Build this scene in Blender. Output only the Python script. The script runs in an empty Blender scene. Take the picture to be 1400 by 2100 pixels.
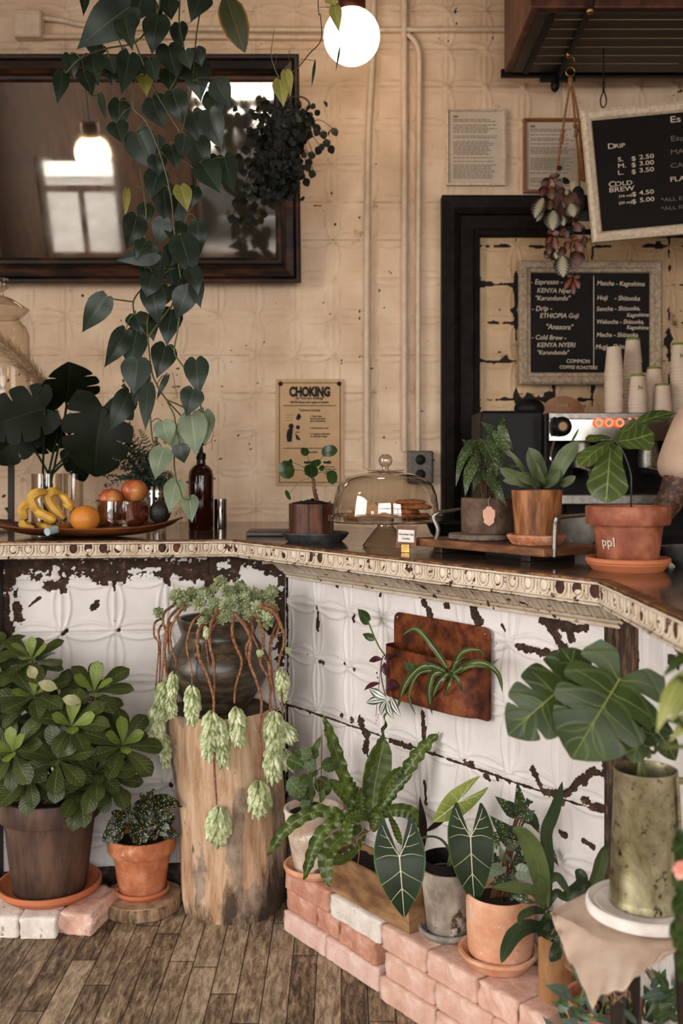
import bpy, math, random
import numpy as np
from mathutils import Vector, Matrix
from math import sin, cos, pi, radians
random.seed(7); rs = np.random.RandomState(3)
sc = bpy.context.scene; COL = sc.collection
V = Vector
F = 2041.7; HY = 962.0; CH = 1.285; HC = CH - .216      # focal in px, horizon row, eye height, worktop height
WY = 4.12                                               # back wall plane
# ---------------------------------------------------------------- camera, world, light
cam = bpy.data.cameras.new('camera'); camo = bpy.data.objects.new('camera', cam); COL.objects.link(camo)
camo.location = (0, 0, CH); camo.rotation_euler = (pi/2, 0, 0)
cam.lens = 35; cam.sensor_width = 36; cam.sensor_fit = 'AUTO'; cam.shift_y = -(1050-HY)/2100
cam.clip_start = .05; cam.clip_end = 60
cam.dof.use_dof = True; cam.dof.focus_distance = 2.55; cam.dof.aperture_fstop = 3.6
sc.camera = camo
sc.cycles.transparent_max_bounces = 32
sc.view_settings.view_transform = 'Standard'; sc.view_settings.look = 'None'
sc.view_settings.gamma = 1; sc.view_settings.use_curve_mapping = False
sc.view_settings.exposure = 0.28
W = bpy.data.worlds.new('world'); sc.world = W; W.use_nodes = True
W.node_tree.nodes['Background'].inputs[0].default_value = (1, .965, .935, 1)
W.node_tree.nodes['Background'].inputs[1].default_value = 7.6
def arealight(name, loc, rot, sx, sy, e, col=(1,1,1), portal=False):
    l = bpy.data.lights.new(name, 'AREA'); l.shape = 'RECTANGLE'; l.size = sx; l.size_y = sy; l.energy = e; l.color = col
    o = bpy.data.objects.new(name, l); COL.objects.link(o); o.location = loc; o.rotation_euler = rot
    l.cycles.is_portal = portal; return o
WINS = [(-2.95,-2.15,.6,1.6), (-1.45,.95,.6,2.75), (1.25,3.0,.6,2.75)]
SY = -1.9
for i,(a,b,c,d) in enumerate(WINS):
    arealight('window_portal', ((a+b)/2, SY-.12, (c+d)/2), (pi/2,0,0), b-a, d-c, 1, portal=True)
arealight('window_portal', (-3.55, .2, 1.75), (0,-pi/2,0), 2.5, 2.4, 1, portal=True)
# ---------------------------------------------------------------- helpers
def lin(c):
    if isinstance(c, str): c = [int(c[i:i+2],16) for i in (0,2,4)]
    return tuple(((x/255)/12.92 if x/255 <= .04045 else ((x/255+.055)/1.055)**2.4) for x in c) + (1,)
def P(px, py, d): return V(((px-700)*d/F, d, CH-(py-HY)*d/F))
def G(px, py, z=0.): return P(px, py, (CH-z)*F/(py-HY))
class NT:
    def __init__(s, name):
        s.m = bpy.data.materials.new(name); s.m.use_nodes = True; s.t = s.m.node_tree; s.b = s.t.nodes['Principled BSDF']
    def n(s, ty, ins=None, **kw):
        x = s.t.nodes.new(ty)
        for k,v in kw.items(): setattr(x, k, v)
        for k,v in (ins or {}).items():
            if hasattr(v, 'is_linked') : s.t.links.new(v, x.inputs[k])
            else: x.inputs[k].default_value = v
        return x
    def math(s, op, a, b=0., c=0., clamp=False):
        x = s.n('ShaderNodeMath', {0:a,1:b,2:c}, operation=op); x.use_clamp = clamp; return x.outputs[0]
    def mix(s, f, a, b):
        x = s.n('ShaderNodeMix', data_type='RGBA')
        for i,v in ((0,f),(6,a),(7,b)):
            if hasattr(v,'is_linked'): s.t.links.new(v, x.inputs[i])
            else: x.inputs[i].default_value = v
        return x.outputs[2]
    def ramp(s, f, stops, interp='LINEAR'):
        x = s.n('ShaderNodeValToRGB', {0:f}); r = x.color_ramp; r.interpolation = interp
        while len(r.elements) < len(stops): r.elements.new(.5)
        for e,(p,c) in zip(r.elements, stops): e.position = p; e.color = lin(c) if isinstance(c,(str,tuple)) and (isinstance(c,str) or len(c)==3) else c
        return x.outputs[0]
    def noise(s, scale, detail=5, rough=.6, vec=None, dist=0):
        x = s.n('ShaderNodeTexNoise', {'Scale':scale,'Detail':detail,'Roughness':rough,'Distortion':dist})
        if vec is not None: s.t.links.new(vec, x.inputs['Vector'])
        return x.outputs[0]
    def coord(s, stretch=(1,1,1), kind='Object', rot=(0,0,0)):
        c = s.n('ShaderNodeTexCoord').outputs[kind]
        return s.n('ShaderNodeMapping', {0:c,2:rot,3:stretch}).outputs[0]
    def setp(s, **kw):
        for k,v in kw.items():
            k = {'col':'Base Color','rough':'Roughness','metal':'Metallic','spec':'Specular IOR Level','trans':'Transmission Weight','ior':'IOR','coat':'Coat Weight','alpha':'Alpha','sheen':'Sheen Weight','emis':'Emission Color','estr':'Emission Strength'}.get(k,k)
            if hasattr(v,'is_linked'): s.t.links.new(v, s.b.inputs[k])
            else: s.b.inputs[k].default_value = v
    def bump(s, h, strength=.3, dist=.003, prev=None):
        x = s.n('ShaderNodeBump', {'Strength':min(1,strength*1.5),'Distance':dist,'Height':h})
        if prev is not None: s.t.links.new(prev, x.inputs['Normal'])
        s.t.links.new(x.outputs[0], s.b.inputs['Normal']); return x.outputs[0]
MAT = {}
def pm(name, cols, scale=8, rough=.7, metal=0, bump=.25, bd=.002, stretch=(1,1,1), lo=.37, hi=.63, detail=7, spots=None, spec=.4, fine=None):
    """noise-mixed surface; spots = (colour, scale, threshold)"""
    scale *= 2.4; t = NT(name); co = t.coord(stretch); f = t.noise(scale, detail, .62, co)
    k = len(cols); st = [(lo+(hi-lo)*i/max(1,k-1), c) for i,c in enumerate(cols)]
    c = t.ramp(f, st) if k > 1 else lin(cols[0])
    if spots:
        for sp in (spots if isinstance(spots, list) else [spots]):
            g = t.noise(sp[1]*2.2, 7, .7, t.coord(stretch), 0)
            c = t.mix(t.ramp(g, [(sp[2],(0,0,0)),(sp[2]+.04,(255,255,255))]), c, lin(sp[0]))
    t.setp(col=c, rough=rough, metal=metal, spec=spec)
    if bump: t.bump(t.noise(fine or scale*4, 6, .65, co), bump, bd)
    MAT[name] = t.m; return t.m
def leafmat(name, c1, c2, vein=None, vw=.05, rough=.38, side=0, sv=.35, spot=None, spotscale=60, spotth=.5, edge=None, spec=.35):
    t = NT(name); uv = t.n('ShaderNodeTexCoord').outputs['UV']; s = t.n('ShaderNodeSeparateXYZ', {0:uv})
    u = t.math('ABSOLUTE', t.math('MULTIPLY_ADD', s.outputs[0], 2, -1)); v = s.outputs[1]
    c = t.mix(t.ramp(t.noise(14, 3, .5, t.coord()), [(.35,(0,0,0)),(.65,(255,255,255))]), lin(c1), lin(c2))
    if edge: c = t.mix(t.ramp(u, [(edge[1],(0,0,0)),(min(1,edge[1]+edge[2]),(255,255,255))]), c, lin(edge[0]))
    if spot:
        vo = t.n('ShaderNodeTexVoronoi', {'Scale':spotscale}); t.t.links.new(t.coord(), vo.inputs['Vector'])
        c = t.mix(t.ramp(vo.outputs[0], [(spotth-.12,(255,255,255)),(spotth,(0,0,0))]), c, lin(spot))
    ht = None
    if side:
        w = t.math('SUBTRACT', t.math('MULTIPLY', v, side), t.math('MULTIPLY', u, side*.22))
        fr = t.math('ABSOLUTE', t.math('SUBTRACT', t.math('FRACT', w), .5))
        m = t.ramp(fr, [(.0,(255,255,255)),(.16,(0,0,0))]); ht = m
        if vein: c = t.mix(t.math('MULTIPLY', m, sv), c, lin(vein))
    if vein:
        m2 = t.ramp(u, [(vw*.4,(255,255,255)),(vw,(0,0,0))]); c = t.mix(t.math('MULTIPLY', m2, .8), c, lin(vein))
    t.setp(col=c, rough=rough, spec=spec)
    if ht is not None: t.bump(ht, .25, .0015)
    tr = t.n('ShaderNodeBsdfTranslucent', {0:c}); mx = t.n('ShaderNodeMixShader', {0:.16, 1:t.b.outputs[0], 2:tr.outputs[0]})
    t.t.links.new(mx.outputs[0], t.t.nodes['Material Output'].inputs[0])
    MAT[name] = t.m; return t.m
def glassmat(name, tint='ffffff', rough=0.0, f0=.05, k=.8):
    """thin-walled clear glass: mostly see-through with mirror-like glints at grazing angles"""
    t = NT(name); g = t.n('ShaderNodeNewGeometry'); dp = t.n('ShaderNodeVectorMath', {0:g.outputs['Normal'],1:g.outputs['Incoming']}, operation='DOT_PRODUCT').outputs['Value']
    fr = t.math('POWER', t.math('SUBTRACT', 1.0, t.math('ABSOLUTE', dp)), 4.0)
    tr = t.n('ShaderNodeBsdfTransparent', {0:t.mix(t.math('POWER', t.math('SUBTRACT', 1.0, t.math('ABSOLUTE', dp)), 2.5), lin(tint), lin('8d8071'))}); gl = t.n('ShaderNodeBsdfGlossy', {0:(1,1,1,1),1:rough+.02})
    mx = t.n('ShaderNodeMixShader', {0:t.math('MULTIPLY_ADD', fr, k, f0, True), 1:tr.outputs[0], 2:gl.outputs[0]})
    t.t.links.new(mx.outputs[0], t.t.nodes['Material Output'].inputs[0]); MAT[name] = t.m; return t.m
def emis(name, col, s):
    t = NT(name); t.setp(col=lin(col), emis=lin(col), estr=s); MAT[name] = t.m; return t.m

class MB:
    def __init__(s): s.v=[]; s.f=[]; s.uv=[]; s.m=[]; s.k=0
    def add(s, vs, fs, uvs=None):
        b=len(s.v); s.v += [tuple(x) for x in vs]; s.f += [tuple(b+i for i in f) for f in fs]; s.m += [s.k]*len(fs)
        s.uv += list(uvs) if uvs is not None else [(.5,.5)]*len(vs)
    def grid(s, fn, nu, nv, closeu=False):
        vs=[];uv=[]
        for j in range(nv+1):
            for i in range(nu if closeu else nu+1):
                vs.append(fn(i/nu, j/nv)); uv.append((i/nu, j/nv))
        n = nu if closeu else nu+1; fs=[]
        for j in range(nv):
            for i in range(nu):
                a=j*n+i; b=j*n+(i+1)%n; fs.append((a,b,b+n,a+n))
        s.add(vs,fs,uv)
    def box(s, c, size, rz=0, R=None):
        c=V(c); hx,hy,hz=[x/2 for x in size]; R = R or Matrix.Rotation(rz,3,'Z')
        vs=[c+R@V((x*hx,y*hy,z*hz)) for z in(-1,1) for y in(-1,1) for x in(-1,1)]
        s.add(vs,[(0,2,3,1),(4,5,7,6),(0,1,5,4),(2,6,7,3),(0,4,6,2),(1,3,7,5)])
    def prism(s, poly, z0, z1, top=True):
        n=len(poly); vs=[(x,y,z0) for x,y in poly]+[(x,y,z1) for x,y in poly]
        s.add(vs,[tuple(range(n-1,-1,-1)),tuple(range(n,2*n))]+[(i,(i+1)%n,(i+1)%n+n,i+n) for i in range(n)])
    def lathe(s, prof, c=(0,0,0), n=48, top=None, R=None, wob=0, seed=0):
        """profile [(r,z)...] round c; wob = rough radius wobble"""
        c=V(c); ph=[random.Random(seed*31+k).uniform(0,6.28) for k in range(4)]
        def fn(u,v):
            i=min(len(prof)-1, round(v*(len(prof)-1))); r,z=prof[i]; a=2*pi*u
            w=1+wob*(sin(3*a+ph[0])+.6*sin(5*a+ph[1]+z*9)+.5*sin(9*a+ph[2]-z*14)+.35*sin(17*a+ph[3]))
            p=V((r*w*cos(a), r*w*sin(a), z)); return c+(R@p if R else p)
        s.grid(fn, n, len(prof)-1, True)
    def tube(s, pts, r, n=8, cap=True, sub=0):
        pts=[V(p) for p in pts]
        if sub: pts, r = smooth(pts, sub, r)
        m=len(pts); rr = r if isinstance(r,(list,tuple)) else [r]*m
        vs=[]; up=None
        for i,p in enumerate(pts):
            d=(pts[min(i+1,m-1)]-pts[max(i-1,0)]); d = d.normalized() if d.length>1e-9 else V((0,0,1))
            if up is None: up = V((0,0,1)) if abs(d.z)<.9 else V((1,0,0))
            x=d.cross(up); x = x.normalized() if x.length>1e-6 else V((1,0,0)); up=x.cross(d).normalized()
            for k in range(n):
                a=2*pi*k/n; vs.append(p+(x*cos(a)+up*sin(a))*rr[i])
        fs=[(i*n+k, i*n+(k+1)%n, (i+1)*n+(k+1)%n, (i+1)*n+k) for i in range(m-1) for k in range(n)]
        if cap: fs += [tuple(range(n-1,-1,-1)), tuple((m-1)*n+k for k in range(n))]
        s.add(vs,fs,[(.5,(i//n)/max(1,m-1)) for i in range(len(vs))])
    def ball(s, c, r, n=16, m=10, sq=(1,1,1), R=None):
        c=V(c)
        def fn(u,v):
            th=pi*v; a=2*pi*u; p=V((r*sq[0]*sin(th)*cos(a), r*sq[1]*sin(th)*sin(a), -r*sq[2]*cos(th))); return c+(R@p if R else p)
        s.grid(fn, n, m, True)
    def build(s, name, mats, parent=None, org=None, bevel=0, flat=False, ang=40):
        me=bpy.data.meshes.new(name); o = V(org) if org is not None else (parent_org(parent) if parent else V((0,0,0)))
        a=np.array(s.v,dtype=np.float32).reshape(-1,3)-np.array(o,dtype=np.float32)
        me.from_pydata(a.tolist(),[],s.f)
        mats = mats if isinstance(mats,(list,tuple)) else [mats]
        for m in mats: me.materials.append(MAT[m] if isinstance(m,str) else m)
        if len(mats)>1: me.polygons.foreach_set('material_index', s.m)
        if any(u!=(.5,.5) for u in s.uv[:400]) or any(u!=(.5,.5) for u in s.uv[-50:]):
            l=me.uv_layers.new(name='UVMap'); li=np.zeros(len(me.loops),dtype=np.int32); me.loops.foreach_get('vertex_index',li)
            l.data.foreach_set('uv', np.array(s.uv,dtype=np.float32)[li].ravel())
        if not flat:
            me.polygons.foreach_set('use_smooth',[True]*len(me.polygons)); me.set_sharp_from_angle(angle=radians(ang))
        me.update()
        ob=bpy.data.objects.new(name, me); COL.objects.link(ob)
        if parent: ob.parent=parent
        else: ob.location=o
        if bevel:
            b=ob.modifiers.new('bevel','BEVEL'); b.width=bevel; b.segments=2; b.limit_method='ANGLE'
        ORG[ob.name]=o; return ob
ORG={}
def parent_org(p): return ORG[p.name]
def smooth(pts, sub, r=None):
    pts=[V(p) for p in pts]; out=[]; ro=[]; n=len(pts)
    rl = r if isinstance(r,(list,tuple)) else [r]*n
    for i in range(n-1):
        p0,p1,p2,p3=pts[max(i-1,0)],pts[i],pts[i+1],pts[min(i+2,n-1)]
        for k in range(sub):
            t=k/sub; out.append(.5*((2*p1)+(p2-p0)*t+(2*p0-5*p1+4*p2-p3)*t*t+(3*p1-p0-3*p2+p3)*t**3)); ro.append(rl[i]*(1-t)+rl[i+1]*t if r is not None else 0)
    out.append(pts[-1]); ro.append(rl[-1]); return out, ro
def tag(o, label=None, cat=None, group=None, kind=None):
    if label: o['label']=label
    if cat: o['category']=cat
    if group: o['group']=group
    if kind: o['kind']=kind
    return o
def thing(name, label, cat, loc, group=None):
    o=bpy.data.objects.new(name,None); COL.objects.link(o); o.location=loc; o.empty_display_size=.05; ORG[o.name]=V(loc); return tag(o,label,cat,group)
def copy_tree(o, parent=None):
    c=o.copy(); COL.objects.link(c); c.parent=parent; ORG[c.name]=ORG[o.name]
    for ch in list(o.children): copy_tree(ch,c)
    return c
def text(mb, s, o, x, z, size, bold=0, sx=1, align='LEFT', depth=.0004):
    """lettering as filled outlines; o = origin, x,z = unit axes"""
    c=bpy.data.curves.new('t','FONT'); c.body=s; c.size=size; c.offset=bold; c.align_x=align; c.extrude=depth; c.resolution_u=3
    ob=bpy.data.objects.new('t',c); COL.objects.link(ob); dg=bpy.context.evaluated_depsgraph_get()
    me=bpy.data.meshes.new_from_object(ob.evaluated_get(dg)); y=x.cross(z)
    mb.add([o+x*(v.co.x*sx)+z*v.co.y-y*v.co.z for v in me.vertices],[tuple(p.vertices) for p in me.polygons])
    bpy.data.objects.remove(ob); bpy.data.meshes.remove(me); bpy.data.curves.remove(c)
def interp(tb, v):
    xs=[a for a,b in tb]; ys=[b for a,b in tb]; return float(np.interp(v,xs,ys))
SH = {
 'heart':([(0,.46),(.05,.7),(.15,.92),(.28,1),(.45,.88),(.62,.64),(.78,.36),(.9,.14),(.96,.05),(1,0)],.1),
 'obov':([(0,.06),(.2,.3),(.4,.66),(.6,.94),(.75,1),(.87,.82),(.95,.48),(1,.06)],0),
 'lance':([(0,.1),(.15,.62),(.35,.98),(.5,1),(.7,.72),(.88,.3),(1,0)],0),
 'ell':([(0,.08),(.12,.55),(.3,.92),(.5,1),(.7,.88),(.88,.5),(1,.04)],0),
 'strap':([(0,.35),(.15,.7),(.4,.95),(.65,1),(.85,.75),(.95,.4),(1,0)],0),
 'grass':([(0,.7),(.3,1),(.7,.8),(.9,.45),(1,0)],0),
 'round':([(0,.3),(.06,.55),(.2,.85),(.5,1),(.8,.82),(.93,.5),(1,.1)],0),
 'fiddle':([(0,.12),(.08,.45),(.2,.62),(.38,.62),(.55,.8),(.75,1),(.88,.86),(.96,.5),(1,.08)],0),
 'angel':([(0,.5),(.1,.85),(.25,1),(.4,.9),(.6,.62),(.8,.34),(1,0)],.14)}
class LF:
    """leaf frame: b base, t tip, curved by bend (bulge to the viewer), fold (V), wav"""
    def __init__(s,b,t,roll=0,bend=.08,fold=.12,wav=0,wf=3,N=None,twist=0):
        s.b=V(b); t=V(t); s.L=(t-s.b).length; s.y=(t-s.b).normalized(); n=V(N) if N is not None else (V((0,0,CH))-s.b)
        n=n-s.y*n.dot(s.y); n = n.normalized() if n.length>1e-5 else s.y.orthogonal().normalized()
        s.n0=Matrix.Rotation(roll,3,s.y)@n; s.bend=bend; s.fold=fold; s.wav=wav; s.wf=wf; s.tw=twist; s.ph=random.uniform(0,6)
    def S(s,lx,ly,off=0,W=.03):
        v=ly/s.L; n=Matrix.Rotation(s.tw*v,3,s.y)@s.n0 if s.tw else s.n0; x=s.y.cross(n)
        z=s.bend*s.L*sin(pi*max(0,min(1,v)))+s.fold*abs(lx)-.9*s.fold*lx*lx/max(W,1e-4)*.5
        if s.wav: z+=s.wav*(abs(lx)/max(W,1e-4))*W*sin(s.wf*2*pi*v+s.ph+(2 if lx>0 else 0))
        return s.b+x*lx+s.y*ly+n*(z+off)
def leaf(mb,b,t,w,shape='heart',nu=6,nv=9,**kw):
    f=LF(b,t,**kw); tb,lobe=SH[shape]; vs=[];uv=[]
    for j in range(nv+1):
        v=j/nv; wd=interp(tb,v)*w/2
        for i in range(nu+1):
            u=-1+2*i/nu; ly=v*f.L
            if lobe: ly-=lobe*f.L*(1-v)**3*sin(pi*.5*min(1,abs(u)/.62))
            vs.append(f.S(u*wd,ly,0,w/2)); uv.append((.5+.5*u,v))
    mb.add(vs,[(j*(nu+1)+i,j*(nu+1)+i+1,(j+1)*(nu+1)+i+1,(j+1)*(nu+1)+i) for j in range(nv) for i in range(nu)],uv)
    return f
def lpx(mb,b,t,w,d,dt=0,shape='heart',**kw):
    """leaf whose base and tip are seen at pixels b,t, at depth d (tip at d+dt), w px wide"""
    return leaf(mb,P(b[0],b[1],d),P(t[0],t[1],d+dt),w*d/F,shape,**kw)
def R_(a,ax='Z'): return Matrix.Rotation(a,3,ax)
# ---------------------------------------------------------------- plan of the bar
C0=V((-.988,2.911,0)); C1=V((-.326,3.0,0)); C2=V((.498,1.909,0)); C3=V((.486,.75,0))
C0=C1+(C0-C1)*2.6
def unit(a): return a.normalized()
dL=unit(C1-C0); nL=V((dL.y,-dL.x,0)); dM=unit(C2-C1); nM=V((dM.y,-dM.x,0)); dR=unit(C3-C2); nR=V((dR.y,-dR.x,0))
def meet(p,d,q,e):
    k=((q.x-p.x)*e.y-(q.y-p.y)*e.x)/(d.x*e.y-d.y*e.x); return p+d*k
RL,RM,RR=.10,.18,.10
PL0=C0-nL*RL; PC=meet(C0-nL*RL,dL,C1-nM*RM,dM); PD=meet(C1-nM*RM,dM,C2-nR*RR,dR); PR1=C3-nR*RR
def onplane(px,py,q,n):
    D=V(((px-700)/F,1,-(py-HY)/F)); C=V((0,0,CH)); return C+D*((q-C).dot(n)/D.dot(n))
def onmid(px,py,off=0): return onplane(px,py,PC+nM*off,nM)
def onleft(px,py,off=0): return onplane(px,py,PC+nL*off,nL)
def onright(px,py,off=0): return onplane(px,py,PD+nR*off,nR)
def onwall(px,py,off=0): return P(px,py,WY-off)
# ---------------------------------------------------------------- numpy noise and tin relief
def vnoise(x,y,seed=0,octs=5):
    out=np.zeros_like(x); amp=1.; tot=0
    for o in range(octs):
        r=np.random.RandomState(seed+o*7); g=r.rand(64,64); xi=np.floor(x).astype(int); yi=np.floor(y).astype(int); fx=x-xi; fy=y-yi
        fx=fx*fx*(3-2*fx); fy=fy*fy*(3-2*fy)
        a=g[yi%64,xi%64]; b=g[yi%64,(xi+1)%64]; c=g[(yi+1)%64,xi%64]; d=g[(yi+1)%64,(xi+1)%64]
        out+=amp*((a*(1-fx)+b*fx)*(1-fy)+(c*(1-fx)+d*fx)*fy); tot+=amp; amp*=.55; x=x*2.03+5; y=y*2.03+9
    return out/tot
def tin(S,Z,x0,z0,T):
    u=(S-x0)/T; v=(Z-z0)/T; u=u-np.floor(u)-.5; v=v-np.floor(v)-.5; au=np.abs(u); av=np.abs(v)
    ca=.465-.13*(1-4*v*v); cb=.465-.13*(1-4*u*u)
    h=.55*np.exp(-((au-ca)/.028)**2)*(av<.49)+.55*np.exp(-((av-cb)/.028)**2)*(au<.49)
    h+=.75*np.exp(-((.5-au)/.03)**2)+.75*np.exp(-((.5-av)/.03)**2)-.9*np.exp(-((.5-au)/.007)**2)-1.1*np.exp(-((.5-av)/.007)**2)
    return h
def relief(name,o,d,n,L,z0,z1,hfun,mat,res,rust=None,parent=None,pos=None,nz=None,seam=None,grime_shade=None):
    nu=int(L/res); nv=nz or int((z1-z0)/res); s=np.linspace(0,L,nu+1); z=np.linspace(z0,z1,nv+1); S,Z=np.meshgrid(s,z)
    H=hfun(S,Z); R=rust(S,Z) if rust is not None else np.zeros_like(S)
    if pos is None: X=o.x+d.x*S+n.x*H; Y=o.y+d.y*S+n.y*H; ZZ=Z
    else: X,Y,ZZ=pos(S,Z,H)
    org=V((o.x,o.y,z0)); v=np.stack([X-org.x,Y-org.y,ZZ-z0],-1).reshape(-1,3).astype(np.float32)
    if parent: po=parent_org(parent); v+=np.array(org-po,dtype=np.float32)
    i=np.arange(nu)[None,:]+np.arange(nv)[:,None]*(nu+1); f=np.stack([i,i+1,i+nu+2,i+nu+1],-1).reshape(-1,4)
    me=bpy.data.meshes.new(name); me.vertices.add(len(v)); me.vertices.foreach_set('co',v.ravel()); me.loops.add(f.size); me.loops.foreach_set('vertex_index',f.ravel().astype(np.int32))
    me.polygons.add(len(f)); me.polygons.foreach_set('loop_start',np.arange(0,f.size,4,dtype=np.int32)); me.update(calc_edges=True)
    me.polygons.foreach_set('use_smooth',[True]*len(f)); at=me.attributes.new('wear','FLOAT','POINT'); at.data.foreach_set('value',R.ravel().astype(np.float32))
    if grime_shade is not None:
        at=me.attributes.new('grime_shade','FLOAT','POINT'); at.data.foreach_set('value',np.clip(grime_shade(S,Z),0,1).ravel().astype(np.float32))
    if seam:
        x0,zz0,T=seam; u=(S-x0)/T; w=(Z-zz0)/T; au=.5-np.abs(u-np.floor(u)-.5); aw=.5-np.abs(w-np.floor(w)-.5); nn=vnoise(S*14,Z*14,91,4)
        g=np.maximum(np.exp(-(aw/.018)**2),.75*np.exp(-(au/.014)**2))*np.clip((nn-.36)*4,0,1); au2=np.abs(u-np.floor(u)-.5); aw2=np.abs(w-np.floor(w)-.5)  # seam dirt together with relief shade lines, painted as colour
        g=np.maximum(g,.45*(np.exp(-((au2-.465+.13*(1-4*aw2**2)+.03)/.02)**2)*(aw2<.47)+np.exp(-((aw2-.465+.13*(1-4*au2**2)+.03)/.02)**2)*(au2<.47))*np.clip((nn-.4)*5,0,1))
        at=me.attributes.new('grime_shade','FLOAT','POINT'); at.data.foreach_set('value',g.ravel().astype(np.float32))
    me.materials.append(MAT[mat]); me.validate(); ob=bpy.data.objects.new(name,me); COL.objects.link(ob)
    if parent: ob.parent=parent; ORG[ob.name]=parent_org(parent)
    else: ob.location=org; ORG[ob.name]=org
    return ob
def strokes(S,Z,lst,seed=0,ns=60,wob=1.3):
    """worn patches: lst of ([(s,z)..], radius) -> soft mask, >.5 is bare metal"""
    n=vnoise(S*ns,Z*ns,seed,6)-.5; n=n+.55*(vnoise(S*ns*3.3,Z*ns*3.3,seed+1,4)-.5); m=np.zeros_like(S)
    for pts,r in lst:
        if len(pts)==1: pts=[pts[0],(pts[0][0]+.001,pts[0][1])]
        for (a,b),(c,e) in zip(pts[:-1],pts[1:]):
            dx,dz=c-a,e-b; k=np.clip(((S-a)*dx+(Z-b)*dz)/(dx*dx+dz*dz+1e-12),0,1); dd=np.hypot(S-a-k*dx,Z-b-k*dz)
            m=np.maximum(m,.5+(r*(1+wob*n*1.6)-dd)/.0045)
    return np.clip(m,0,1)
def paintmat(name,cols,rust,rough=.55,grime_shade=None,stain=None,bd=.0006,scale=5):
    t=NT(name); co=t.coord(); f=t.noise(scale,7,.6,co); k=len(cols)
    c=t.ramp(f,[(.3+.4*i/max(1,k-1),x) for i,x in enumerate(cols)])
    if stain:
        g=t.noise(stain[1],9,.68,t.coord(stain[3] if len(stain)>3 else (1,1,1))); c=t.mix(t.ramp(g,[(stain[2],(0,0,0)),(stain[2]+.07,(255,255,255))]),c,lin(stain[0]))
    a=t.n('ShaderNodeAttribute',attribute_name='wear').outputs['Fac']; m=t.ramp(a,[(.42,(0,0,0)),(.55,(255,255,255))])
    r=t.ramp(t.noise(45,8,.7,co),[(.3,rust[0]),(.55,rust[1]),(.75,rust[2])])
    if grime_shade: c=t.mix(t.math('MULTIPLY',t.n('ShaderNodeAttribute',attribute_name='grime_shade').outputs['Fac'],grime_shade[1]),c,lin(grime_shade[0]))  # tint for seam dirt and for shade painted into creases
    t.setp(col=t.mix(m,c,r),rough=t.math('MULTIPLY_ADD',m,.25,rough),spec=.35)
    h=t.math('ADD',t.noise(90,5,.6,co),t.math('MULTIPLY',m,t.math('MULTIPLY',t.noise(160,6,.7,co),4.)))
    t.bump(h,.35,bd*2); MAT[name]=t.m
RUST=('170f0a','3a2618','7a5a45')
paintmat('tin_white',['cac3be','d5cfcb','dfd9d5'],RUST,stain=('c8b4a2',9,.68),grime_shade=('8f7f72',.5))
paintmat('tin_cream',['cdae90','dbbe9f','e8cfb2'],('1c140d','332619','5a4431'),.5,stain=('a07c58',7,.63),grime_shade=('6b4c33',.5))
paintmat('tin_tan',['b29068','c4a27a','d0b088'],('0f0b07','1c140e','35261a'),.4,stain=('5a4028',8,.62),grime_shade=('3f2b1b',.7))
paintmat('trim_paint',['b8a48d','cfbfa9','dccfbc'],('1c110a','4a2a18','6b4128'),.5,stain=('8a7058',22,.63),scale=20,grime_shade=('4a3423',.85))
paintmat('dark_board',['3b2f27','4b3d33','5a4a3e'],RUST,.7)
# ---------------------------------------------------------------- room
def structure(o): o['kind']='structure'; return o
def floormat():
    t=NT('floor_planks'); c=t.coord(); s=t.n('ShaderNodeSeparateXYZ',{0:c}); w=.064
    xi=t.math('DIVIDE',s.outputs[0],w); col=t.math('FLOOR',xi)
    off=t.n('ShaderNodeTexWhiteNoise',{1:col},noise_dimensions='1D').outputs[0]
    yi=t.math('ADD',t.math('DIVIDE',s.outputs[1],.62),t.math('MULTIPLY',off,7)); row=t.math('FLOOR',yi)
    rn=t.n('ShaderNodeTexWhiteNoise',{0:t.n('ShaderNodeCombineXYZ',{0:col,1:row}).outputs[0]},noise_dimensions='2D').outputs[0]
    gx=t.math('ABSOLUTE',t.math('SUBTRACT',t.math('FRACT',xi),.5)); gy=t.math('ABSOLUTE',t.math('SUBTRACT',t.math('FRACT',yi),.5))
    gap=t.math('MAXIMUM',t.ramp(gx,[(.465,(0,0,0)),(.49,(235,235,235))]),t.ramp(gy,[(.4955,(0,0,0)),(.499,(255,255,255))]))
    gr=t.noise(16,9,.75,t.coord((5,.9,1)),.5); gr2=t.noise(6,8,.72,t.coord((1.3,1,1)))
    cc=t.ramp(t.math('MULTIPLY_ADD',gr,1.0,t.math('MULTIPLY_ADD',rn,.15,-.02)),[(.4,'43372c'),(.5,'7a6651'),(.58,'9e8970'),(.68,'c2ad93')])
    cc=t.mix(t.ramp(gr2,[(.45,(0,0,0)),(.62,(165,165,165))]),cc,lin('3a3026'))
    sp=t.noise(90,8,.8,t.coord((1.8,.6,1))); cc=t.mix(t.ramp(sp,[(.53,(0,0,0)),(.62,(120,120,120))]),cc,lin('2c2119'))
    cc=t.mix(gap,cc,lin('1e1712')); t.setp(col=cc,rough=.62,spec=.3)
    t.bump(t.math('SUBTRACT',gr,t.math('MULTIPLY',gap,2.5)),.5,.0015); MAT['floor_planks']=t.m
floormat()
pm('plaster',['9c8467','a9907a'],3,.8); pm('ceiling_paint',['7d6a55','8c7862'],3,.8)
pm('brown_wood',['2a1910','3f2716','5a3a22'],12,.45,stretch=(1,1,.12)); pm('dark_wood',['120b07','1e130c','2b1c12'],10,.4,stretch=(.3,.3,.3),spots=('4e2f1c',26,.66))
pm('asphalt',['55585c','66696d'],3,.9); pm('snow',['c8ccd0','dde0e3'],3,.8)
def slab(name,c,size,mat,kind='structure'):
    m=MB(); m.box(c,size); o=m.build(name,mat,org=c,flat=True); o['kind']=kind; return o
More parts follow.
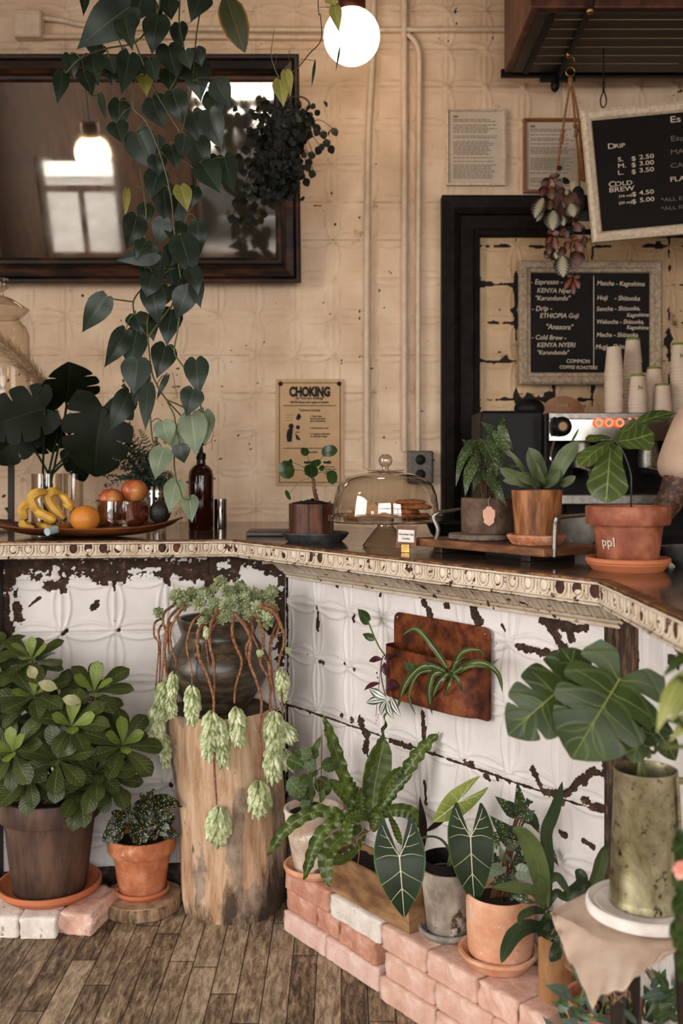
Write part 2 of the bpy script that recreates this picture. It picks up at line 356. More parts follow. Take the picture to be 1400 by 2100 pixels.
slab('floor',(0,1.1,-.05),(6.8,6.1,.1),'floor_planks'); CEIL=3.75
slab('ceiling',(0,1.1,CEIL+.05),(6.8,6.1,.1),'ceiling_paint')
slab('wall_right',(3.45,1.1,CEIL/2),(.1,6.1,CEIL),'plaster')
m=MB()                                       # left wall with one window opening
for c,s in (((-3.45,-1.525,CEIL/2),(.1,.95,CEIL)),((-3.45,2.8,CEIL/2),(.1,2.7,CEIL)),((-3.45,.2,.25),(.1,2.5,.5)),((-3.45,.2,(CEIL+3.0)/2),(.1,2.5,CEIL-3.0))): m.box(c,s)
structure(m.build('wall_left','plaster',org=(-3.45,.45,0),flat=True))
m=MB(); xs=[-3.4]+[x for w in WINS for x in w[:2]]+[3.4]
for i in range(0,8,2): m.box(((xs[i]+xs[i+1])/2,SY,CEIL/2),(xs[i+1]-xs[i],.14,CEIL))
for a,b,c,d in WINS: m.box(((a+b)/2,SY,c/2),(b-a,.14,c)); m.box(((a+b)/2,SY,(d+CEIL)/2),(b-a,.14,CEIL-d))
structure(m.build('wall_front','brown_wood',org=(0,SY,0),flat=True))
for i,(a,b,c,d) in enumerate(WINS):
    m=MB(); zt=c+(d-c)*.68
    m.box(((a+b)/2,SY,c+.03),(b-a,.06,.06)); m.box(((a+b)/2,SY,d-.03),(b-a,.06,.06)); m.box((a+.03,SY,(c+d)/2),(.06,.06,d-c-.12)); m.box((b-.03,SY,(c+d)/2),(.06,.06,d-c-.12)); m.box(((a+b)/2,SY,zt),(b-a-.12,.05,.07))
    if i!=1: m.box(((a+b)/2,SY,(c+zt)/2),(.05,.05,zt-c-.06))
    structure(m.build('window_%d'%(i+1),'brown_wood',org=((a+b)/2,SY,c),flat=True))
structure(slab('street_slab_1',(0,-7.2,-.1),(26,10.4,.08),'asphalt')); structure(slab('street_slab_2',(0,-10.5,.35),(26,1.2,.8),'snow'))  # asphalt street and snow bank outside, behind the camera
def wallrust(S,Z):
    n=vnoise(S*40,Z*40,5,5); big=vnoise(S*5,Z*5,9,3); x=S-3.4
    left=np.clip((.25-x)/.9,0,1)*np.clip((2.1-Z)/.5,0,1)
    return np.clip((n-.90+.22*big+.07*left)*16,0,1)
o=relief('wall_back',V((-3.4,WY,0)),V((1,0,0)),V((0,-1,0)),6.8,0,CEIL,lambda S,Z:.008*tin(S,Z,3.4+.595,CH+(HY-336.5)*WY/F,.158)+.004*(vnoise(S*3,Z*3,2,2)-.5),'tin_cream',.0068,wallrust,seam=(3.4+.595,CH+(HY-336.5)*WY/F,.158))
structure(o)
# ---------------------------------------------------------------- bar counter
bar=thing('bar_counter','bar counter clad in peeling white pressed tin below a cream egg-and-dart edge','counter',(PC.x,PC.y,0))
def conv(lst,fn,o,d):
    out=[]
    for pts,r in lst:
        q=[fn(x,y) for x,y in pts]; out.append(([((p-o).dot(d),p.z) for p in q], r*q[0].y/F))
    return out
def midrust(S,Z):
    L=[([(1300,1240),(1303,1420),(1296,1640)],28),([(1285,1500),(1290,1700)],16),([(1062,1322),(1092,1334),(1150,1346),(1230,1345),(1275,1325)],9),([(1118,1276),(1160,1335)],11),([(1110,1274),(1200,1290)],9),([(1163,1280),(1170,1312)],8),
       ([(868,1226),(881,1262)],10),([(968,1244),(980,1278)],12),([(914,1242)],7),([(652,1246),(650,1290)],5),([(727,1262),(724,1272)],5),([(690,1202)],4),([(780,1218)],4),([(779,1222)],3),
       ([(1092,1578),(1112,1622),(1160,1628),(1215,1582),(1248,1592),(1268,1640)],8),([(1150,1630),(1152,1642)],10),([(1196,1640),(1255,1668)],8),([(1238,1562),(1252,1600),(1256,1720)],9),([(1148,1706),(1160,1712)],6),([(1196,1726),(1216,1736)],6),
       ([(588,1444),(760,1502),(1240,1668)],1.9),([(738,1480),(752,1506),(749,1536)],10),([(800,1518),(842,1532)],6),([(866,1462),(872,1536)],7),([(870,1602),(874,1648)],3),([(890,1543)],4),([(955,1566),(968,1570)],6),([(993,1592),(1002,1598)],5),([(700,1468)],5),([(722,1478)],7),([(636,1462)],4),([(1020,1600)],3),([(1045,1605)],3),
       ([(588,1150),(590,1330),(588,1700)],4),([(655,1357),(662,1358)],4),([(707,1360)],4),([(726,1372)],3),([(630,1342)],2),([(1028,1282),(1035,1292)],4),([(1054,1446),(1058,1452)],3),([(1017,1320)],2)]
    return strokes(S,Z,conv(L,onmid,PC,dM),3)
LM=(PD-PC).length; sx=(onmid(652,1350)-PC).dot(dM); TZ=onmid(652,1350).z
relief('tin_panel',PC,dM,nM,LM,0,HC-.02,lambda S,Z:.008*tin(S,Z,sx,TZ,.155)*(1-midrust(S,Z))-.002*midrust(S,Z)+.004*(vnoise(S*5,Z*5,4,2)-.5),'tin_white',.0032,midrust,bar,seam=(sx,TZ,.155))
LLn=(PC-PL0).length; xl=(onleft(126,1293)-PL0).dot(dL); lz=onleft(243,1293).z
def leftrust(S,Z):
    L=[([(5,1153),(240,1162),(420,1160)],23),([(15,1150),(14,1310)],14),([(30,1240),(38,1272)],12),([(95,1205),(118,1200),(130,1188)],11),([(122,1160),(127,1212)],7),([(180,1176),(215,1184)],12),([(234,1150),(235,1210)],4),([(250,1180),(285,1172)],13),([(340,1170),(425,1176)],14),([(345,1185),(348,1200)],4),([(60,1243),(82,1225)],2.5),([(190,1246),(197,1236)],5),([(136,1293)],3),([(128,1301)],3),([(236,1274)],3),([(243,1293)],3),([(348,1610),(354,1612)],4),([(430,1150),(424,1200)],5)]
    lst=conv(L,onleft,PL0,dL); base=strokes(S,Z,lst,11,45,1.8)
    hole=strokes(S,Z,conv([([(265,1172),(325,1168)],4),([(112,1164),(118,1165)],4),([(150,1166)],3)],onleft,PL0,dL),17,60,2.)
    return np.where(hole>.5,0,base)
relief('tin_panel',PL0,dL,nL,LLn-.0,0,HC-.02,lambda S,Z:.007*tin(S,Z,xl,lz,.158)*(1-leftrust(S,Z))-.002*leftrust(S,Z)+.003*(vnoise(S*5,Z*5,6,2)-.5),'tin_white',.0036,leftrust,bar,seam=(xl,lz,.158))
def rightrust(S,Z):
    L=[([(1338,1300),(1345,1290),(1400,1345)],5),([(1372,1352),(1385,1356)],9),([(1390,1365)],8)]
    return strokes(S,Z,conv(L,onright,PD,dR),13,60,1.4)
relief('tin_panel',PD,dR,nR,(PR1-PD).length,0,HC-.02,lambda S,Z:.007*tin(S,Z,.1,TZ,.155)*(1-rightrust(S,Z)),'tin_white',.0045,rightrust,bar)
# board in the inner corner, between the two tin panels
a=onleft(430,1300,.012); a.z=0; b=onmid(584,1300,.012); b.z=0
cr=strokes
def brust(S,Z): return strokes(S,Z,[([(.02,.99),(.16,1.0)],.0),([((b-a).length-.01,.2),((b-a).length-.01,1.03)],.02),([(.01,.8),(.01,1.)],.008)],8)
def bwhite(S,Z):
    w=strokes(S,Z,[([((b-a).length*.18,.99)],.018),([((b-a).length*.3,.9),((b-a).length*.5,.945),((b-a).length*.78,.93)],.035),([((b-a).length*.35,.86),((b-a).length*.8,.6)],.07)],21,50,1.2); return 1-w
relief('corner_board',a,unit(b-a),V((unit(b-a).y,-unit(b-a).x,0)),(b-a).length,0,HC-.02,lambda S,Z:.001*bwhite(S,Z),'tin_white',.004,bwhite,bar)
# peeling corner post at the right end, dark post at the far left
m=MB(); pp=PD+nM*.012; m.prism([(p.x,p.y) for p in (PD-dM*.055+nM*.0, PD-dM*.055+nM*.014, PD+nR*.014+nM*.012, PD+dR*.075+nR*.014, PD+dR*.075)],0,HC-.03)
m.build('corner_post',pm('rusted_post',['17100b','38261a','6e513d'],30,.8,stretch=(1,1,.25),bump=.8,bd=.004),bar,bevel=.002,flat=True)
m=MB(); q=onleft(2,1300,.03); m.box((q.x-.05,q.y,HC/2-.02),(.1,.05,HC-.04)); m.build('corner_post',pm('dark_post',['1a1512','2b231d'],14,.6,stretch=(1,1,.1)),bar,flat=True,bevel=.004)
# egg and dart edge
def egg(S,Z):
    z=(Z-(HC-.047))/.047; p=.043; u=((S/p)%1-.5)*2; e=np.hypot(u/.62,(z-.62)/.36)
    h=.0035*np.exp(-((e-1)/.16)**2)*(z<.8)+.003*np.clip(1-e*1.3,0,1)+.0022*np.exp(-((np.abs(u)-.96)/.07)**2)*(z<.78)*(z>.2)
    return .005+h+.006*np.exp(-((z-.93)/.07)**2)+.004*np.exp(-((z-.07)/.06)**2)+.002*np.exp(-((z-.2)/.03)**2)-.003*(z>.2)*(z<.85)
def eggrust(S,Z):
    z=(Z-(HC-.047))/.047; u=((S/.043)%1-.5)*2; e=np.hypot(u/.62,(z-.62)/.36); n=vnoise(S*9,Z*9+3,31,3); f=vnoise(S*70,Z*70,32,4)
    return np.clip(((n>.6)*(e<.9)*(z<.86)*(z>.22)*.9+(f>.69)*.8*(z<.85)+ (np.exp(-((z-.02)/.02)**2)+np.exp(-((z-.99)/.02)**2))*(f>.5)),0,1)
def eggshade(S,Z):  # shade painted into the grooves so the eggs stand out
    z=(Z-(HC-.047))/.047; u=((S/.043)%1-.5)*2; e=np.hypot(u/.62,(z-.62)/.36); n=vnoise(S*40,Z*40,35,4)
    g=np.exp(-((e-.76)/.1)**2)*(z<.84)+np.exp(-((e-1.25)/.09)**2)*(z<.8)*(z>.2)+np.exp(-((z-.86)/.025)**2)+np.exp(-((z-.13)/.03)**2)+.8*np.exp(-((np.abs(u)-.85)/.04)**2)*(z>.2)*(z<.8)
    return g*np.clip(.35+1.3*n,0,1)
for p,q,n in ((C0,C1,nL),(C1,C2,nM),(C2,C3,nR)):
    d=unit(q-p); relief('edge_moulding',p,d,n,(q-p).length,HC-.047,HC-.001,egg,'trim_paint',.0016,eggrust,bar,nz=40,grime_shade=eggshade)
def corn(p,L,d,n):
    zb=CH-228*2.97/F; zt=HC-.047
    def pos(S,Z,H):
        k=(Z-zb)/(zt-zb); off=.022+.098*k**1.6+H; return p.x+d.x*S+n.x*off,p.y+d.y*S+n.y*off,Z
    def hf(S,Z):
        k=(Z-zb)/(zt-zb); u=((S+ .012*np.sin(k*5))/.034)%1; return .008*np.sin(pi*u)**2*(k>.3)*(k<.95)+.003*np.exp(-((u-.5)/.08)**2)*(k>.3)*(k<.9)+.004*np.exp(-((k-.22)/.07)**2)+.003*np.exp(-((k-.05)/.06)**2)
    def ru(S,Z):
        k=(Z-zb)/(zt-zb); f=vnoise(S*60,Z*60,41,4); return np.clip((f-.7)*12+.55*(vnoise(S*25,Z*25,43,3)>.5)*(np.abs(((S+.012*np.sin(k*5))/.034)%1-.02)<.09)*(k>.3)+.9*np.exp(-((k-.12)/.03)**2)*(f>.52),0,1)
    def gr(S,Z):  # painted shade along the grooves of the leaf pattern
        k=(Z-zb)/(zt-zb); u=((S+.012*np.sin(k*5))/.034)%1; return ((np.exp(-(np.minimum(u,1-u)/.07)**2)+.5*np.exp(-((np.abs(u-.5)-.12)/.04)**2))*(k>.3)*(k<.95)+np.exp(-((k-.3)/.025)**2)+np.exp(-((k-.13)/.025)**2))*.75
    return relief('cornice',p,d,n,L,zb,zt,hf,'trim_paint',.002,ru,bar,pos=pos,nz=30,grime_shade=gr)
s0=(onmid(583,1170,.03)-PC).dot(dM); p0=PC+dM*s0; s1=(onmid(1268,1270,.05)-PC).dot(dM); corn(p0,s1-s0,dM,nM)
m=MB(); zb=CH-228*2.97/F; m.prism([((p0+nM*k).x,(p0+nM*k).y) for k in (0,.11)]+[((p0+nM*k+dM*.004).x,(p0+nM*k+dM*.004).y) for k in (.11,0)],zb+.045,HC-.047); m.build('cornice_end','trim_paint',bar,flat=True)
# base board under the panels
m=MB()
for p,q,n in ((PL0,PC,nL),(PC,PD,nM),(PD,PR1,nR)):
    d=unit(q-p); c=(p+q)/2+n*.008; m.box((c.x,c.y,.035),((q-p).length,.016,.07),R=Matrix((d,n,V((0,0,1)))).transposed())
m.build('kick_board',pm('kick',['1e1712','3a2d24','5d4c3f'],18,.8,bump=.6),bar,flat=True,bevel=.003)
def topmat():
    t=NT('worktop_metal'); c=t.ramp(t.noise(4,7,.6,t.coord((1,2.2,1)),1.),[(.35,'332b25'),(.5,'50463c'),(.62,'5f564c'),(.75,'6e5742')])
    c=t.mix(t.ramp(t.noise(26,7,.7,t.coord()),[(.6,(0,0,0)),(.68,(255,255,255))]),c,lin('5f5144'))
    t.setp(col=c,rough=t.ramp(t.noise(9,5,.6,t.coord()),[(.3,(70,70,70)),(.7,(115,115,115))]),metal=.35,spec=.6); t.bump(t.noise(60,4),.1,.001); MAT['worktop_metal']=t.m
topmat()
IN=.75; I1=meet(C1-nM*IN,dM,C2-nR*.62,dR); IW=C1-nM*IN; IW=IW-dM*((IW.y-(WY-.01))/dM.y)
m=MB(); poly=[(C0.x,C0.y),(C1.x,C1.y),(C2.x,C2.y),(C3.x,C3.y),(C3.x+.62,C3.y),(I1.x,I1.y),(IW.x,WY-.01),(C0.x,WY-.01)]
m.prism(poly,HC-.05,HC); o=m.build('worktop','worktop_metal',org=(0,2.5,HC-.05),flat=True,bevel=.002); tag(o,'dark worn metal worktop running along the whole bar','worktop')
def offs(P_,k):
    a,b,c,d=[p for p in P_]; return [a-nL*k, meet(a-nL*k,dL,c-nM*k,dM), meet(c-nM*k,dM,d-nR*k,dR), d-nR*k]
m=MB(); E0=offs((C0,C1,C2,C3),-.004); E1=offs((C0,C1,C2,C3),.022)
for i in range(3):
    m.prism([(p.x,p.y) for p in (E0[i],E0[i+1],E1[i+1],E1[i])],HC-.002,HC+.0035)
o=m.build('edge_strip',pm('edge_strip',['3a2416','6b4428','94683f'],20,.4,metal=.2),bar,flat=True,bevel=.001)
# ---------------------------------------------------------------- things on and near the back wall
def frame(m,o,ux,uz,w,h,prof):
    """mitred moulding round a rectangle; prof = (inset, out) pairs"""
    n=ux.cross(uz); vs=[];fs=[]; k=len(prof)
    for i,q in prof:
        for a,b in ((i,i),(w-i,i),(w-i,h-i),(i,h-i)): vs.append(o+ux*a+uz*b+n*q)
    for j in range(k-1):
        for c in range(4): fs.append((j*4+c,j*4+(c+1)%4,(j+1)*4+(c+1)%4,(j+1)*4+c))
    m.add(vs,fs)
def plate(m,o,ux,uz,w,h,t=.004,off=0):
    n=ux.cross(uz); vs=[o+ux*a+uz*b+n*(off+c) for c in (-t,0) for a,b in ((0,0),(w,0),(w,h),(0,h))]
    m.add(vs,[(3,2,1,0),(4,5,6,7),(0,1,5,4),(1,2,6,5),(2,3,7,6),(3,0,4,7)])
X1=V((1,0,0)); Z1=V((0,0,1))
pm('black_frame',['0e0906','24150c','4a2a16'],8,.45,bump=.4,spec=.3,stretch=(.25,1,1),spots=[('7a4a28',24,.68)])
pm('frame_dark',['0a0705','140e0a','1e1610'],9,.6,bump=.3,spec=.15,spots=[('55442f',22,.66)])
pm('cream_frame',['c0a98c','d2bfa5','ddccb5'],25,.5,bump=.3,spots=[('5a3d24',55,.7)])
pm('rough_frame',['8f7c66','a8947b','b9a68e'],30,.7,bump=.7,spots=[('4e3d2d',70,.64)])
pm('oak_frame',['7b4a24','935d30'],20,.45,stretch=(.4,.4,.4)); pm('paper',['bcab97','c8b8a5'],4,.8,bump=.05); pm('paper_tan',['c09c75','caa780'],5,.8,bump=.05)
pm('kraft_line',['8a6f55'],8,.8,bump=0); pm('ink',['1a1613'],5,.8,bump=0); pm('ink_soft',['6d6257'],5,.8,bump=0); pm('chalk_black',['100c09','17110d'],8,.6,bump=.1,spec=.15); pm('chalk',['c9b8a4'],30,.9,bump=0); pm('chalk_dim',['6b6056'],30,.9,bump=0)
pm('cream_metal',['cdb498','dac4aa'],12,.45,bump=.1); pm('grey_metal',['57514b','6a635b'],25,.5,metal=.3); pm('black_plastic',['0a0807','120e0b'],20,.5,bump=.1,spec=.2); pm('chrome',['b9b3ab'],8,.14,metal=1,bump=0); pm('steel_dull',['7b756e','969089'],25,.38,metal=.9,bump=.2); pm('copper_dark',['3a2013','5a3019'],20,.35,metal=.7)
def mirrormat():
    t=NT('old_mirror'); n=t.noise(3.2,7,.65,t.coord((1,1,1))); f=t.ramp(n,[(.38,(0,0,0)),(.75,(120,120,120))])
    t.setp(col=t.mix(f,lin('c2b6a6'),lin('6a5138')),metal=.96,rough=t.ramp(n,[(.3,(14,14,14)),(.7,(75,75,75))])); MAT['old_mirror']=t.m
mirrormat()
# mirror, its top leaning out from the wall
mb_=P(617,580,4.06); mt_=P(607,113,3.86); uz=(V((0,mt_.y,mt_.z))-V((0,mb_.y,mb_.z))); mh=uz.length; uz.normalize(); mw=1.75; mo=mb_-X1*mw
mir=thing('wall_mirror','large dark-framed antique mirror leaning out from the wall top left','mirror',mb_-X1*mw*.5)
m=MB(); frame(m,mo,X1,uz,mw,mh,[(0,-.02),(0,.028),(.006,.036),(.016,.036),(.022,.028),(.028,.04),(.055,.046),(.07,.03),(.078,.012),(.09,.012),(.098,.004),(.103,.0)]); m.build('frame','black_frame',mir,flat=True)
m=MB(); plate(m,mo+X1*.09+uz*.09,X1,uz,mw-.18,mh-.18,.006,.002); m.build('mirror_glass','old_mirror',mir,flat=True)
# big dark frame round the tan tin panel, right
pf=thing('large_frame','tall black peeling wooden frame around tan pressed tin behind the espresso machine','frame',P(1120,1000,WY-.03))
o=P(903,1400,WY-.005); fw=1.25; fh=(P(903,408,WY-.005)-o).z
m=MB(); frame(m,o,X1,Z1,fw,fh,[(0,0),(0,.06),(.01,.068),(.05,.064),(.072,.05),(.078,.034),(.13,.03),(.138,.045),(.155,.04),(.163,.006)]); m.build('frame','frame_dark',pf,flat=True)
tx=P(1057,741,WY-.012)
def tanrust(S,Z):
    n=vnoise(S*17,Z*17,61,5); u=((S+ (o.x+.15)-tx.x)/.158)%1; v=((Z-tx.z)/.158)%1; e=np.maximum(np.abs(u-.5),np.abs(v-.5)); return np.clip((n-.69+.32*np.clip((e-.36)/.14,0,1)**2)*14,0,1)
relief('tin_panel',V((o.x+.15,WY-.012,0)),X1,V((0,-1,0)),fw-.3,o.z+.15,o.z+fh-.15,lambda S,Z:.005*tin(S,Z,tx.x-o.x-.15,tx.z,.158),'tin_tan',.005,tanrust,pf)
# framed papers
def lines(m,o,w,h,rows,seed,lh=.003,gap=.0075,x0=.03,ragged=.25):
    r=random.Random(seed); z=h-.045
    for k in range(rows):
        if r.random()<.14: z-=gap; continue
        L=(w-2*x0)*(1-ragged*r.random()); x=x0
        while x<x0+L-.004:
            q=r.uniform(.006,.022); q=min(q,x0+L-x); plate(m,o+X1*x+Z1*z,X1,Z1,q,lh,.0003,.0006); x+=q+.003
        z-=gap
        if z<.03: break
def cert(name,label,a,b,fm,seed,fwid):
    o=P(a[0],b[1],WY-.012); w=(b[0]-a[0])*o.y/F; h=(b[1]-a[1])*o.y/F
    t=thing(name,label,'framed paper',o+X1*w/2); m=MB(); frame(m,o,X1,Z1,w,h,[(0,-.008),(0,.012),(fwid*.6,.014),(fwid,.002)]); m.build('frame',fm,t,flat=True)
    m=MB(); plate(m,o+X1*fwid*.8+Z1*fwid*.8,X1,Z1,w-1.6*fwid,h-1.6*fwid,.003,.001); m.build('paper','paper',t,flat=True)
    m=MB(); lines(m,o+V((0,-.0015,0)),w,h,40,seed); plate(m,o+X1*.03+Z1*(h-.035)-V((0,.002,0)),X1,Z1,.02,.008,.0003,.0006); m.build('print','ink_soft',t,flat=True)
cert('framed_certificate','paper certificate in a thin white frame above the tall black frame',(914,224),(1036,381),'cream_frame',5,.012)
cert('framed_certificate','paper certificate in a light oak frame behind the hanging macrame plant',(1072,244),(1194,396),'oak_frame',9,.014)
# choking poster
o=P(566,996,WY-.012); pw=138*o.y/F; ph=(996-777)*o.y/F; k=o.y/F
pt=thing('choking_poster','tan choking first aid poster with black border pinned to the wall','poster',o+X1*pw/2)
m=MB(); plate(m,o,X1,Z1,pw,ph,.002); m.build('paper','paper_tan',pt,flat=True)
m=MB(); q=o+V((0,-.0012,0))
for a,b,c,d in ((.012,.012,pw-.024,.0028),(.012,ph-.018,pw-.024,.0028),(.012,.012,.0028,ph-.03),(pw-.015,.012,.0028,ph-.03),(.03,ph-.112,pw-.06,.003),(.03,ph-.288,pw-.06,.003)): plate(m,q+X1*a+Z1*b,X1,Z1,c,d,.0006)
m.build('border','ink',pt,flat=True)
m=MB(); cx=o+X1*pw/2+V((0,-.0015,0))
text(m,'CHOKING',cx+Z1*(ph-.071),X1,Z1,.053,.0032,.68,'CENTER')
text(m,'ask "Are you choking?"',cx+Z1*(ph-.084),X1,Z1,.0135,.0003,.95,'CENTER'); text(m,"NOTE: Person can't speak or breathe.",cx+Z1*(ph-.1),X1,Z1,.0115,.0004,.9,'CENTER')
text(m,'If person is choking',cx+Z1*(ph-.133),X1,Z1,.012,.0003,.9,'CENTER')
for y,s in ((.157,'1. Have them'),(.167,'lean forward and'),(.177,'give 5 back blows'),(.206,'2. Do thrusts on the'),(.23,'3. Continue until clear'),(.24,'or until they cough')): text(m,s,o+X1*.14+Z1*(ph-y)+V((0,-.0015,0)),X1,Z1,.0095,.0003,.95)
text(m,'If unresponsive',cx+Z1*(ph-.305),X1,Z1,.011,.0004,.95,'CENTER')
for i in range(3):
    for j in range(4): text(m,['call 911 now','lay them down','begin CPR','check mouth'][j],o+X1*(.03+.085*i)+Z1*(ph-.365-.01*j)+V((0,-.0015,0)),X1,Z1,.008,.0003)
m.build('lettering','ink',pt,flat=True)
m=MB()
def blobp(c,pts,off=.0012): m.add([o+X1*(c[0]+x)+Z1*(ph-c[1]+z)+V((0,-off,0)) for x,z in pts],[tuple(range(len(pts)))])
def ring(c,rx,rz,a0=0): return [(rx*cos(t*pi/8),rz*sin(t*pi/8)) for t in range(16)]
blobp((.082,.155),[(-.0,-.012),(.012,-.016),(.022,-.002),(.014,.014),(.006,.008),(.002,0)])
for i in range(3): plate(m,o+X1*.04+Z1*(ph-.15-.011*i)-V((0,.001,0)),X1,Z1,.036-.004*i,.0014,.0004)
blobp((.062,.195),ring(0,.011,.011)); blobp((.058,.225),[(-.012,-.035),(.006,-.035),(.01,0),(.012,.02),(0,.024),(-.012,.012),(-.016,-.01)])
blobp((.09,.2),ring(0,.008,.009)); blobp((.088,.235),[(-.004,-.016),(.014,-.018),(.006,-.005),(.0,.002),(-.01,.01)]); plate(m,o+X1*.08+Z1*(ph-.222)-V((0,.001,0)),X1,Z1,.016,.004,.0004)
for i in range(3): blobp((.05+.08*i,.345),[(-.016,-.004),(.012,-.006),(.02,.0),(.01,.008),(-.004,.004),(-.014,.006)])
m.build('drawing','ink',pt,flat=True)
for a in (.018,pw-.018):
    m=MB(); m.lathe([(0,.004),(.007,.004),(.0095,.002),(.0095,0),(0,0)],o+X1*a+Z1*(ph-.02),16,R=R_(pi/2,'X')); m.build('pin','black_plastic',pt)
# conduits and boxes
def pipe(name,label,pts,r,cat='conduit',mat='cream_metal',group=None):
    p=[P(x,y,WY-.024) for x,y in pts]; m=MB(); m.tube(p,r*1.12,12,sub=4)
    for i in range(1,len(p)-1,2): pass
    d=unit(p[-1]-p[0]); n=int((p[-1]-p[0]).length/.45)
    o=m.build(name,mat,org=p[-1]); tag(o,label,cat,group)
    return o
pipe('wall_conduit','bent cream conduit running down the wall left of the other two',[(768,-40),(765,60),(762,150),(755,280),(753,420),(752,700),(752,960)],.0115)
pipe('wall_conduit','straight cream conduit in the middle of the three vertical ones',[(829,-40),(829,300),(829,600),(829,925)],.0115)
pipe('wall_conduit','cream conduit with curved top beside the outlet box',[(836,70),(850,84),(858,104),(860,140),(858,400),(857,700),(857,926)],.0095)
pipe('wall_conduit','upper horizontal cream conduit from the square junction box',[(86,37),(130,42),(180,52),(320,58),(660,61),(1035,60)],.009)
pipe('wall_conduit','lower horizontal cream conduit from the square junction box',[(86,75),(320,75),(540,76),(745,77)],.009)
m=MB(); c=P(60,52,WY-.03); m.box(c,(.112,.05,.112)); m.box(c+V((0,-.027,0)),(.104,.006,.104)); tag(m.build('junction_box','cream_metal',org=c,flat=True,bevel=.008),'square cream junction box at the top left corner of the wall','junction box')
ob=thing('outlet_box','grey metal outlet box with two round sockets behind the cake dome','outlet',P(861,958,WY-.005))
m=MB(); c=P(861,958,WY-.025); m.box(c,(.105,.05,.135)); m.build('body','grey_metal',ob,flat=True,bevel=.008)
for dz in (.03,-.03):
    m=MB(); m.lathe([(0,.004),(.017,.004),(.021,.001),(.021,-.004)],c+V((0,-.026,dz)),20,R=R_(pi/2,'X')); m.build('socket','black_plastic',ob)
c=P(1191,432,WY-.02); m=MB(); m.box(c,(.085,.04,.24)); tag(m.build('wall_box','cream_metal',org=c,flat=True,bevel=.012),'plain cream box on the wall between the hanging plant and menu board','box')
# heater hung below the ceiling
hz=CH+812*3.95/F; hx=.645
ht=thing('ceiling_unit','brown hanging metal unit with grey slotted underside top right','ceiling unit',(hx+.6,3.67,hz))
m=MB(); m.box((hx+.6,3.67,hz+.17),(1.2,.56,.34)); m.build('housing',pm('brown_housing',['3d2218','54301f','6a3e28'],6,.45,metal=.2,spots=('7d5a35',22,.66)),ht,flat=True,bevel=.006)
m=MB(); m.box((hx+.6,3.67,hz-.004),(1.14,.5,.008)); m.build('underside',pm('slotted_grey',['2a231d','342c25'],5,.45,metal=.3),ht,flat=True)
m=MB()
for i in range(6): m.box((hx+.37,3.46+.075*i,hz-.009),(.56-.0*i,.004,.003))
m.build('slot','kraft_line',ht,flat=True)
m=MB(); m.box((hx+.08,3.67,hz-.01),(.02,.5,.01)); m.build('seam_strip','black_plastic',ht,flat=True)
m=MB(); m.box((hx+1.0,3.74,hz-.009),(.2,.09,.004)); m.build('vent','black_plastic',ht,flat=True)
m=MB(); m.box((hx+.6,3.965,hz+.004),(1.22,.02,.03)); m.build('back_rail','black_plastic',ht,flat=True)
m=MB(); a=V(((1210-700)/F*3.36,3.36,hz-.02)); b=V(((1145-700)/F*3.93,3.93,hz-.02)); m.tube([a+V((.01,-.03,.1)),a,b,b+V((0,.03,0))],.011,8); m.box(b+V((0,.02,-.005)),(.14,.02,.018)); m.ball(b+V((-.01,.02,-.03)),.018,12,8,(1,1,1.4)); m.build('support_rod','black_plastic',ht)
for k in (.0,.62):
    m=MB(); m.ball(a.lerp(b,k)+V((0,0,-.004)),.014,10,8); m.build('fastener',pm('brass',['8a6a3a','b08c52'],20,.3,metal=1),ht)
for x in (hx+.25,hx+.95):
    m=MB(); m.tube([(x,3.67,hz+.33),(x,3.67,CEIL)],.008,8); m.build('hanger_rod','black_plastic',ht)
m=MB(); m.box((hx+1.0,3.385,hz+.06),(.16,.004,.09)); m.build('sticker','paper',ht,flat=True)
a=V(((1237-700)/F*3.7,3.7,hz-.008)); m=MB(); r=3.7/F
m.tube([a,a+V((0,0,-60*r)),a+V((-.002,0,-88*r)),a+V((-.011,0,-104*r)),a+V((-.009,0,-116*r)),a+V((0,0,-121*r)),a+V((.01,0,-112*r)),a+V((.009,0,-100*r)),a+V((.002,0,-86*r)),a+V((.001,0,-50*r))],.0025,6,sub=4); tag(m.build('wire_loop','black_plastic',org=a),'thin dark wire loop hanging under the slotted unit','wire')
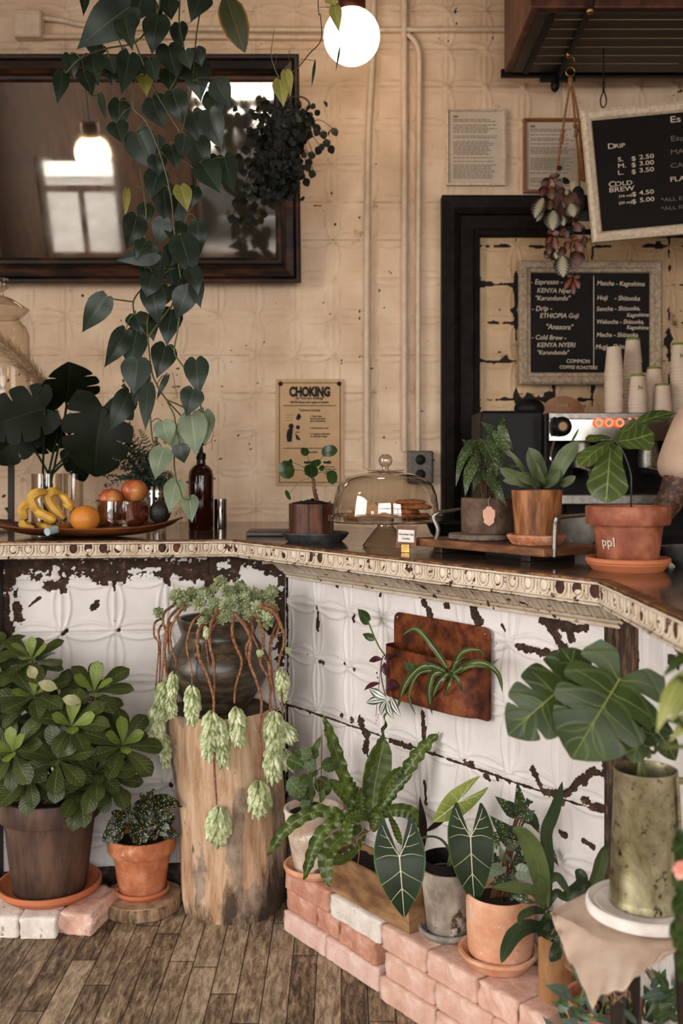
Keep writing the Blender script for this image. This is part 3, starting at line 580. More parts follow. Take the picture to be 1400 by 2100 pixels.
# menu board, slightly askew
rr=radians(5.4); ux=V((cos(rr),0,sin(rr))); uz=V((-sin(rr),0,cos(rr))); D=3.6; o=P(1215,498,D); bh=(P(1198,228,D)-o).dot(uz); k=D/F
mbd=thing('menu_board','tilted black menu board with drip and cold brew prices in a cream frame','menu board',o+ux*.3)
m=MB(); frame(m,o,ux,uz,.9,bh,[(0,-.012),(0,.012),(.012,.018),(.03,.012),(.036,.004),(.038,0)]); m.build('frame','cream_frame',mbd,flat=True)
m=MB(); plate(m,o+ux*.03+uz*.03,ux,uz,.84,bh-.06,.008,.001); m.build('board','chalk_black',mbd,flat=True)
nn=ux.cross(uz)
m='chalk'; md='chalk_dim'
for s,x,y,sz,mt__ in (('D',1245,306,16,m),('RIP',1259,304,12,m),('S.',1266,332,13,m),('$',1294,330,13,m),('2.50',1310,327,13,m),('M.',1266,345,13,m),('$',1294,343,13,m),('3.00',1310,340,13,m),('L.',1266,359,13,m),('$',1294,357,13,m),('3.50',1310,354,13,m),('C',1247,384,16,m),('OLD',1260,382,13,m),('BREW',1248,395,14,m),('(16 oz)',1268,405,7,m),('$',1295,403,13,m),('4.50',1310,400,13,m),('(20 oz)',1268,419,7,m),('$',1295,418,13,m),('5.00',1311,415,13,m),
    ('Es',1373,252,19,m),('Es',1374,290,16,md),('p',1394,288,13,md),('MAC',1374,317,14,md),('CAP',1374,345,14,md),('FLA',1373,373,14,m),('*ALL E',1355,414,11,md),('*ALL IC',1355,432,11,md)):
    mm=MB(); text(mm,s,P(x,y,D)+nn*.0016,ux,uz,sz*.98*k,.0002,1.42); mm.build('lettering',mt__,mbd,flat=True)
# chalkboard with handwriting
D=WY-.075; o=P(1063,789,D); w=(1354-1061)*D/F; h=(789-535)*D/F; k=D/F
cb=thing('chalkboard','handwritten coffee and tea chalkboard in a rough grey frame behind paper cups','chalkboard',o+X1*w/2)
m=MB(); frame(m,o,X1,Z1,w,h,[(0,-.012),(0,.012),(.01,.022),(.03,.02),(.034,.012),(.046,.01),(.05,0)]); m.build('frame','rough_frame',cb,flat=True)
m=MB(); plate(m,o+X1*.04+Z1*.04,X1,Z1,w-.08,h-.08,.01,.001); m.build('board','chalk_black',cb,flat=True)
m=MB()
for s,x,y,sz in (('- Espresso -',1087,583,12),('KENYA Nyeri',1100,600,11),('"Karundundu"',1096,616,11),('- Drip -',1089,638,12),('ETHIOPIA Guji',1106,652,11),('"Anasora"',1118,675,12),('- Cold Brew -',1089,696,11),('KENYA NYERI',1100,712,11),('"Karundundu"',1100,727,10),('COMMON',1160,744,9),('COFFEE ROASTERS',1146,756,8),
    ('Matcha - Kagoshima',1223,585,10.5),('Hoji    - Shizuoka',1223,615,11),('Sencha - Shizuoka,',1222,638,10.5),('Kagoshima',1284,650,9),('Wakocha - Shizuoka,',1222,664,10),('Kagoshima',1284,675,9),('Mecha - Shizuoka',1222,691,10.5),('Mugi - Shizuoka',1220,716,11)):
    text(m,s,P(x,y,D)+V((0,-.0022,0)),unit(V((1,0,.02*((y%3)-1)))),unit(V((.18,0,1))),sz*1.25*k,.0003,.92)
plate(m,P(1216,756,D)+V((0,-.0022,0)),X1,Z1,.003,190*k,.0005)
m.build('handwriting','chalk',cb,flat=True)
# lamps
emis('lamp_glass','ffe2c0',10.0)
def globe(c,label):
    t=thing('globe_lamp',label,'lamp',c)
    m=MB(); m.ball(c,.1,36,24); m.build('globe','lamp_glass',t)
    m=MB(); m.lathe([(.0,.17),(.046,.17),(.05,.155),(.05,.1),(.047,.088),(.0,.088)],c,32); m.build('collar','copper_dark',t)
    m=MB(); m.tube([c+V((0,0,.16)),V((c.x,c.y,CEIL))],.008,10); m.build('stem','copper_dark',t); return t
globe(P(721,75,3.56),'glowing round globe lamp hanging at the top centre of the wall')
nm_=X1.cross(uz_m:=unit(V((0,mt_.y,mt_.z))-V((0,mb_.y,mb_.z)))); dr_=unit(V(((190-700)/F,1,-(315-HY)/F))); M_=V((0,0,CH))+dr_*((mb_-V((0,0,CH))).dot(nm_)/dr_.dot(nm_)); globe(M_+(dr_-nm_*2*dr_.dot(nm_))*1.9,'glowing round globe lamp seen only as a reflection in the mirror')
# ---------------------------------------------------------------- pots, saucers, soils
def on(px,py,z=HC): return G(px,py,z)
pm('terracotta',['a15c3a','b26b47','c48462'],9,.75,spots=[('7a3b20',30,.66),('cf9a7a',6,.62)],bump=.2)
pm('terracotta_new',['b06440','bd7148'],12,.6,bump=.08,stretch=(.3,.3,2)); pm('terracotta_dark',['6b3621','854830','a06246'],7,.6,spots=[('b8856a',14,.7)])
pm('terracotta_pale',['c98e6c','d7a07f','dcb196'],5,.8,spots=[('e3c8b8',9,.6),('b0663f',4,.64)]); pm('brown_pot',['3f2d24','4f3a2f','63493b'],10,.6,stretch=(1,1,.25),spots=[('7b5a45',40,.7)],bump=.3)
pm('limed_pot',['b09680','cdb9a8','e0d2c5'],4,.85,spots=[('6b4a36',3,.6),('e9e0d6',8,.6)],bump=.3); pm('grey_aged_pot',['75685c','9a8e80','b9aea0'],6,.8,spots=[('4f3c2e',5,.57),('ddd6cd',4,.6)],bump=.4,stretch=(1,1,.7))
pm('grey_saucer',['77736c','8c8880','9c9890'],10,.7,spots=[('c3c0bb',20,.64)]); pm('slate',['2a2a2a','3a3a39','4a4946'],14,.55,bump=.4); pm('soil',['17100b','231810','3a2a1d'],60,.95,bump=1.2,bd=.006,spots=[('9d8b76',90,.72)])
pm('bark_brown',['3c281c','5b3f2d','7a5a43'],18,.8,stretch=(1,1,.5),bump=1,bd=.006); pm('carved_wood',['5a3115','85502a','a8713f'],16,.5,bump=.5,stretch=(1,1,.2)); pm('tray_wood',['4f2f1a','6b4227','8a5b37'],14,.5,stretch=(.3,.3,1),bump=.3)
pm('hex_wood',['34190d','532c18','70432a'],20,.5,stretch=(1,1,.25),bump=.5,spots=[('140b07',16,.64)]); pm('dish_wood',['3e1f10','5f3118','7d4622'],10,.35,stretch=(.3,1,1)); pm('stone_slab',['5a4a41','6f5f55','83746a'],16,.8,bump=.8,bd=.004)
pm('board_dark',['2c2420','3c322b'],9,.4); pm('kraft',['9c7a58','b08c68'],8,.8); pm('label_white',['e6ddd6'],5,.7,bump=0); pm('tag_pink',['d8a488','e0b096'],8,.7,bump=0)
def disc(m,c,r,n=24,bumpy=.003):
    c=V(c)
    m.grid(lambda u,v: c+V((r*v*cos(2*pi*u),r*v*sin(2*pi*u),bumpy*(sin(u*40+v*9)+sin(v*13+u*25))*(1-v)+.006*(1-v))),n,6,True)
def potprof(rt,rb,h,rim=.03,lip=.004,th=.009):
    k=(h-rim)/h; rm=rb+(rt-lip-.002-rb)*k
    return [(0,0),(rb-.004,0),(rb,.004),(rb+(rm-rb)*.5,(h-rim)*.5),(rm,h-rim),(rt-.003,h-rim+.0005),(rt-.001,h-rim+.004),(rt,h-.004),(rt-.002,h),(rt-th,h),(rt-th-.002,h-.006),(rt-th-.006,h-.03),(rb,h-.035)]
def saucprof(r,h,th=.007): return [(0,0),(r*.82,0),(r*.86,.003),(r*.97,h*.55),(r*.965,h*.62),(r,h*.7),(r,h-.002),(r-.002,h),(r-th,h),(r-th-.004,h*.5),(r*.8,h*.32),(0,h*.32)]
def saucer(c,r,h,mat,label,name='saucer',prof=None,wob=0):
    m=MB(); m.lathe(prof or saucprof(r,h),c,56,wob=wob); return tag(m.build(name,mat,org=c),label,'saucer')
def potted(name,label,cat,c,prof,mat,soilr=None,soilz=None,wob=0,seed=0,potname='pot'):
    t=thing(name,label,cat,c); m=MB(); m.lathe(prof,c,56,wob=wob,seed=seed); m.build(potname,mat,t)
    if soilr: m=MB(); disc(m,V(c)+V((0,0,soilz)),soilr); m.build('soil','soil',t)
    return t
# ---------------------------------------------------------------- on the worktop: left
pm('jar_dark',['1b1511'],5,.4); glassmat('clear_glass','f2ede6'); glassmat('jar_glass','f6f2ec',0,.03,.5); glassmat('clear_glass_thick','e2dad0',0,.13,1.3); glassmat('dome_glass','f3eee6',0,.1,1.3)
pm('brown_plastic',['120d0b'],5,.3)
st=P(-24,1000,3.62); m=MB(); zt=CH-(936-HY)*3.62/F; m.box((st.x,3.62,zt-.012),(.13,.2,.024)); 
for sx_ in (-.055,.055):
    for sy_ in (-.085,.085): m.box((st.x+sx_,3.62+sy_,(HC+zt-.024)/2),(.02,.02,zt-.024-HC))
m.box((st.x,3.62,HC+.02),(.11,.17,.02)); tag(m.build('wooden_stand','dark_wood',org=(st.x,3.62,HC),flat=True,bevel=.002),'small dark wooden stand under the tall glass jar at the left edge','stand')
c=V((st.x+.075-.01,3.62,zt)); jx=P(16,700,3.62).x; c=V((jx-.03,3.62,zt)); 
jr=.105; jt=thing('glass_jar','tall clear glass jar with knobbed glass lid at the left edge','jar',c); jh=(CH-(655-HY)*3.62/F)-zt
m=MB(); m.lathe([(0,.004),(jr,.004),(jr+.004,.02),(jr+.002,jh*.5),(jr,jh-.06),(jr-.012,jh-.025),(jr-.03,jh-.01),(jr-.032,jh),(jr-.034,jh)],c,56); m.build('body','jar_glass',jt)
m=MB(); m.lathe([(jr-.04,jh+.001),(jr-.03,jh+.005),(jr-.005,jh+.03),(jr,jh+.038),(jr-.02,jh+.05),(jr-.06,jh+.075),(.016,jh+.085),(.012,jh+.1),(.03,jh+.113),(.036,jh+.13),(.03,jh+.147),(0,jh+.153)],c,48); m.build('lid','clear_glass',jt)
m=MB(); m.lathe([(0,.014),(jr-.007,.014),(jr-.007,jh*.16),(jr*.5,jh*.18),(0,jh*.17)],c,40,wob=.01); m.build('dried_filling',pm('dried',['8a6a4a','a98a66','c4a887'],40,.9,bump=1,bd=.008),jt)
# pampas plume
pm('pampas',['9c7f5f','b39472','c7aa88'],30,.9,bump=0)
pt_=thing('pampas_grass','fluffy beige pampas grass plume leaning behind the monstera leaves','dried grass',P(125,905,3.5))
m=MB(); ax=[P(149,1055,3.5),P(136,905,3.48),P(104,812,3.41),P(58,752,3.37),P(0,700,3.35),P(-50,668,3.34)]; m.tube(ax,.0028,6,sub=5); m.build('stem','pampas',pt_)
m=MB(); r=random.Random(5); axs,_=smooth(ax[2:],14)
for k in range(1900):
    i=r.randrange(len(axs)-2); p=axs[i]; d=unit(axs[i+1]-axs[i]); a=r.uniform(0,6.28); x=d.orthogonal().normalized(); o_=Matrix.Rotation(a,3,d)@x; L=r.uniform(.03,.085)*(.6+.5*sin(pi*min(1,i/len(axs)+.2)))
    q=p+(d*r.uniform(.5,1)+o_*r.uniform(.25,.75)+V((0,0,-.15)))*L; w=o_.cross(d)*.0011; mid=p.lerp(q,.55)+o_*.006; m.add([p-w,p+w,mid+w,mid-w,q],[(0,1,2,3),(3,2,4)])
m.build('plume','pampas',pt_)
# dark monstera leaves in glass vases
leafmat('monstera_dark','10160c','181f10','262f18',.035,.5,side=0,spec=.12)
leafmat('monstera_mat','2a3a17','3a4b1f','7d8a45',.03,.4,side=6,sv=.12)
def monstera(mb,b,t,w,slots=(.12,.3,.48,.66),depth=.42,g=.055,lobe=.2,vein=None,**kw):
    f=LF(b,t,**kw); tb=[(0,.7),(.1,.9),(.25,1),(.45,.97),(.65,.8),(.82,.5),(.93,.24),(1,.03)]
    bnd=[0]+list(slots)+[1.0]
    def pos(sg,u,v):
        wd=interp(tb,v)*w/2; lx=sg*u*wd; ly=f.L*(v-lobe*(1-v)**2.2*sin(pi*.5*min(1,u/.6))+.10*u*(1-v)*(v>.05)*v*3)
        return f.S(lx,ly,0,w/2),(.5+.5*sg*u,v)
    for sg in (-1,1):
        for k in range(len(bnd)-1):
            lo0,hi0=bnd[k],bnd[k+1]; vs=[];uv=[]; NU,NV=12,5
            for i in range(NU+1):
                u=i/NU; e=max(0,(u-depth)/(1-depth)); gg=g*(e**.6 if e>0 else 0)+(.016*max(0,(u-.85)/.15)**2)
                lo=lo0+(gg if k>0 else 0); hi=hi0-(gg*.6 if k<len(bnd)-2 else 0)
                for j in range(NV+1):
                    a,b2=pos(sg,u*(1-.045*abs(2*j/NV-1)**3*(k>0 or j>2)),lo+(hi-lo)*j/NV); vs.append(a); uv.append(b2)
            n=NV+1; mb.add(vs,[(i*n+j,(i+1)*n+j,(i+1)*n+j+1,i*n+j+1) for i in range(NU) for j in range(NV)],uv)
    if vein:
        m2,r=vein; m2.tube([f.S(0,f.L*q/8,.0012,w/2) for q in range(9)],[r*(1-.085*q) for q in range(9)],6)
        for sg in (-1,1):
            for k in range(len(bnd)-1):
                v0=bnd[k]*.9+.02; pts=[]
                for i in range(5):
                    u=i/4*.85; a,_=pos(sg,u,min(.97,(bnd[k]+bnd[k+1])/2+.0*u)); pts.append(a.lerp(f.S(0,f.L*v0,0,w/2),(1-i/4)**2))
                nrm=f.n0*.001; m2.tube([p+nrm for p in pts],[r*.5*(1-.17*q) for q in range(5)],5)
    return f
def cylvase(px,d,r,h,label,name='glass_vase',mat='clear_glass',cat='vase'):
    c=V(((px-700)*d/F,d,HC)); t=thing(name,label,cat,c); m=MB(); m.lathe([(0,.001),(r,.001),(r,h),(r-.003,h),(r-.004,.012),(0,.012)],c,40); m.build('glass',mat,t); return c
v1=cylvase(96,3.42,.052,.2,'clear glass vase holding the dark monstera stems on the left')
v2=cylvase(150,3.5,.035,.2,'narrower clear glass vase behind the orange')
mt=thing('monstera_cuttings','dark glossy monstera leaves standing in the glass vase behind the bananas','plant',v1+V((0,0,.012)))
m=MB(); D=3.38
spec=[((134,822),(140,742),138,3.4,-.05,.5),((92,838),(-30,880),118,3.3,.02,.2),((211,835),(196,978),152,3.28,.05,.3),((62,880),(-18,944),90,3.4,.05,.1),((148,905),(172,988),60,3.45,.05,.3),((118,862),(60,925),84,3.42,.05,-.3)]
for (b,t,w,d,dt,ro) in spec: m=MB(); monstera(m,P(b[0],b[1],d),P(t[0],t[1],d+dt),w*d/F,roll=ro,bend=.1,fold=.25,g=.02,depth=.6,slots=(.2,.42,.64)); m.build('leaf','monstera_dark',mt)
m=MB()
for (b,t,w,d,dt,ro),x in zip(spec,(-.02,.02,.03,-.03,.01,0)): m.tube([v1+V((x,.01,.02)),v1+V((x*-.6,0,.16)),P(b[0],b[1]+26,d),P(b[0],b[1],d)],.004,6,sub=4)
m.build('stems','monstera_dark',mt)
# fruit dish
pm('banana',['b98a35','c99b3f','d2a748'],10,.5,bump=.05,spots=[('5f3d1c',34,.72)]); pm('banana_tip',['3a2413'],8,.7); pm('orange_skin',['c4772a','cf8430'],90,.45,bump=.6,bd=.001,fine=160); pm('apple',['8e3626','a84f30','c4854a'],5,.3,bump=.0,stretch=(1,1,.35),lo=.4,hi=.62); pm('avocado',['14100e','231b16'],40,.5,bump=.6,fine=120)
pm('apple_dark',['702a26','8a3c30','9c5240'],6,.3,bump=0,stretch=(1,1,.35))
dc=V(((172-700)*3.2/F,3.2,HC)); 
m=MB()
def dish(u,v):
    a=2*pi*u; top=v>.5; k=(1-2*v) if v<=.5 else (2*v-1); k=abs(k) ; rr_=1-0; 
    q = v*2 if v<=.5 else 2-v*2
    x=.315*q*cos(a); y=.125*q*sin(a); z=.006+.024*q**3+.03*(abs(cos(a))*q)**4
    return dc+V((x,y,z-(.0 if v<=.5 else .006)))
m.grid(dish,64,20,True); m.tube([dish(i/64,.5) for i in range(65)],.003,6,cap=False); tag(m.build('fruit_dish','dish_wood',org=dc),'long shallow wooden dish of fruit with upturned ends','dish')
for sx_ in(-.08,.08): pass
def zp(x,y,d): return P(x/2.8,560+y/2.8,d)
def banana(m,m2,pts,d,r):
    p=[zp(*q,d+(.0 if i else .02)) for i,q in enumerate(pts)]; r*=d/F/2.8; pp_,_=smooth(p,6); n=len(pp_)
    rad=[r*(.4+.6*min(1,i/(n*.3))**.7)*(1 if i<n*.75 else max(.35,1-(i-n*.75)/(n*.25)*.7)) for i in range(n)]
    m.tube(pp_,rad,7); m2.ball(pp_[-1],r*.42,8,6)
for lab,crown,lst,d in (('left hand of ripe yellow bananas lying on the wooden dish',(250,1265),[((268,1258),(215,1262),(185,1292),(197,1338),(226,1366),31),((190,1318),(150,1330),(128,1362),(150,1412),29),((196,1360),(232,1380),(280,1405),(322,1421),29),((138,1418),(132,1440),(158,1464),(198,1470),27)],3.16),
    ('right hand of ripe yellow bananas beside the orange',(420,1362),[((352,1262),(300,1258),(276,1290),(312,1355),(370,1412),33),((338,1272),(372,1290),(398,1326),(420,1354),22),((215,1440),(262,1460),(322,1476),(385,1452),26),((360,1330),(385,1338),(402,1350),(420,1362),15)],3.2)):
    t=thing('banana_bunch',lab,'bananas',zp(*crown,d)-V((0,0,.05)))
    for q in lst: m=MB(); m2=MB(); banana(m,m2,q[:-1],d,q[-1]); b=m.build('banana','banana',t); m2.build('tip','banana_tip',b)
    m=MB(); m.tube([zp(crown[0],crown[1],d+.02),zp(crown[0]-12,crown[1]-14,d+.02)],.008,8); m.build('stalk','banana_tip',t)
def fruit(name,label,cat,px,py,d,r,mat,sq=(1,1,.95),dimple=.16,stem=True):
    c=P(px,py,d); t=thing(name,label,cat,c-V((0,0,r))); m=MB()
    def fn(u,v):
        th=pi*v; a=2*pi*u; k=1+.02*sin(5*a)*sin(th)**2; z=-cos(th); rr2=sin(th)
        z-= -dimple*math.exp(-(rr2/.3)**2)*(z<0)+dimple*math.exp(-(rr2/.3)**2)*(z>0)
        return c+V((r*sq[0]*k*rr2*cos(a),r*sq[1]*k*rr2*sin(a),r*sq[2]*z))
    m.grid(fn,28,18,True); m.build('flesh',mat,t)
    if stem: m=MB(); m.tube([c+V((0,0,r*.72)),c+V((.002,0,r*1.05))],.0015,6); m.build('stem','banana_tip',t)
    return t
fruit('orange','whole orange on the wooden dish between bananas and apples','orange',174,1064,3.14,.046,'orange_skin',dimple=.04,stem=False)
fruit('apple','red and yellow apple at the upper left of the glass bowl','apple',228,1024,3.2,.039,'apple'); fruit('apple','red and yellow apple topmost in the glass bowl','apple',275,1007,3.24,.043,'apple')
fruit('apple','dark red apple at the bottom right of the glass bowl','apple',277,1054,3.19,.042,'apple_dark'); fruit('apple','dark apple at the bottom left of the glass bowl','apple',226,1059,3.25,.036,'apple_dark')
fruit('avocado','dark avocado at the right end of the dish','avocado',328,1050,3.2,.036,'avocado',(.95,.9,1.05),.02,False)
c=V(((252-700)*3.2/F,3.2,HC+.02)); tb_=thing('glass_bowl','clear glass bowl holding red apples on the wooden dish','bowl',c); m=MB(); r=.083; m.lathe([(0,.001),(r*.88,.001),(r*.97,.01),(r,.04),(r,.094),(r-.003,.096),(r-.004,.04),(r*.9,.008),(0,.006)],c,48); m.build('bowl','clear_glass_thick',tb_)
t=thing('marker_pen','pale teal capped marker lying on the front of the dish','marker',zp(290,1482,3.06)-V((0,0,.012)))
m=MB(); a,b=zp(270,1486,3.05),zp(322,1472,3.085); m.tube([a,b],.0125,16); m.build('cap',pm('teal_cap',['9db5b0','aac2bd'],5,.5,bump=0),t); m=MB(); m.tube([b,zp(400,1455,3.14)],.0115,16); m.build('barrel','dish_wood',t)
# fern and sprigs in a banded jar
fj=V(((320-700)*3.5/F,3.5,HC)); t=thing('banded_jar','glass jar with a perforated metal band holding ferns','jar',fj); m=MB(); m.lathe([(0,.001),(.034,.001),(.036,.01),(.036,.15),(.033,.155),(.033,.012),(0,.01)],fj,36); m.build('glass','clear_glass_thick',t)
m=MB(); m.lathe([(.037,.118),(.0385,.118),(.0385,.142),(.037,.142),(.037,.118)],fj,36); b=m.build('metal_band','chrome',t)
for k in range(9):
    m=MB(); a=-pi+k*pi/8; m.lathe([(0,.001),(.003,.001),(.003,-.001)],fj+V((.0385*cos(a),.0385*sin(a),.13)),8,R=R_(a,'Z')@R_(pi/2,'Y')); m.build('hole','black_plastic',b)
leafmat('fern_mat','1f2b15','2c3b1c',None,rough=.5); leafmat('sprig_mat','1b2416','273320',None,rough=.5)
def frond(m,pts,w,n=26,r_=None,dead=0):
    p,_=smooth([V(q) for q in pts],8); N=len(p); m.tube(p,.0011,5)
    for i in range(1,n):
        k=i/n; q=p[int(k*(N-1))]; d=unit(p[min(N-1,int(k*(N-1))+1)]-p[max(0,int(k*(N-1))-1)]); s=d.cross(unit(V((0,0,CH))-q)); L=w*(.35+.65*sin(pi*min(1,k*.9+.12)))*(1-.55*k)
        for sg in (-1,1):
            t_=q+(s*sg+d*.45)*L; leaf(m,q,t_,L*.34,'lance',2,4,bend=.1,roll=r_ or 0)
t=thing('fern_cuttings','dark green fern fronds and fine sprigs behind the apples','plant',fj+V((0,0,.012)))
m=MB(); r=random.Random(3)
for k,(x,y) in enumerate(((195,905),(225,890),(262,905),(240,870),(285,880),(180,960),(300,930),(215,1000),(255,985),(330,960),(270,930),(235,940),(205,940),(290,960),(270,1010),(245,1020),(360,990),(350,1020),(320,900))):
    e=P(x,y,3.46+r.uniform(-.06,.05)); b=fj+V((r.uniform(-.02,.02),r.uniform(-.02,.02),.13)); frond(m,[fj+V((0,0,.03)),b,b.lerp(e,.5)+V((0,0,.05)),e],.034,24)
m.build('fronds','fern_mat',t)
m=MB()
for k in range(26):
    e=P(r.uniform(185,345),r.uniform(868,1000),3.42+r.uniform(-.05,.08)); b=fj+V((0,0,.12)); p,_=smooth([b,b.lerp(e,.5)+V((0,0,.03)),e],7); m.tube(p,.0009,4)
    for q in p[4:]:
        for j in range(2): o_=V((r.uniform(-1,1),r.uniform(-1,.3),r.uniform(-.4,1))).normalized()*.013; leaf(m,q,q+o_,.006,'ell',2,3)
m.build('sprigs','sprig_mat',t)
# amber bottle, steel cup
c=V(((412-700)*3.6/F,3.6,HC)); t=thing('amber_bottle','tall amber glass bottle with black top at the end of the vine','bottle',c)
def ambmat():
    t_=NT('amber_glass'); t_.setp(col=lin('2e0d07'),rough=.07,spec=.6,trans=.35,ior=1.45); MAT['amber_glass']=t_.m
ambmat(); m=MB(); m.lathe([(0,0),(.042,0),(.0445,.004),(.0445,.19),(.041,.21),(.03,.225),(.017,.234),(.015,.25),(.015,.258),(0,.258)],c,40); m.build('body','amber_glass',t)
m=MB(); m.lathe([(.0,.25),(.0175,.25),(.0175,.272),(.008,.276),(.006,.3),(.012,.302),(.012,.31),(0,.312)],c,24); m.build('cap','black_plastic',t)
c=V(((452-700)*3.62/F,3.62,HC)); m=MB(); m.lathe([(0,0),(.022,0),(.023,.003),(.023,.107),(.0215,.107),(.021,.01),(0,.01)],c,36); tag(m.build('steel_cup','chrome',org=c),'small straight steel cup right of the amber bottle','cup')
# ---------------------------------------------------------------- on the worktop: middle
c=V(((646-700)*2.98/F,2.98,HC)); m=MB(); m.lathe([(0,.004),(.07,.004),(.08,.0),(.093,.012),(.101,.024),(.1,.028),(.09,.026),(.08,.016),(0,.014)],c,56,wob=.006); tag(m.build('slate_dish','slate',org=c),'round dark slate dish under the small wooden pilea pot','dish')
c1=P(545,1084,3.25); m=MB(); m.box(V((c1.x+.06,3.27,HC+.008)),(.24,.16,.016)); tag(m.build('cutting_board','board_dark',org=(c1.x+.06,3.27,HC),flat=True,bevel=.004),'thin dark board lying behind the pilea pot','board')
c=V(((638-700)*2.97/F,2.97,HC+.016)); pt2=thing('pilea_plant','small round-leaved plant in an octagonal wooden pot on the slate dish','plant',c)
def ngon(r,n,a0=0): return [(c.x+r*cos(a0+2*pi*i/n),c.y+r*sin(a0+2*pi*i/n)) for i in range(n)]
m=MB(); m.prism(ngon(.066,10,.2),c.z,c.z+.098); o=m.build('pot','hex_wood',pt2,flat=True,bevel=.003)
m=MB(); disc(m,c+V((0,0,.1)),.06,20,.004); m.build('soil','soil',pt2)
m=MB()
for k in range(10):
    a=.2+2*pi*k/10; m.tube([c+V((.066*cos(a),.066*sin(a),.001)),c+V((.0665*cos(a),.0665*sin(a),.097))],.0018,5)
m.build('stave_edge','dark_wood',pt2)
leafmat('pilea_mat','1f3018','31471f','5a6f35',.02,.22); D=2.95
def zq(x,y,d): return P(480+x/3.043,700+y/3.043,d)
top=zq(490,850,D); base_=zq(515,990,D)
m=MB(); pts=[base_,zq(500,930,D),top]; m.tube(pts,[.0065,.0055,.0045],9,sub=6)
for k in range(9): q=base_.lerp(top,k/9); m.ball(q+V((.004*(-1)**k,-.003,0)),.003,6,5)
m.build('trunk','bark_brown',pt2)
m=MB(); ms=MB()
for (b,t_,w) in (((372,790),(275,815),118),((480,770),(478,850),92),((505,740),(515,785),70),((545,690),(645,680),78),((445,665),(435,715),56),((605,805),(615,892),70),((545,775),(550,810),38),((355,735),(345,775),26),((322,930),(350,990),26)):
    cc=((b[0]+t_[0])/2,(b[1]+t_[1])/2); m=MB(); leaf(m,zq(*b,D-.01),zq(*t_,D-.03),w*D/F/3.043*1.0,'round',8,10,bend=.06,fold=.05,roll=random.uniform(-.3,.3)); m.build('leaf','pilea_mat',pt2); ms.tube([top,top.lerp(zq(*b,D),.5)+V((0,0,.006)),zq(*cc,D-.012)],.0011,5,sub=4)
ms.build('leaf_stalks',leafmat('stalk_green','4f5a30','6b7440'),pt2)
# cake stand, dome, cookies
cc=V(((790-700)*2.76/F,2.76,HC)); cs=thing('cake_stand','clear glass cake stand on a flared foot','cake stand',cc)
m=MB(); m.lathe([(.06,0),(.064,.004),(.055,.02),(.035,.045),(.022,.058),(.022,.062),(.05,.066),(.15,.07),(.158,.074),(.16,.088),(.157,.09),(.154,.08),(.0,.079)],cc,72); m.build('stand','clear_glass_thick',cs)
m=MB(); z0=.082; R0=.146
m_=[(R0,z0),(R0+.002,z0+.01),(R0,z0+.03),(R0-.004,z0+.06),(R0-.014,z0+.088),(R0-.035,z0+.108),(R0-.075,z0+.122),(.03,z0+.129),(.012,z0+.131),(0,z0+.131)]
dm=thing('cake_dome','clear glass dome with round glass knob covering the cookies','cake dome',cc+V((0,0,z0))); m.lathe(m_,cc,72); m.build('dome','dome_glass',dm)
m=MB(); m.lathe([(.05,z0+.129),(.052,z0+.131),(.01,z0+.134),(.009,z0+.14),(.016,z0+.146),(.0195,z0+.157),(.017,z0+.168),(.008,z0+.175),(0,z0+.176)],cc,32); m.build('knob','clear_glass_thick',dm)
pm('cookie',['8a5228','b06c3a','c98a50'],22,.8,bump=1,bd=.004,spots=[('2a150b',30,.66)])
r=random.Random(8); ck=None
for k,(x,y,z) in enumerate(((-.07,-.04,.079),(-.035,.05,.079),(.04,-.05,.079),(.085,.01,.079),(.03,.045,.079),(.05,-.01,.092),(.085,-.02,.105),(-.05,0,.092),(.045,.03,.106),(.07,.0,.118))):
    if ck is None:
        ck=True; m=MB(); m.lathe([(0,.0),(.036,.0),(.043,.004),(.043,.007),(.034,.012),(.015,.014),(0,.0135)],(0,0,0),28,wob=.02); co=m.build('cookie','cookie',org=(0,0,0)); o=co
    else: o=co.copy(); COL.objects.link(o)
    o.location=cc+V((x,y,z+.001)); o.rotation_euler=(0,0,r.uniform(0,6)); tag(o,'chocolate chip cookie lying under the clear glass dome','cookie','cookies under the glass dome')
m=MB(); q=cc+V((-.035,-.1,.083)); m.add([q+V((-.055,0,0)),q+V((.06,.0,.0)),q+V((.05,.05,.03)),q+V((0,.045,.042)),q+V((-.05,.05,.02))],[(0,1,2,3,4)]); tag(m.build('wax_paper','kraft',org=q,flat=True),'brown wax paper folded in front of the cookies','paper')
m=MB(); q=zq(520,1170,2.72); a=zq(560,1080,2.72); b=zq(605,1085,2.74); c_=zq(560,1165,2.72); m.add([q,a,b,c_],[(0,1,2,3)]); 
sg=G(832,1133,HC); t=thing('cookie_sign','small chocolate chip cookies sign in a brass holder','sign',sg)
m=MB(); m.box(sg+V((-.002,0,.011)),(.022,.012,.022)); m.build('holder','brass',t,flat=True,bevel=.001)
o=sg+V((-.026,-.001,.012)); ux2=unit(V((1,0,-.05))); uz2=unit(V((.05,.12,1))); m=MB(); plate(m,o,ux2,uz2,.052,.058,.004); m.build('card','tray_wood',t,flat=True); n2=ux2.cross(uz2)
m=MB(); plate(m,o+ux2*.004+uz2*.016,ux2,uz2,.042,.032,.001,.0014); m.build('label','label_white',t,flat=True); m=MB(); text(m,'Chocolate Chip',o+ux2*.025+uz2*.034+n2*.0018,ux2,uz2,.0072,.0001,.85,'CENTER'); text(m,'Cookies',o+ux2*.025+uz2*.023+n2*.0018,ux2,uz2,.0072,.0001,.85,'CENTER'); m.build('lettering','ink',t,flat=True)
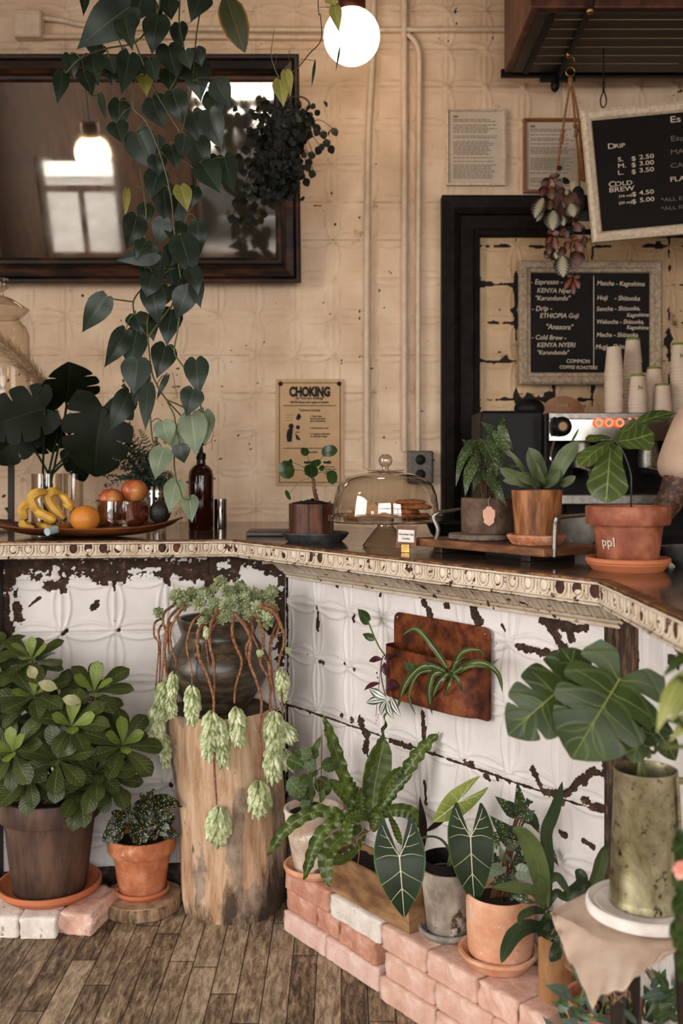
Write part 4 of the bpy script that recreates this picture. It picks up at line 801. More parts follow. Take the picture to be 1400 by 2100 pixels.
# ---------------------------------------------------------------- tray with two plants
A=V((.457,2.25,0)); tl,tw=.45,.2; tc=A-dM*tl/2-nM*tw/2; RM_=Matrix((dM,-nM,V((0,0,1)))).transposed()
tr=thing('wooden_tray','rectangular brown wooden tray with forked metal handles','tray',(tc.x,tc.y,HC))
m=MB(); m.box(V((tc.x,tc.y,HC+.026)),(tl,tw,.02),R=RM_); m.build('base','tray_wood',tr,flat=True,bevel=.003)
for s in (-1,1):
    m=MB(); q=tc+dM*s*.15; m.box(V((q.x,q.y,HC+.008)),(.03,tw*.8,.016),R=RM_); m.build('foot','dark_wood',tr,flat=True,bevel=.002)
for nm,pts in (('handle',[(893,1108,2.56),(898,1085,2.57),(889,1062,2.58),(897,1052,2.58),(920,1048,2.6),(945,1044,2.66)]),('handle',[(1136,1142,2.27),(1137,1108,2.27),(1139,1076,2.27),(1143,1062,2.27),(1165,1059,2.31),(1200,1056,2.4)])):
    m=MB(); m.tube([P(*q) for q in pts],[.0055,.006,.007,.006,.005,.0045],10,sub=4); m.build(nm,'steel_dull',tr)
m=MB(); c=V(((985-700)*2.55/F,2.55,HC+.0365)); m.lathe([(0,0),(.075,0),(.08,.003),(.078,.014),(.07,.016),(0,.016)],c,30,wob=.05,seed=4); tag(m.build('stone_slab','stone_slab',org=c),'rough grey stone slab on the tray beneath the bark pot','slab')
c=V(((999-700)*2.54/F,2.54,HC+.0535)); bg=potted('begonia_plant','speckled begonia in a cracked brown bark pot with a pink tag','plant',c,[(0,0),(.062,0),(.065,.004),(.066,.05),(.066,.088),(.064,.09),(.054,.09),(.053,.07),(0,.068)],pm('cracked_pot',['4b382c','5e483a','6e5747'],12,.7,spots=[('1d120c',9,.63),('8a5a3a',20,.68)],bump=.7,bd=.004),.054,.074,.012)
m=MB(); q=c+V((-.006,-.0685,.05)); sh_=[(-.008,-.024),(-.013,-.02),(-.012,-.012),(-.015,-.006),(-.015,.01),(-.01,.013),(-.004,.02),(.004,.02),(.01,.013),(.015,.01),(.015,-.006),(.012,-.012),(.013,-.02),(.008,-.024),(0,-.029)]
m.add([q+V((x,0,z)) for x,z in sh_]+[q+V((x,.0015,z)) for x,z in sh_],[tuple(range(15)),tuple(range(29,14,-1))]+[(i,(i+1)%15,(i+1)%15+15,i+15) for i in range(15)]); m.build('tag','tag_pink',bg,flat=True)
m=MB(); m.tube([q+V((0,0,.018)),q+V((-.002,.0,.035)),c+V((-.003,-.066,.092))],.0009,5); m.build('string','kraft',bg)
leafmat('begonia_mat','2d3a20','415030','6a7a45',.05,.35,side=6,sv=.2,spot='8f9a72',spotscale=190,spotth=.3)
def z5(x,y,d): return P(900+x/2.8,700+y/2.8,d)
m=MB(); ms=MB(); D=2.5; r=random.Random(2)
for (b,t_,w) in (((340,520),(368,425),66),((312,525),(240,462),56),((338,515),(425,620),100),((195,590),(112,690),84),((225,580),(258,692),78),((262,590),(332,785),110),((200,700),(150,892),80),((272,760),(335,922),80),((325,785),(392,952),70),((350,640),(352,745),84),((155,620),(96,835),56),((385,722),(462,718),32),((300,640),(290,765),84),((250,735),(196,862),72),((180,600),(130,560),50),((190,640),(230,790),86),((300,560),(300,660),80),((230,590),(180,700),70),((340,560),(430,680),66)):
    dd=D+r.uniform(-.05,.05); leaf(m,z5(*b,dd),z5(*t_,dd-.03),w*dd/F/2.8,'angel',6,9,bend=.12,fold=.25,roll=r.uniform(-.5,.5),wav=.08,wf=4); ms.tube([c+V((r.uniform(-.02,.02),r.uniform(-.02,.02),.07)),(c+V((0,0,.12))).lerp(z5(*b,dd),.6),z5(*b,dd)],.0016,5,sub=4)
m.build('leaves','begonia_mat',bg); ms.build('stems',leafmat('red_stem','5a3b28','6e4a30'),bg)
c=V(((1101-700)*2.38/F,2.38,HC+.037)); saucer(c,.07,.024,pm('salmon_saucer',['9a5a3c','b87a58','cf9e80'],18,.7,bump=.4),'scalloped salmon saucer under the twisted wood pot on the tray',wob=.015)
c=c+V((0,0,.011)); sf=thing('staghorn_fern','grey-green staghorn fern in a diagonally ribbed wooden pot','plant',c)
m=MB()
def rib(u,v):
    a=2*pi*u+.55*v; h=.118; q=[(0,0),(.05,0)] ; r0=.051+.009*v; r0+=.0022*abs(sin(9*(2*pi*u)/2))-.001; return c+V((r0*cos(a),r0*sin(a),h*v))
m.grid(rib,180,12,True); m.lathe([(.06,.118),(.052,.118),(.05,.1),(0,.1)],c,40); m.lathe([(.0,.0),(.051,.0)],c,40); m.build('pot','carved_wood',sf); m=MB(); disc(m,c+V((0,0,.104)),.05); m.build('soil','soil',sf)
leafmat('staghorn_mat','4e5a3c','66714e','7d8862',.03,.5)
m=MB(); D=2.36
for (b,t_,w,ro) in (((575,830),(515,608),110,.4),((560,820),(345,725),80,-.3),((600,835),(690,730),70,.3),((640,830),(800,572),104,-.3),((700,700),(868,615),34,.2),((520,815),(365,800),60,.3),((690,825),(785,772),52,.2),((600,830),(555,690),90,-.6),((500,770),(395,625),30,.2),((760,580),(803,500),14,0),((560,835),(440,770),80,.6)):
    leaf(m,z5(*b,D),z5(*t_,D-.04),w*D/F/2.8,'strap',6,12,bend=.16,fold=.3,roll=ro,wav=.16,wf=1.6)
m.build('fronds','staghorn_mat',sf)
# dark bowls, wire basket behind
def bowl(px,d,r,h,mat,label,z=HC,name='bowl'):
    c=V(((px-700)*d/F,d,z)); m=MB(); m.lathe([(0,0),(r*.45,0),(r*.5,.004),(r*.8,h*.45),(r,h),(r-.003,h+.001),(r*.78,h*.5),(r*.4,.012),(0,.01)],c,44); return tag(m.build(name,mat,org=c),label,'bowl')
bowl(925,2.92,.075,.06,'black_plastic','black bowl between the cake dome and the bark pot')
bowl(1184,2.72,.07,.085,'grey_saucer','grey ceramic bowl behind the tray, left of the terracotta pot')
bowl(1362,2.42,.085,.06,'black_plastic','black bowl behind the large terracotta pot')
m=MB(); c=V(((1378-700)*1.92/F,1.97,HC)); c=G(1402,1150,HC); m.box(c+V((.02,.05,.009)),(.1,.16,.018)); tag(m.build('white_board','label_white',org=c,flat=True,bevel=.003),'pale flat board at the right edge of the worktop','board')
bowl(1412,2.2,.062,.045,'slate','dark grey bowl at the right edge above the pale board')
# fiddle leaf fig in big terracotta pot
c=V(((1287-700)*2.13/F,2.13,HC)); saucer(c,.0885,.028,'terracotta_new','bright orange terracotta saucer on the worktop under the fiddle-leaf pot')
c=c+V((0,0,.0095)); fg=potted('fiddle_leaf_fig','fiddle-leaf fig in a large reddish terracotta pot with chalk letters','plant',c,potprof(.089,.062,.128,.04,.009),'terracotta_dark',.076,.11)
m=MB()
mt_=MB(); text(mt_,'ppl',V((0,0,0)),X1,Z1,.027,.0002)
rp=.0685; vs=[]
for v_ in mt_.v:
    a=-pi/2-1.12+v_[0]/rp; rr3=.0685+ (v_[2]+.045-.045)*.2+.0012+(-v_[1])*.5; vs.append(c+V((rr3*cos(a),rr3*sin(a),v_[2]+.045)))
m.add(vs,mt_.f); m.build('chalk_letters','chalk',fg,flat=True)
leafmat('fiddle_mat','33401f','465427','8a9452',.05,.3,side=5,sv=.3)
ms=MB(); D=2.12
for (b,t_,w,d2,ro) in (((1252,908),(1242,1032),82,-.06,0),((1262,905),(1340,888),66,-.05,.5),((1258,900),(1380,846),46,.0,-.9),((1258,905),(1187,956),48,-.03,.7),((1252,898),(1200,904),26,-.02,.9)):
    m=MB(); leaf(m,P(*b,D),P(*t_,D+d2),w*D/F,'fiddle',8,12,bend=.08,fold=.12,roll=ro,wav=.06,wf=2.5); m.build('leaf','fiddle_mat',fg)
ms.tube([c+V((.006,0,.11)),P(1294,1000,D),P(1292,968,D),P(1276,925,D),P(1256,900,D)],.0019,7,sub=5); m2=ms.build('stem','dark_wood',fg)
# ---------------------------------------------------------------- behind the bar
slab_=MB(); slab_.box((1.75,3.7,.93),(2.6,.66,.04)); o=slab_.build('counter_top','board_dark',None,org=(1.75,3.72,.91),flat=True)
bc=thing('back_counter','low dark back counter carrying the espresso machine','counter',(1.75,3.72,0)); o.parent=bc; o.location=(0,0,.91)
m=MB(); m.box((1.75,3.7,.455),(2.56,.6,.91)); m.build('cabinet','black_plastic',bc,flat=True)
em=thing('espresso_machine','chrome-fronted espresso machine with three red-lit buttons and a black knob','coffee machine',(1.12,3.7,.95))
xa=(1125-700)*3.45/F; zt=1.481; zb=CH-(905-HY)*3.45/F
m=MB(); m.box(((xa+1.6)/2,3.7,zt-.012),(1.6-xa,.5,.024)); m.build('top_tray','steel_dull',em,flat=True,bevel=.003)
m=MB(); m.box(((xa+1.6)/2,3.47,(zt-.02+zb)/2),(1.6-xa,.03,zt-.02-zb)); m.build('front_panel',pm('panel_steel',['8a8580','a09b95'],6,.22,metal=1,bump=0),em,flat=True,bevel=.003)
m=MB(); m.box(((xa+1.6)/2,3.8,(zt-.03+1.0)/2),(1.6-xa-.01,.28,zt-.03-1.0)); m.box(((xa+1.6)/2,3.6,(zt-.024+zb)/2),(1.6-xa-.01,.2,zt-.03-zb)); m.build('body','black_plastic',em,flat=True)
m=MB(); m.box(((xa+1.6)/2,3.56,1.18),(1.6-xa,.26,.035)); m.build('drip_tray','steel_dull',em,flat=True,bevel=.004)
for x in (xa+.05,1.5):
    for y in (3.5,3.88): m=MB(); m.lathe([(0,-.001),(.025,0),(.022,.05),(.022,.21)],(x,y,.95),16); m.build('foot','black_plastic',em)
q=P(1150,875,3.44); m=MB(); m.lathe([(0,.03),(.02,.03),(.024,.026),(.03,.02),(.034,.016),(.034,0)],q,28,R=R_(pi/2,'X')); b=m.build('knob','black_plastic',em); m=MB(); m.lathe([(0,.033),(.014,.033),(.015,.03)],q,20,R=R_(pi/2,'X')); m.build('knob_cap','kraft',b)
q=P(1137,875,3.44); m=MB(); m.tube([q+V((0,0,.028)),q+V((-.006,-.02,0)),q+V((0,0,-.028))],.008,8,sub=4); m.build('knob_rim','black_plastic',em)
emis('red_glow','ff5a30',2.6)
for px in (1227,1248,1270):
    q=P(px,867,3.443); m=MB(); m.lathe([(.009,.003),(.0095,.006),(.0145,.006),(.015,.0)],q,24,R=R_(pi/2,'X')); b=m.build('button_ring','red_glow',em); m=MB(); m.lathe([(0,.004),(.009,.004),(.009,0)],q,16,R=R_(pi/2,'X')); m.build('button','steel_dull',em)
for px in (1291,1306): m=MB(); m.box(P(px,859,3.448),(.008,.004,.005)); m.build('indicator','red_glow',em,flat=True)
for px in (1192,1330):
    q=P(px,930,3.52); m=MB(); m.lathe([(0,-.05),(.036,-.05),(.038,-.03),(.036,.0),(.03,.045)],q,28); m.build('group_head','steel_dull',em); m=MB(); m.tube([q+V((0,0,-.06)),q+V((0,-.06,-.062)),q+V((0,-.15,-.07))],[.03,.012,.014],12); m.build('portafilter','chrome',em)
m=MB(); m.tube([P(1135,905,3.44),P(1128,935,3.42),P(1132,960,3.42),P(1122,1000,3.42)],.005,8,sub=5); m.build('steam_wand','chrome',em)
gx0=(985-700)*3.5/F; gx1=(1113-700)*3.5/F
gr=thing('coffee_grinder','tall matt black grinder box left of the espresso machine','grinder',((gx0+gx1)/2,3.62,.95))
m=MB(); m.box(((gx0+gx1)/2,3.62,(.95+1.49)/2),(gx1-gx0,.26,.54)); m.build('body','black_plastic',gr,flat=True,bevel=.01)
m=MB(); q=P(1085,838,3.55); m.ball(q,.05,20,12,(1.1,.8,.75)); m.build('hopper','black_plastic',gr)
m=MB(); m.tube([P(1119,850,3.42),P(1119,905,3.42),P(1119,985,3.42)],.009,8); m.box(P(1119,985,3.44),(.03,.06,.02)); m.build('side_bar','black_plastic',gr)
m=MB(); q=P(1154,857,3.86); n_=14; pts=[(.086*cos(pi*i/n_)*1.0,.085*sin(pi*i/n_)**.8) for i in range(n_+1)]; 
outer=[q+V((x,0,z)) for x,z in pts]; 
sl=[(-.022,.042),(.022,.042),(.026,.048),(.022,.056),(-.022,.056),(-.026,.048)]
import bmesh
bm=bmesh.new(); vo=[bm.verts.new(p) for p in outer]; vi=[bm.verts.new(q+V((x,0,z))) for x,z in sl]
eo=[bm.edges.new((vo[i],vo[(i+1)%len(vo)])) for i in range(len(vo))]; ei=[bm.edges.new((vi[i],vi[(i+1)%len(vi)])) for i in range(len(vi))]
g_=bmesh.ops.triangle_fill(bm,use_beauty=True,edges=eo+ei,normal=(0,-1,0)); fs=[f for f in bm.faces]; ex=bmesh.ops.extrude_face_region(bm,geom=fs); bmesh.ops.translate(bm,verts=[e for e in ex['geom'] if isinstance(e,bmesh.types.BMVert)],vec=(0,.015,0))
bmesh.ops.translate(bm,verts=bm.verts[:],vec=-q); bmesh.ops.recalc_face_normals(bm,faces=bm.faces[:]); me=bpy.data.meshes.new('serving_board'); bm.to_mesh(me); me.materials.append(MAT['oak_frame']); ob=bpy.data.objects.new('serving_board',me); COL.objects.link(ob); ob.location=q; tag(ob,'rounded wooden board with a slot handle standing behind the espresso machine','board')
# paper cups in upside-down stacks
pm('cup_paper',['cbb59f','d6c2ad'],5,.6,bump=0); pm('cup_green',['6a7a34'],5,.6,bump=0)
def cupmesh():
    m=MB(); m.lathe([(.0325,.0),(.0335,.0015),(.0335,.0035),(.0322,.005),(.0245,.088),(.0235,.09),(.0225,.087),(.0,.087)],(0,0,0),24); r_=m.build('paper_cup','cup_paper',org=(0,0,0)); return r_
cup0=cupmesh(); m=MB(); m.lathe([(.0252,.082),(.0250,.0885),(.0236,.0908)],(0,0,0),24); band0=m.build('green_band','cup_green',cup0,org=(0,0,0)); used=False
for nm,px,d,top,n,s,dx in (('tallest plain white stack',1258,3.56,712,17,1,.0),('tall stack behind with green bands',1297,3.64,694,16,1,0),('short front stack',1307,3.53,768,6,1,0),('middle stack with green bands',1340,3.62,753,9,1,0),('low stack beside the sleeve',1358,3.55,787,3,1,0),('tall stack at the right edge',1393,3.6,704,15,1,0)):
    H_=(zt+0.001, CH-(top-HY)*d/F-.09*s); pitch=(H_[1]-H_[0])/(n-1)
    for i in range(n):
        if not used: o=cup0; used=True
        else:
            o=cup0.copy(); COL.objects.link(o)
            if i==n-1 and 'plain' not in nm: b=band0.copy(); COL.objects.link(b); b.parent=o
        o.location=((px-700)*d/F+.0008*sin(i*1.7),d,H_[0]+pitch*i)
        if i==n-1 and 'green' in nm+'green' and nm.startswith(('short','tall stack at')):
            mm_=MB(); text(mm_,'N',V((0,-.0292,.035)),X1,V((0,0,-1)) if 0 else Z1,.02,.001,1,'CENTER'); pk=mm_.build('printed_mark','cup_green',None,org=(0,0,0),flat=True); pk.parent=o
        tag(o,('white paper cup on top of the '+nm) if i==n-1 else 'white paper cup nested in the '+nm,'cup','upside-down paper cups on the espresso machine')
band0_keep=band0
# ---------------------------------------------------------------- floor: left group
def brickmat(name,cols,sp=None): return pm(name,cols,7,.85,bump=.6,bd=.003,spots=sp,fine=45)
brickmat('brick_orange',['b07a62','c08c75','d0a592'],[('e0c4b2',6,.64)]); brickmat('brick_pink',['cfaa9d','d9b8ab','e2c7bb'],[('e6d6ca',9,.62)]); brickmat('brick_peach',['c79c88','d3ac9a','e0c2b4'],[('ecd8cc',5,.58),('b57a5e',4,.6)]); brickmat('brick_limed',['cfc3b8','dcd2c8','e4dcd4'],[('a08f80',16,.6),('c48468',4,.66)])
def brick(c,size,R,mat,label,seed=0,rough=.003,group=None):
    """worn brick: rounded box with chipped faces"""
    c=V(c); m=MB(); hx,hy,hz=[s/2 for s in size]; r=random.Random(seed); ph=[r.uniform(0,9) for _ in range(9)]
    def surf(p):
        k=V((max(-hx+.004,min(hx-.004,p.x)),max(-hy+.004,min(hy-.004,p.y)),max(-hz+.004,min(hz-.004,p.z)))); d=p-k; q=k+(d.normalized()*.004 if d.length>1e-6 else d)
        n=.5*sin(p.x*70+ph[0])*sin(p.z*90+ph[1])+.4*sin(p.x*190+p.z*150+ph[2])+.4*sin(p.y*160+p.z*60+ph[3])*sin(p.x*90+ph[4])-.9*max(0,sin(p.x*45+ph[5])*sin(p.z*50+ph[6])-.6)*3
        return c+R@(q+(d.normalized() if d.length>1e-6 else V((0,0,0)))*n*rough*(.35 if abs(p.z)>hz-.001 else 1))
    N=14
    for ax in range(3):
        for sg in (-1,1):
            def fn(u,v,ax=ax,sg=sg):
                a=-1+2*u; b=-1+2*v; w=[0,0,0]; w[ax]=sg; w[(ax+1)%3]=a*(sg); w[(ax+2)%3]=b; return surf(V((w[0]*hx,w[1]*hy,w[2]*hz)))
            m.grid(fn,N,N)
    o=m.build('brick',mat,org=c-V((0,0,hz)),ang=50); bm=bmesh.new(); bm.from_mesh(o.data); bmesh.ops.remove_doubles(bm,verts=bm.verts[:],dist=.0004); bm.to_mesh(o.data); bm.free()
    return tag(o,label,'brick',group)
I3=Matrix.Identity(3); bz=.06
g=G(75,1927); yb=g.y+.1
for px,w,rz,mat,lab,sd,dy in ((-5,.108,.0,'brick_limed','white-smeared orange brick at the left edge of the floor',1,0.003),(76,.1,.02,'brick_limed','whitewashed brick end under the large brown pot',2,-.002),(163,.1,-.2,'brick_peach','broken pinkish brick at the right under the large brown pot',3,.02)):
    brick(V(((px-700)/F*g.y,yb+dy,bz/2)),(w,.2,bz-.001),R_(rz),mat,lab,sd,.003 if sd<3 else .006)
def ground(px,yfront,z,r): d=G(px,yfront,z).y+r; return V(((px-700)/F*d,d,z))
c=ground(102,1874,bz,.147); c.z=bz; saucer(c,.148,.034,'terracotta_new','wide orange terracotta saucer under the large brown pot')
c=c+V((0,0,.0115)); rh=thing('rhododendron_plant','large leafy green shrub in a weathered dark brown pot at far left','plant',c)
m=MB(); m.lathe(potprof(.146,.104,.275,.062,.008,.012),c,64); m.build('pot','brown_pot',rh); m=MB(); disc(m,c+V((0,0,.25)),.13); m.build('soil','soil',rh)
leafmat('rhodo_mat','2a3418','434b23','6f7a46',.045,.36,side=9,sv=.28); leafmat('rhodo_young','5d6f2c','74843a','95a056',.05,.36,side=9,sv=.25); leafmat('rhodo_pale','8a8a62','9a996f',None,rough=.5)
m=MB(); ms=MB(); r=random.Random(12); ctr=c+V((0,0,.28))
def whorl(m,q,ax,n,L,w,el,rnd,ph=0,shape='obov'):
    x=ax.orthogonal().normalized(); y=ax.cross(x)
    for k in range(n):
        a=ph+2*pi*k/n+rnd.uniform(-.2,.2); e=el+rnd.uniform(-.15,.15); rd=x*cos(a)+y*sin(a); dv=rd*cos(e)+ax*sin(e); l=L*rnd.uniform(.82,1.1)
        leaf(m,q+dv*.004,q+dv*l,w*l/L,shape,6,9,N=ax*cos(e)-rd*sin(e)+V((0,0,.02)),bend=rnd.uniform(.02,.13),fold=rnd.uniform(.05,.3),roll=rnd.uniform(-.25,.25),wav=.05,wf=2)
WL0=[(65,1357,2.82),(193,1422,2.80),(70,1430,2.74),(146,1497,2.70),(250,1537,2.74),(28,1550,2.68),(150,1568,2.72),(85,1490,2.80),(190,1605,2.74),(5,1440,2.80),(105,1618,2.68),(40,1632,2.70),(225,1592,2.80),(-15,1500,2.82),(-20,1360,2.86),(130,1440,2.88),(-10,1600,2.8),(120,1545,2.68),(185,1512,2.86),(15,1390,2.9),(75,1560,2.72),(215,1640,2.80),(160,1640,2.72)]
wl=[(65,1357,2.80),(193,1422,2.79),(70,1430,2.74),(146,1492,2.70),(250,1532,2.74),(28,1545,2.68),(120,1560,2.68),(85,1490,2.80),(195,1585,2.74),(0,1430,2.80),(-15,1500,2.80),(-20,1360,2.86),(130,1440,2.88),(-15,1590,2.74),(185,1505,2.84),(15,1390,2.9),(62,1592,2.72),(225,1600,2.82),(165,1620,2.80)]
for k,(x,y,d) in enumerate(wl):
    q=P(x,y,d); ax=unit((q-ctr)*1.0+V((0,-.28,.26))) ; m.k=0
    whorl(m,q,ax,7,.112,.05,r.uniform(.15,.35),r,r.uniform(0,1)); whorl(m,q-ax*.022,ax,5,.1,.046,-.1,r,.5)
    m.k=1 if k in (0,1,3,4,5,2) else 0; whorl(m,q+ax*.005,ax,4 if k in (0,1,3,4,5) else 3,.08,.038,.8,r,.8,)
    ms.tube([ctr+V((r.uniform(-.05,.05),r.uniform(-.04,.04),-.04)),ctr.lerp(q,.55)+V((0,0,-.02)),q-ax*.02,q],[.006,.0045,.003,.002],6,sub=4)
m.k=2
for b,t_ in (((60,1365),(72,1392)),((78,1400),(118,1412)),((128,1432),(165,1440))): leaf(m,P(*b,2.68),P(*t_,2.66),.03,'obov',5,7,bend=.3,fold=.5)
m.build('foliage',['rhodo_mat','rhodo_young','rhodo_pale'],rh); ms.build('branches','bark_brown',rh)
# wood slice, small terracotta pot
sl=ground(291,1896,0,.117); t=thing('wood_slice','round bark-edged wood slice on the floor beside the stump','wood slice',sl)
m=MB(); m.lathe([(0,.038),(.111,.038),(.1125,.036)],sl,72,wob=.018,seed=4); m.build('cut_face',pm('cut_wood',['8a6b50','a5866a','b89a7c'],14,.8,stretch=(1,1,1)),t); m=MB(); m.lathe([(.0,.0),(.113,0),(.117,.004),(.118,.018),(.115,.034),(.111,.037)],sl,120,wob=.02,seed=4); m.build('bark',pm('slice_bark',['5d4937','94795d','b39474'],26,.9,stretch=(1,1,.2),bump=1,bd=.006),t)
c=sl+V((0,.0,.038)); saucer(c,.081,.022,'terracotta_new','small orange terracotta saucer on the wood slice'); c=c+V((0,0,.0075))
au=potted('aucuba_plant','yellow-speckled dark leaved plant in a small terracotta pot on the wood slice','plant',c,potprof(.1,.066,.168,.046,.007),'terracotta',.086,.145)
leafmat('aucuba_mat','161f12','232c1a','3e4a2a',.03,.3,spot='b5ab6e',spotscale=170,spotth=.34)
m=MB(); ms=MB(); D=sl.y-.06; r=random.Random(4)
def z2(x,y,d): return P(x/3.5,1580+y/3.5,d)
for b,t_,w in (((1060,205),(1310,262),85),((1060,215),(1112,130),54),((935,280),(755,440),76),((900,400),(735,510),120),((965,380),(995,540),125),((1060,262),(950,268),96),((1080,420),(1112,505),66),((1100,330),(1252,312),66),((1130,430),(1262,330),100),((932,272),(848,190),66),((1060,222),(1008,158),46),((1090,222),(1185,205),76),((1150,462),(1292,462),56),((990,300),(945,410),100),((1060,340),(1072,465),100),((872,330),(795,300),56),((885,262),(868,128),56),((1000,330),(1090,380),90),((930,350),(850,380),80),((1010,430),(1050,520),80),((1150,380),(1210,470),90),((880,300),(900,400),80),((1010,230),(1070,330),90),((1120,230),(1140,330),70)):
    dd=D+r.uniform(-.05,.05); leaf(m,z2(*b,dd),z2(*t_,dd-.02),w*dd/F/3.5*1.1,'ell',6,8,bend=.12,fold=.3,roll=r.uniform(-.5,.5),wav=.1,wf=2); ms.tube([c+V((r.uniform(-.02,.02),0,.15)),z2(*b,dd)],.002,5)
m.build('foliage','aucuba_mat',au); ms.build('stems','rhodo_mat',au)
# stump
def stumpmat():
    t=NT('stump_wood'); co=t.coord((1,1,.13)); n=t.noise(30,9,.72,co,.5); c=t.ramp(n,[(.28,'6f4d36'),(.38,'a37c5c'),(.5,'c19f80'),(.64,'d6b99c'),(.8,'e2cbb2')])
    pn=t.noise(5.5,6,.6,t.coord((1,1,.55)),.5); g=t.ramp(t.noise(40,6,.7,t.coord((1,1,.6))),[(.35,'7b6a59'),(.55,'9f8b77'),(.7,'ac9985')]); c=t.mix(t.ramp(pn,[(.53,(0,0,0)),(.555,(255,255,255))]),c,g)
    s=t.n('ShaderNodeSeparateXYZ',{0:t.n('ShaderNodeTexCoord').outputs['Object']}); low=t.math('SUBTRACT',.62,t.math('MULTIPLY',s.outputs[2],2.7),0,True)
    dk=t.math('ADD',t.noise(11,7,.7,t.coord((1,1,.3))),t.math('MULTIPLY',low,.5)); c=t.mix(t.ramp(dk,[(.68,(0,0,0)),(.8,(235,235,235))]),c,lin('2c1d14'))
    kn=t.noise(16,3,.5,t.coord((1,1,.4))); c=t.mix(t.ramp(kn,[(.7,(0,0,0)),(.74,(255,255,255))]),c,lin('4f3627'))
    t.setp(col=c,rough=.7,spec=.3); t.bump(t.math('ADD',t.noise(30,8,.7,co),n),.7,.004); MAT['stump_wood']=t.m
stumpmat(); SD=2.95
rows=[(1450,345,557),(1500,347,566),(1560,354,575),(1620,362,580),(1680,368,584),(1740,370,586),(1800,371,587),(1851,372,585)]
sb=V(((478-700)*SD/F,SD,0)); stp=thing('tree_stump','tall pale barkless tree stump used as a plant stand','tree stump',sb)
ztop=CH-(rows[0][0]-HY)*SD/F
def stump(u,v):
    y=1851-(1851-1450)*v; xl=interp([(a,b) for a,b,c_ in rows],y); xr=interp([(a,c_) for a,b,c_ in rows],y); cx=((xl+xr)/2-700)*SD/F; r_=(xr-xl)/2*SD/F; a=2*pi*u; z=ztop*v
    w=1+.02*sin(5*a+z*4)+.014*sin(11*a-z*9)+.01*sin(23*a+z*12)+.006*sin(41*a-z*7)+.02*sin(2*a+z*6)*0
    w*=1-.04*max(0,1-v*14)-.03*max(0,v*12-11); return V((cx+r_*w*cos(a),SD+r_*w*sin(a),z))
m=MB(); m.grid(stump,96,60,True); m.build('trunk','stump_wood',stp)
m=MB(); tcx=((345+557)/2-700)*SD/F; m.grid(lambda u,v:(lambda e:V((tcx+(e.x-tcx)*v,SD+(e.y-SD)*v,ztop+.001*sin(v*30))))(stump(u,1)),96,8,True); m.build('cut_top',pm('stump_top',['3f342c','54463b','6a5a4c'],9,.8,bump=.5),stp)
# glazed jar with donkey tail
vc=V(((447-700)*2.93/F,2.93,ztop+.001)); sd_=thing('donkey_tail_plant','trailing donkey tail succulent in a dark glazed round jar on the stump','plant',vc)
pm('dark_glaze',['2a231b','3d352a','544936'],7,.3,stretch=(1,1,3),spots=[('5e4a30',6,.62)],bump=.15,spec=.5)
m=MB(); m.lathe([(0,0),(.078,0),(.088,.006),(.104,.03),(.128,.065),(.147,.1),(.152,.125),(.148,.15),(.135,.176),(.118,.198),(.109,.212),(.107,.222),(.112,.236),(.119,.256),(.121,.264),(.118,.268),(.108,.266),(.102,.24),(.09,.235),(0,.235)],vc,72); m.build('jar','dark_glaze',sd_)
m=MB(); q=P(408,1345,2.82); m.tube([q+V((0,.01,.028)),q+V((-.004,-.014,.01)),q+V((0,-.012,-.012)),q+V((0,.012,-.03))],.008,8,sub=4); m.build('lug','dark_glaze',sd_)
m=MB(); disc(m,vc+V((0,0,.24)),.1); m.build('soil','soil',sd_)
pm('sedum',['56603f','858e65','b0b78d'],10,.55,bump=0); pm('sedum_pale',['7d8a58','b0b888','dcdfbe'],14,.55,bump=0); pm('sedum_stem',['6a3e25','8a5a3c','a67b5c'],60,.7,bump=.6,bd=.002)
def leaflet(m,b,d,L,w):
    """one plump pointed leaflet"""
    x=d.orthogonal().normalized(); y=d.cross(x); vs=[b]; n=5
    for k,(t_,r_) in enumerate(((.3,.8),(.65,1),(.88,.55))):
        for i in range(n): a=2*pi*i/n; vs.append(b+d*L*t_+(x*cos(a)+y*sin(a)*.7)*w*r_/2)
    vs.append(b+d*L); e=len(vs)-1
    fs=[(0,1+(i+1)%n,1+i) for i in range(n)]+[(1+k*n+i,1+k*n+(i+1)%n,1+(k+1)*n+(i+1)%n,1+(k+1)*n+i) for k in range(2) for i in range(n)]+[(1+2*n+i,1+2*n+(i+1)%n,e) for i in range(n)]
    m.add(vs,fs)
def tassel(m,a,b,w,rnd,n=None,spread=.55):
    ax=b-a; L=ax.length; ax=ax/L; n=n or int(16+L*380); x=ax.orthogonal().normalized(); y=ax.cross(x)
    for i in range(n):
        t_=i/n; an=i*2.39996+rnd.uniform(-.3,.3); rd=x*cos(an)+y*sin(an); e=spread+.5*max(0,t_-.6)*0; dv=unit(rd*(.55*(1-t_*.25))+ax*(.8 if t_<.8 else .9)); l=w*.7*(.7+.3*sin(pi*min(1,t_+.15)))
        leaflet(m,a+ax*L*t_*.85+rd*w*.08,dv,l*rnd.uniform(.85,1.1),l*.46)
def rosette(m,c,ax,r_,rnd):
    n=30; x=ax.orthogonal().normalized(); y=ax.cross(x)
    for i in range(n):
        t_=i/n; an=i*2.39996; rd=x*cos(an)+y*sin(an); e=t_*1.5-.1; dv=unit(rd*cos(e)+ax*sin(e)); leaflet(m,c+ax*r_*(.7*t_-.3),dv,r_*(1.15-.35*t_)*rnd.uniform(.85,1.1),r_*.58)
def z3(x,y,d): return P(300+x/4.375,1180+y/4.375,d)
def z4(x,y,d): return P(300+x/4.2,1420+y/4.2,d)
ms=MB(); fr=2.765
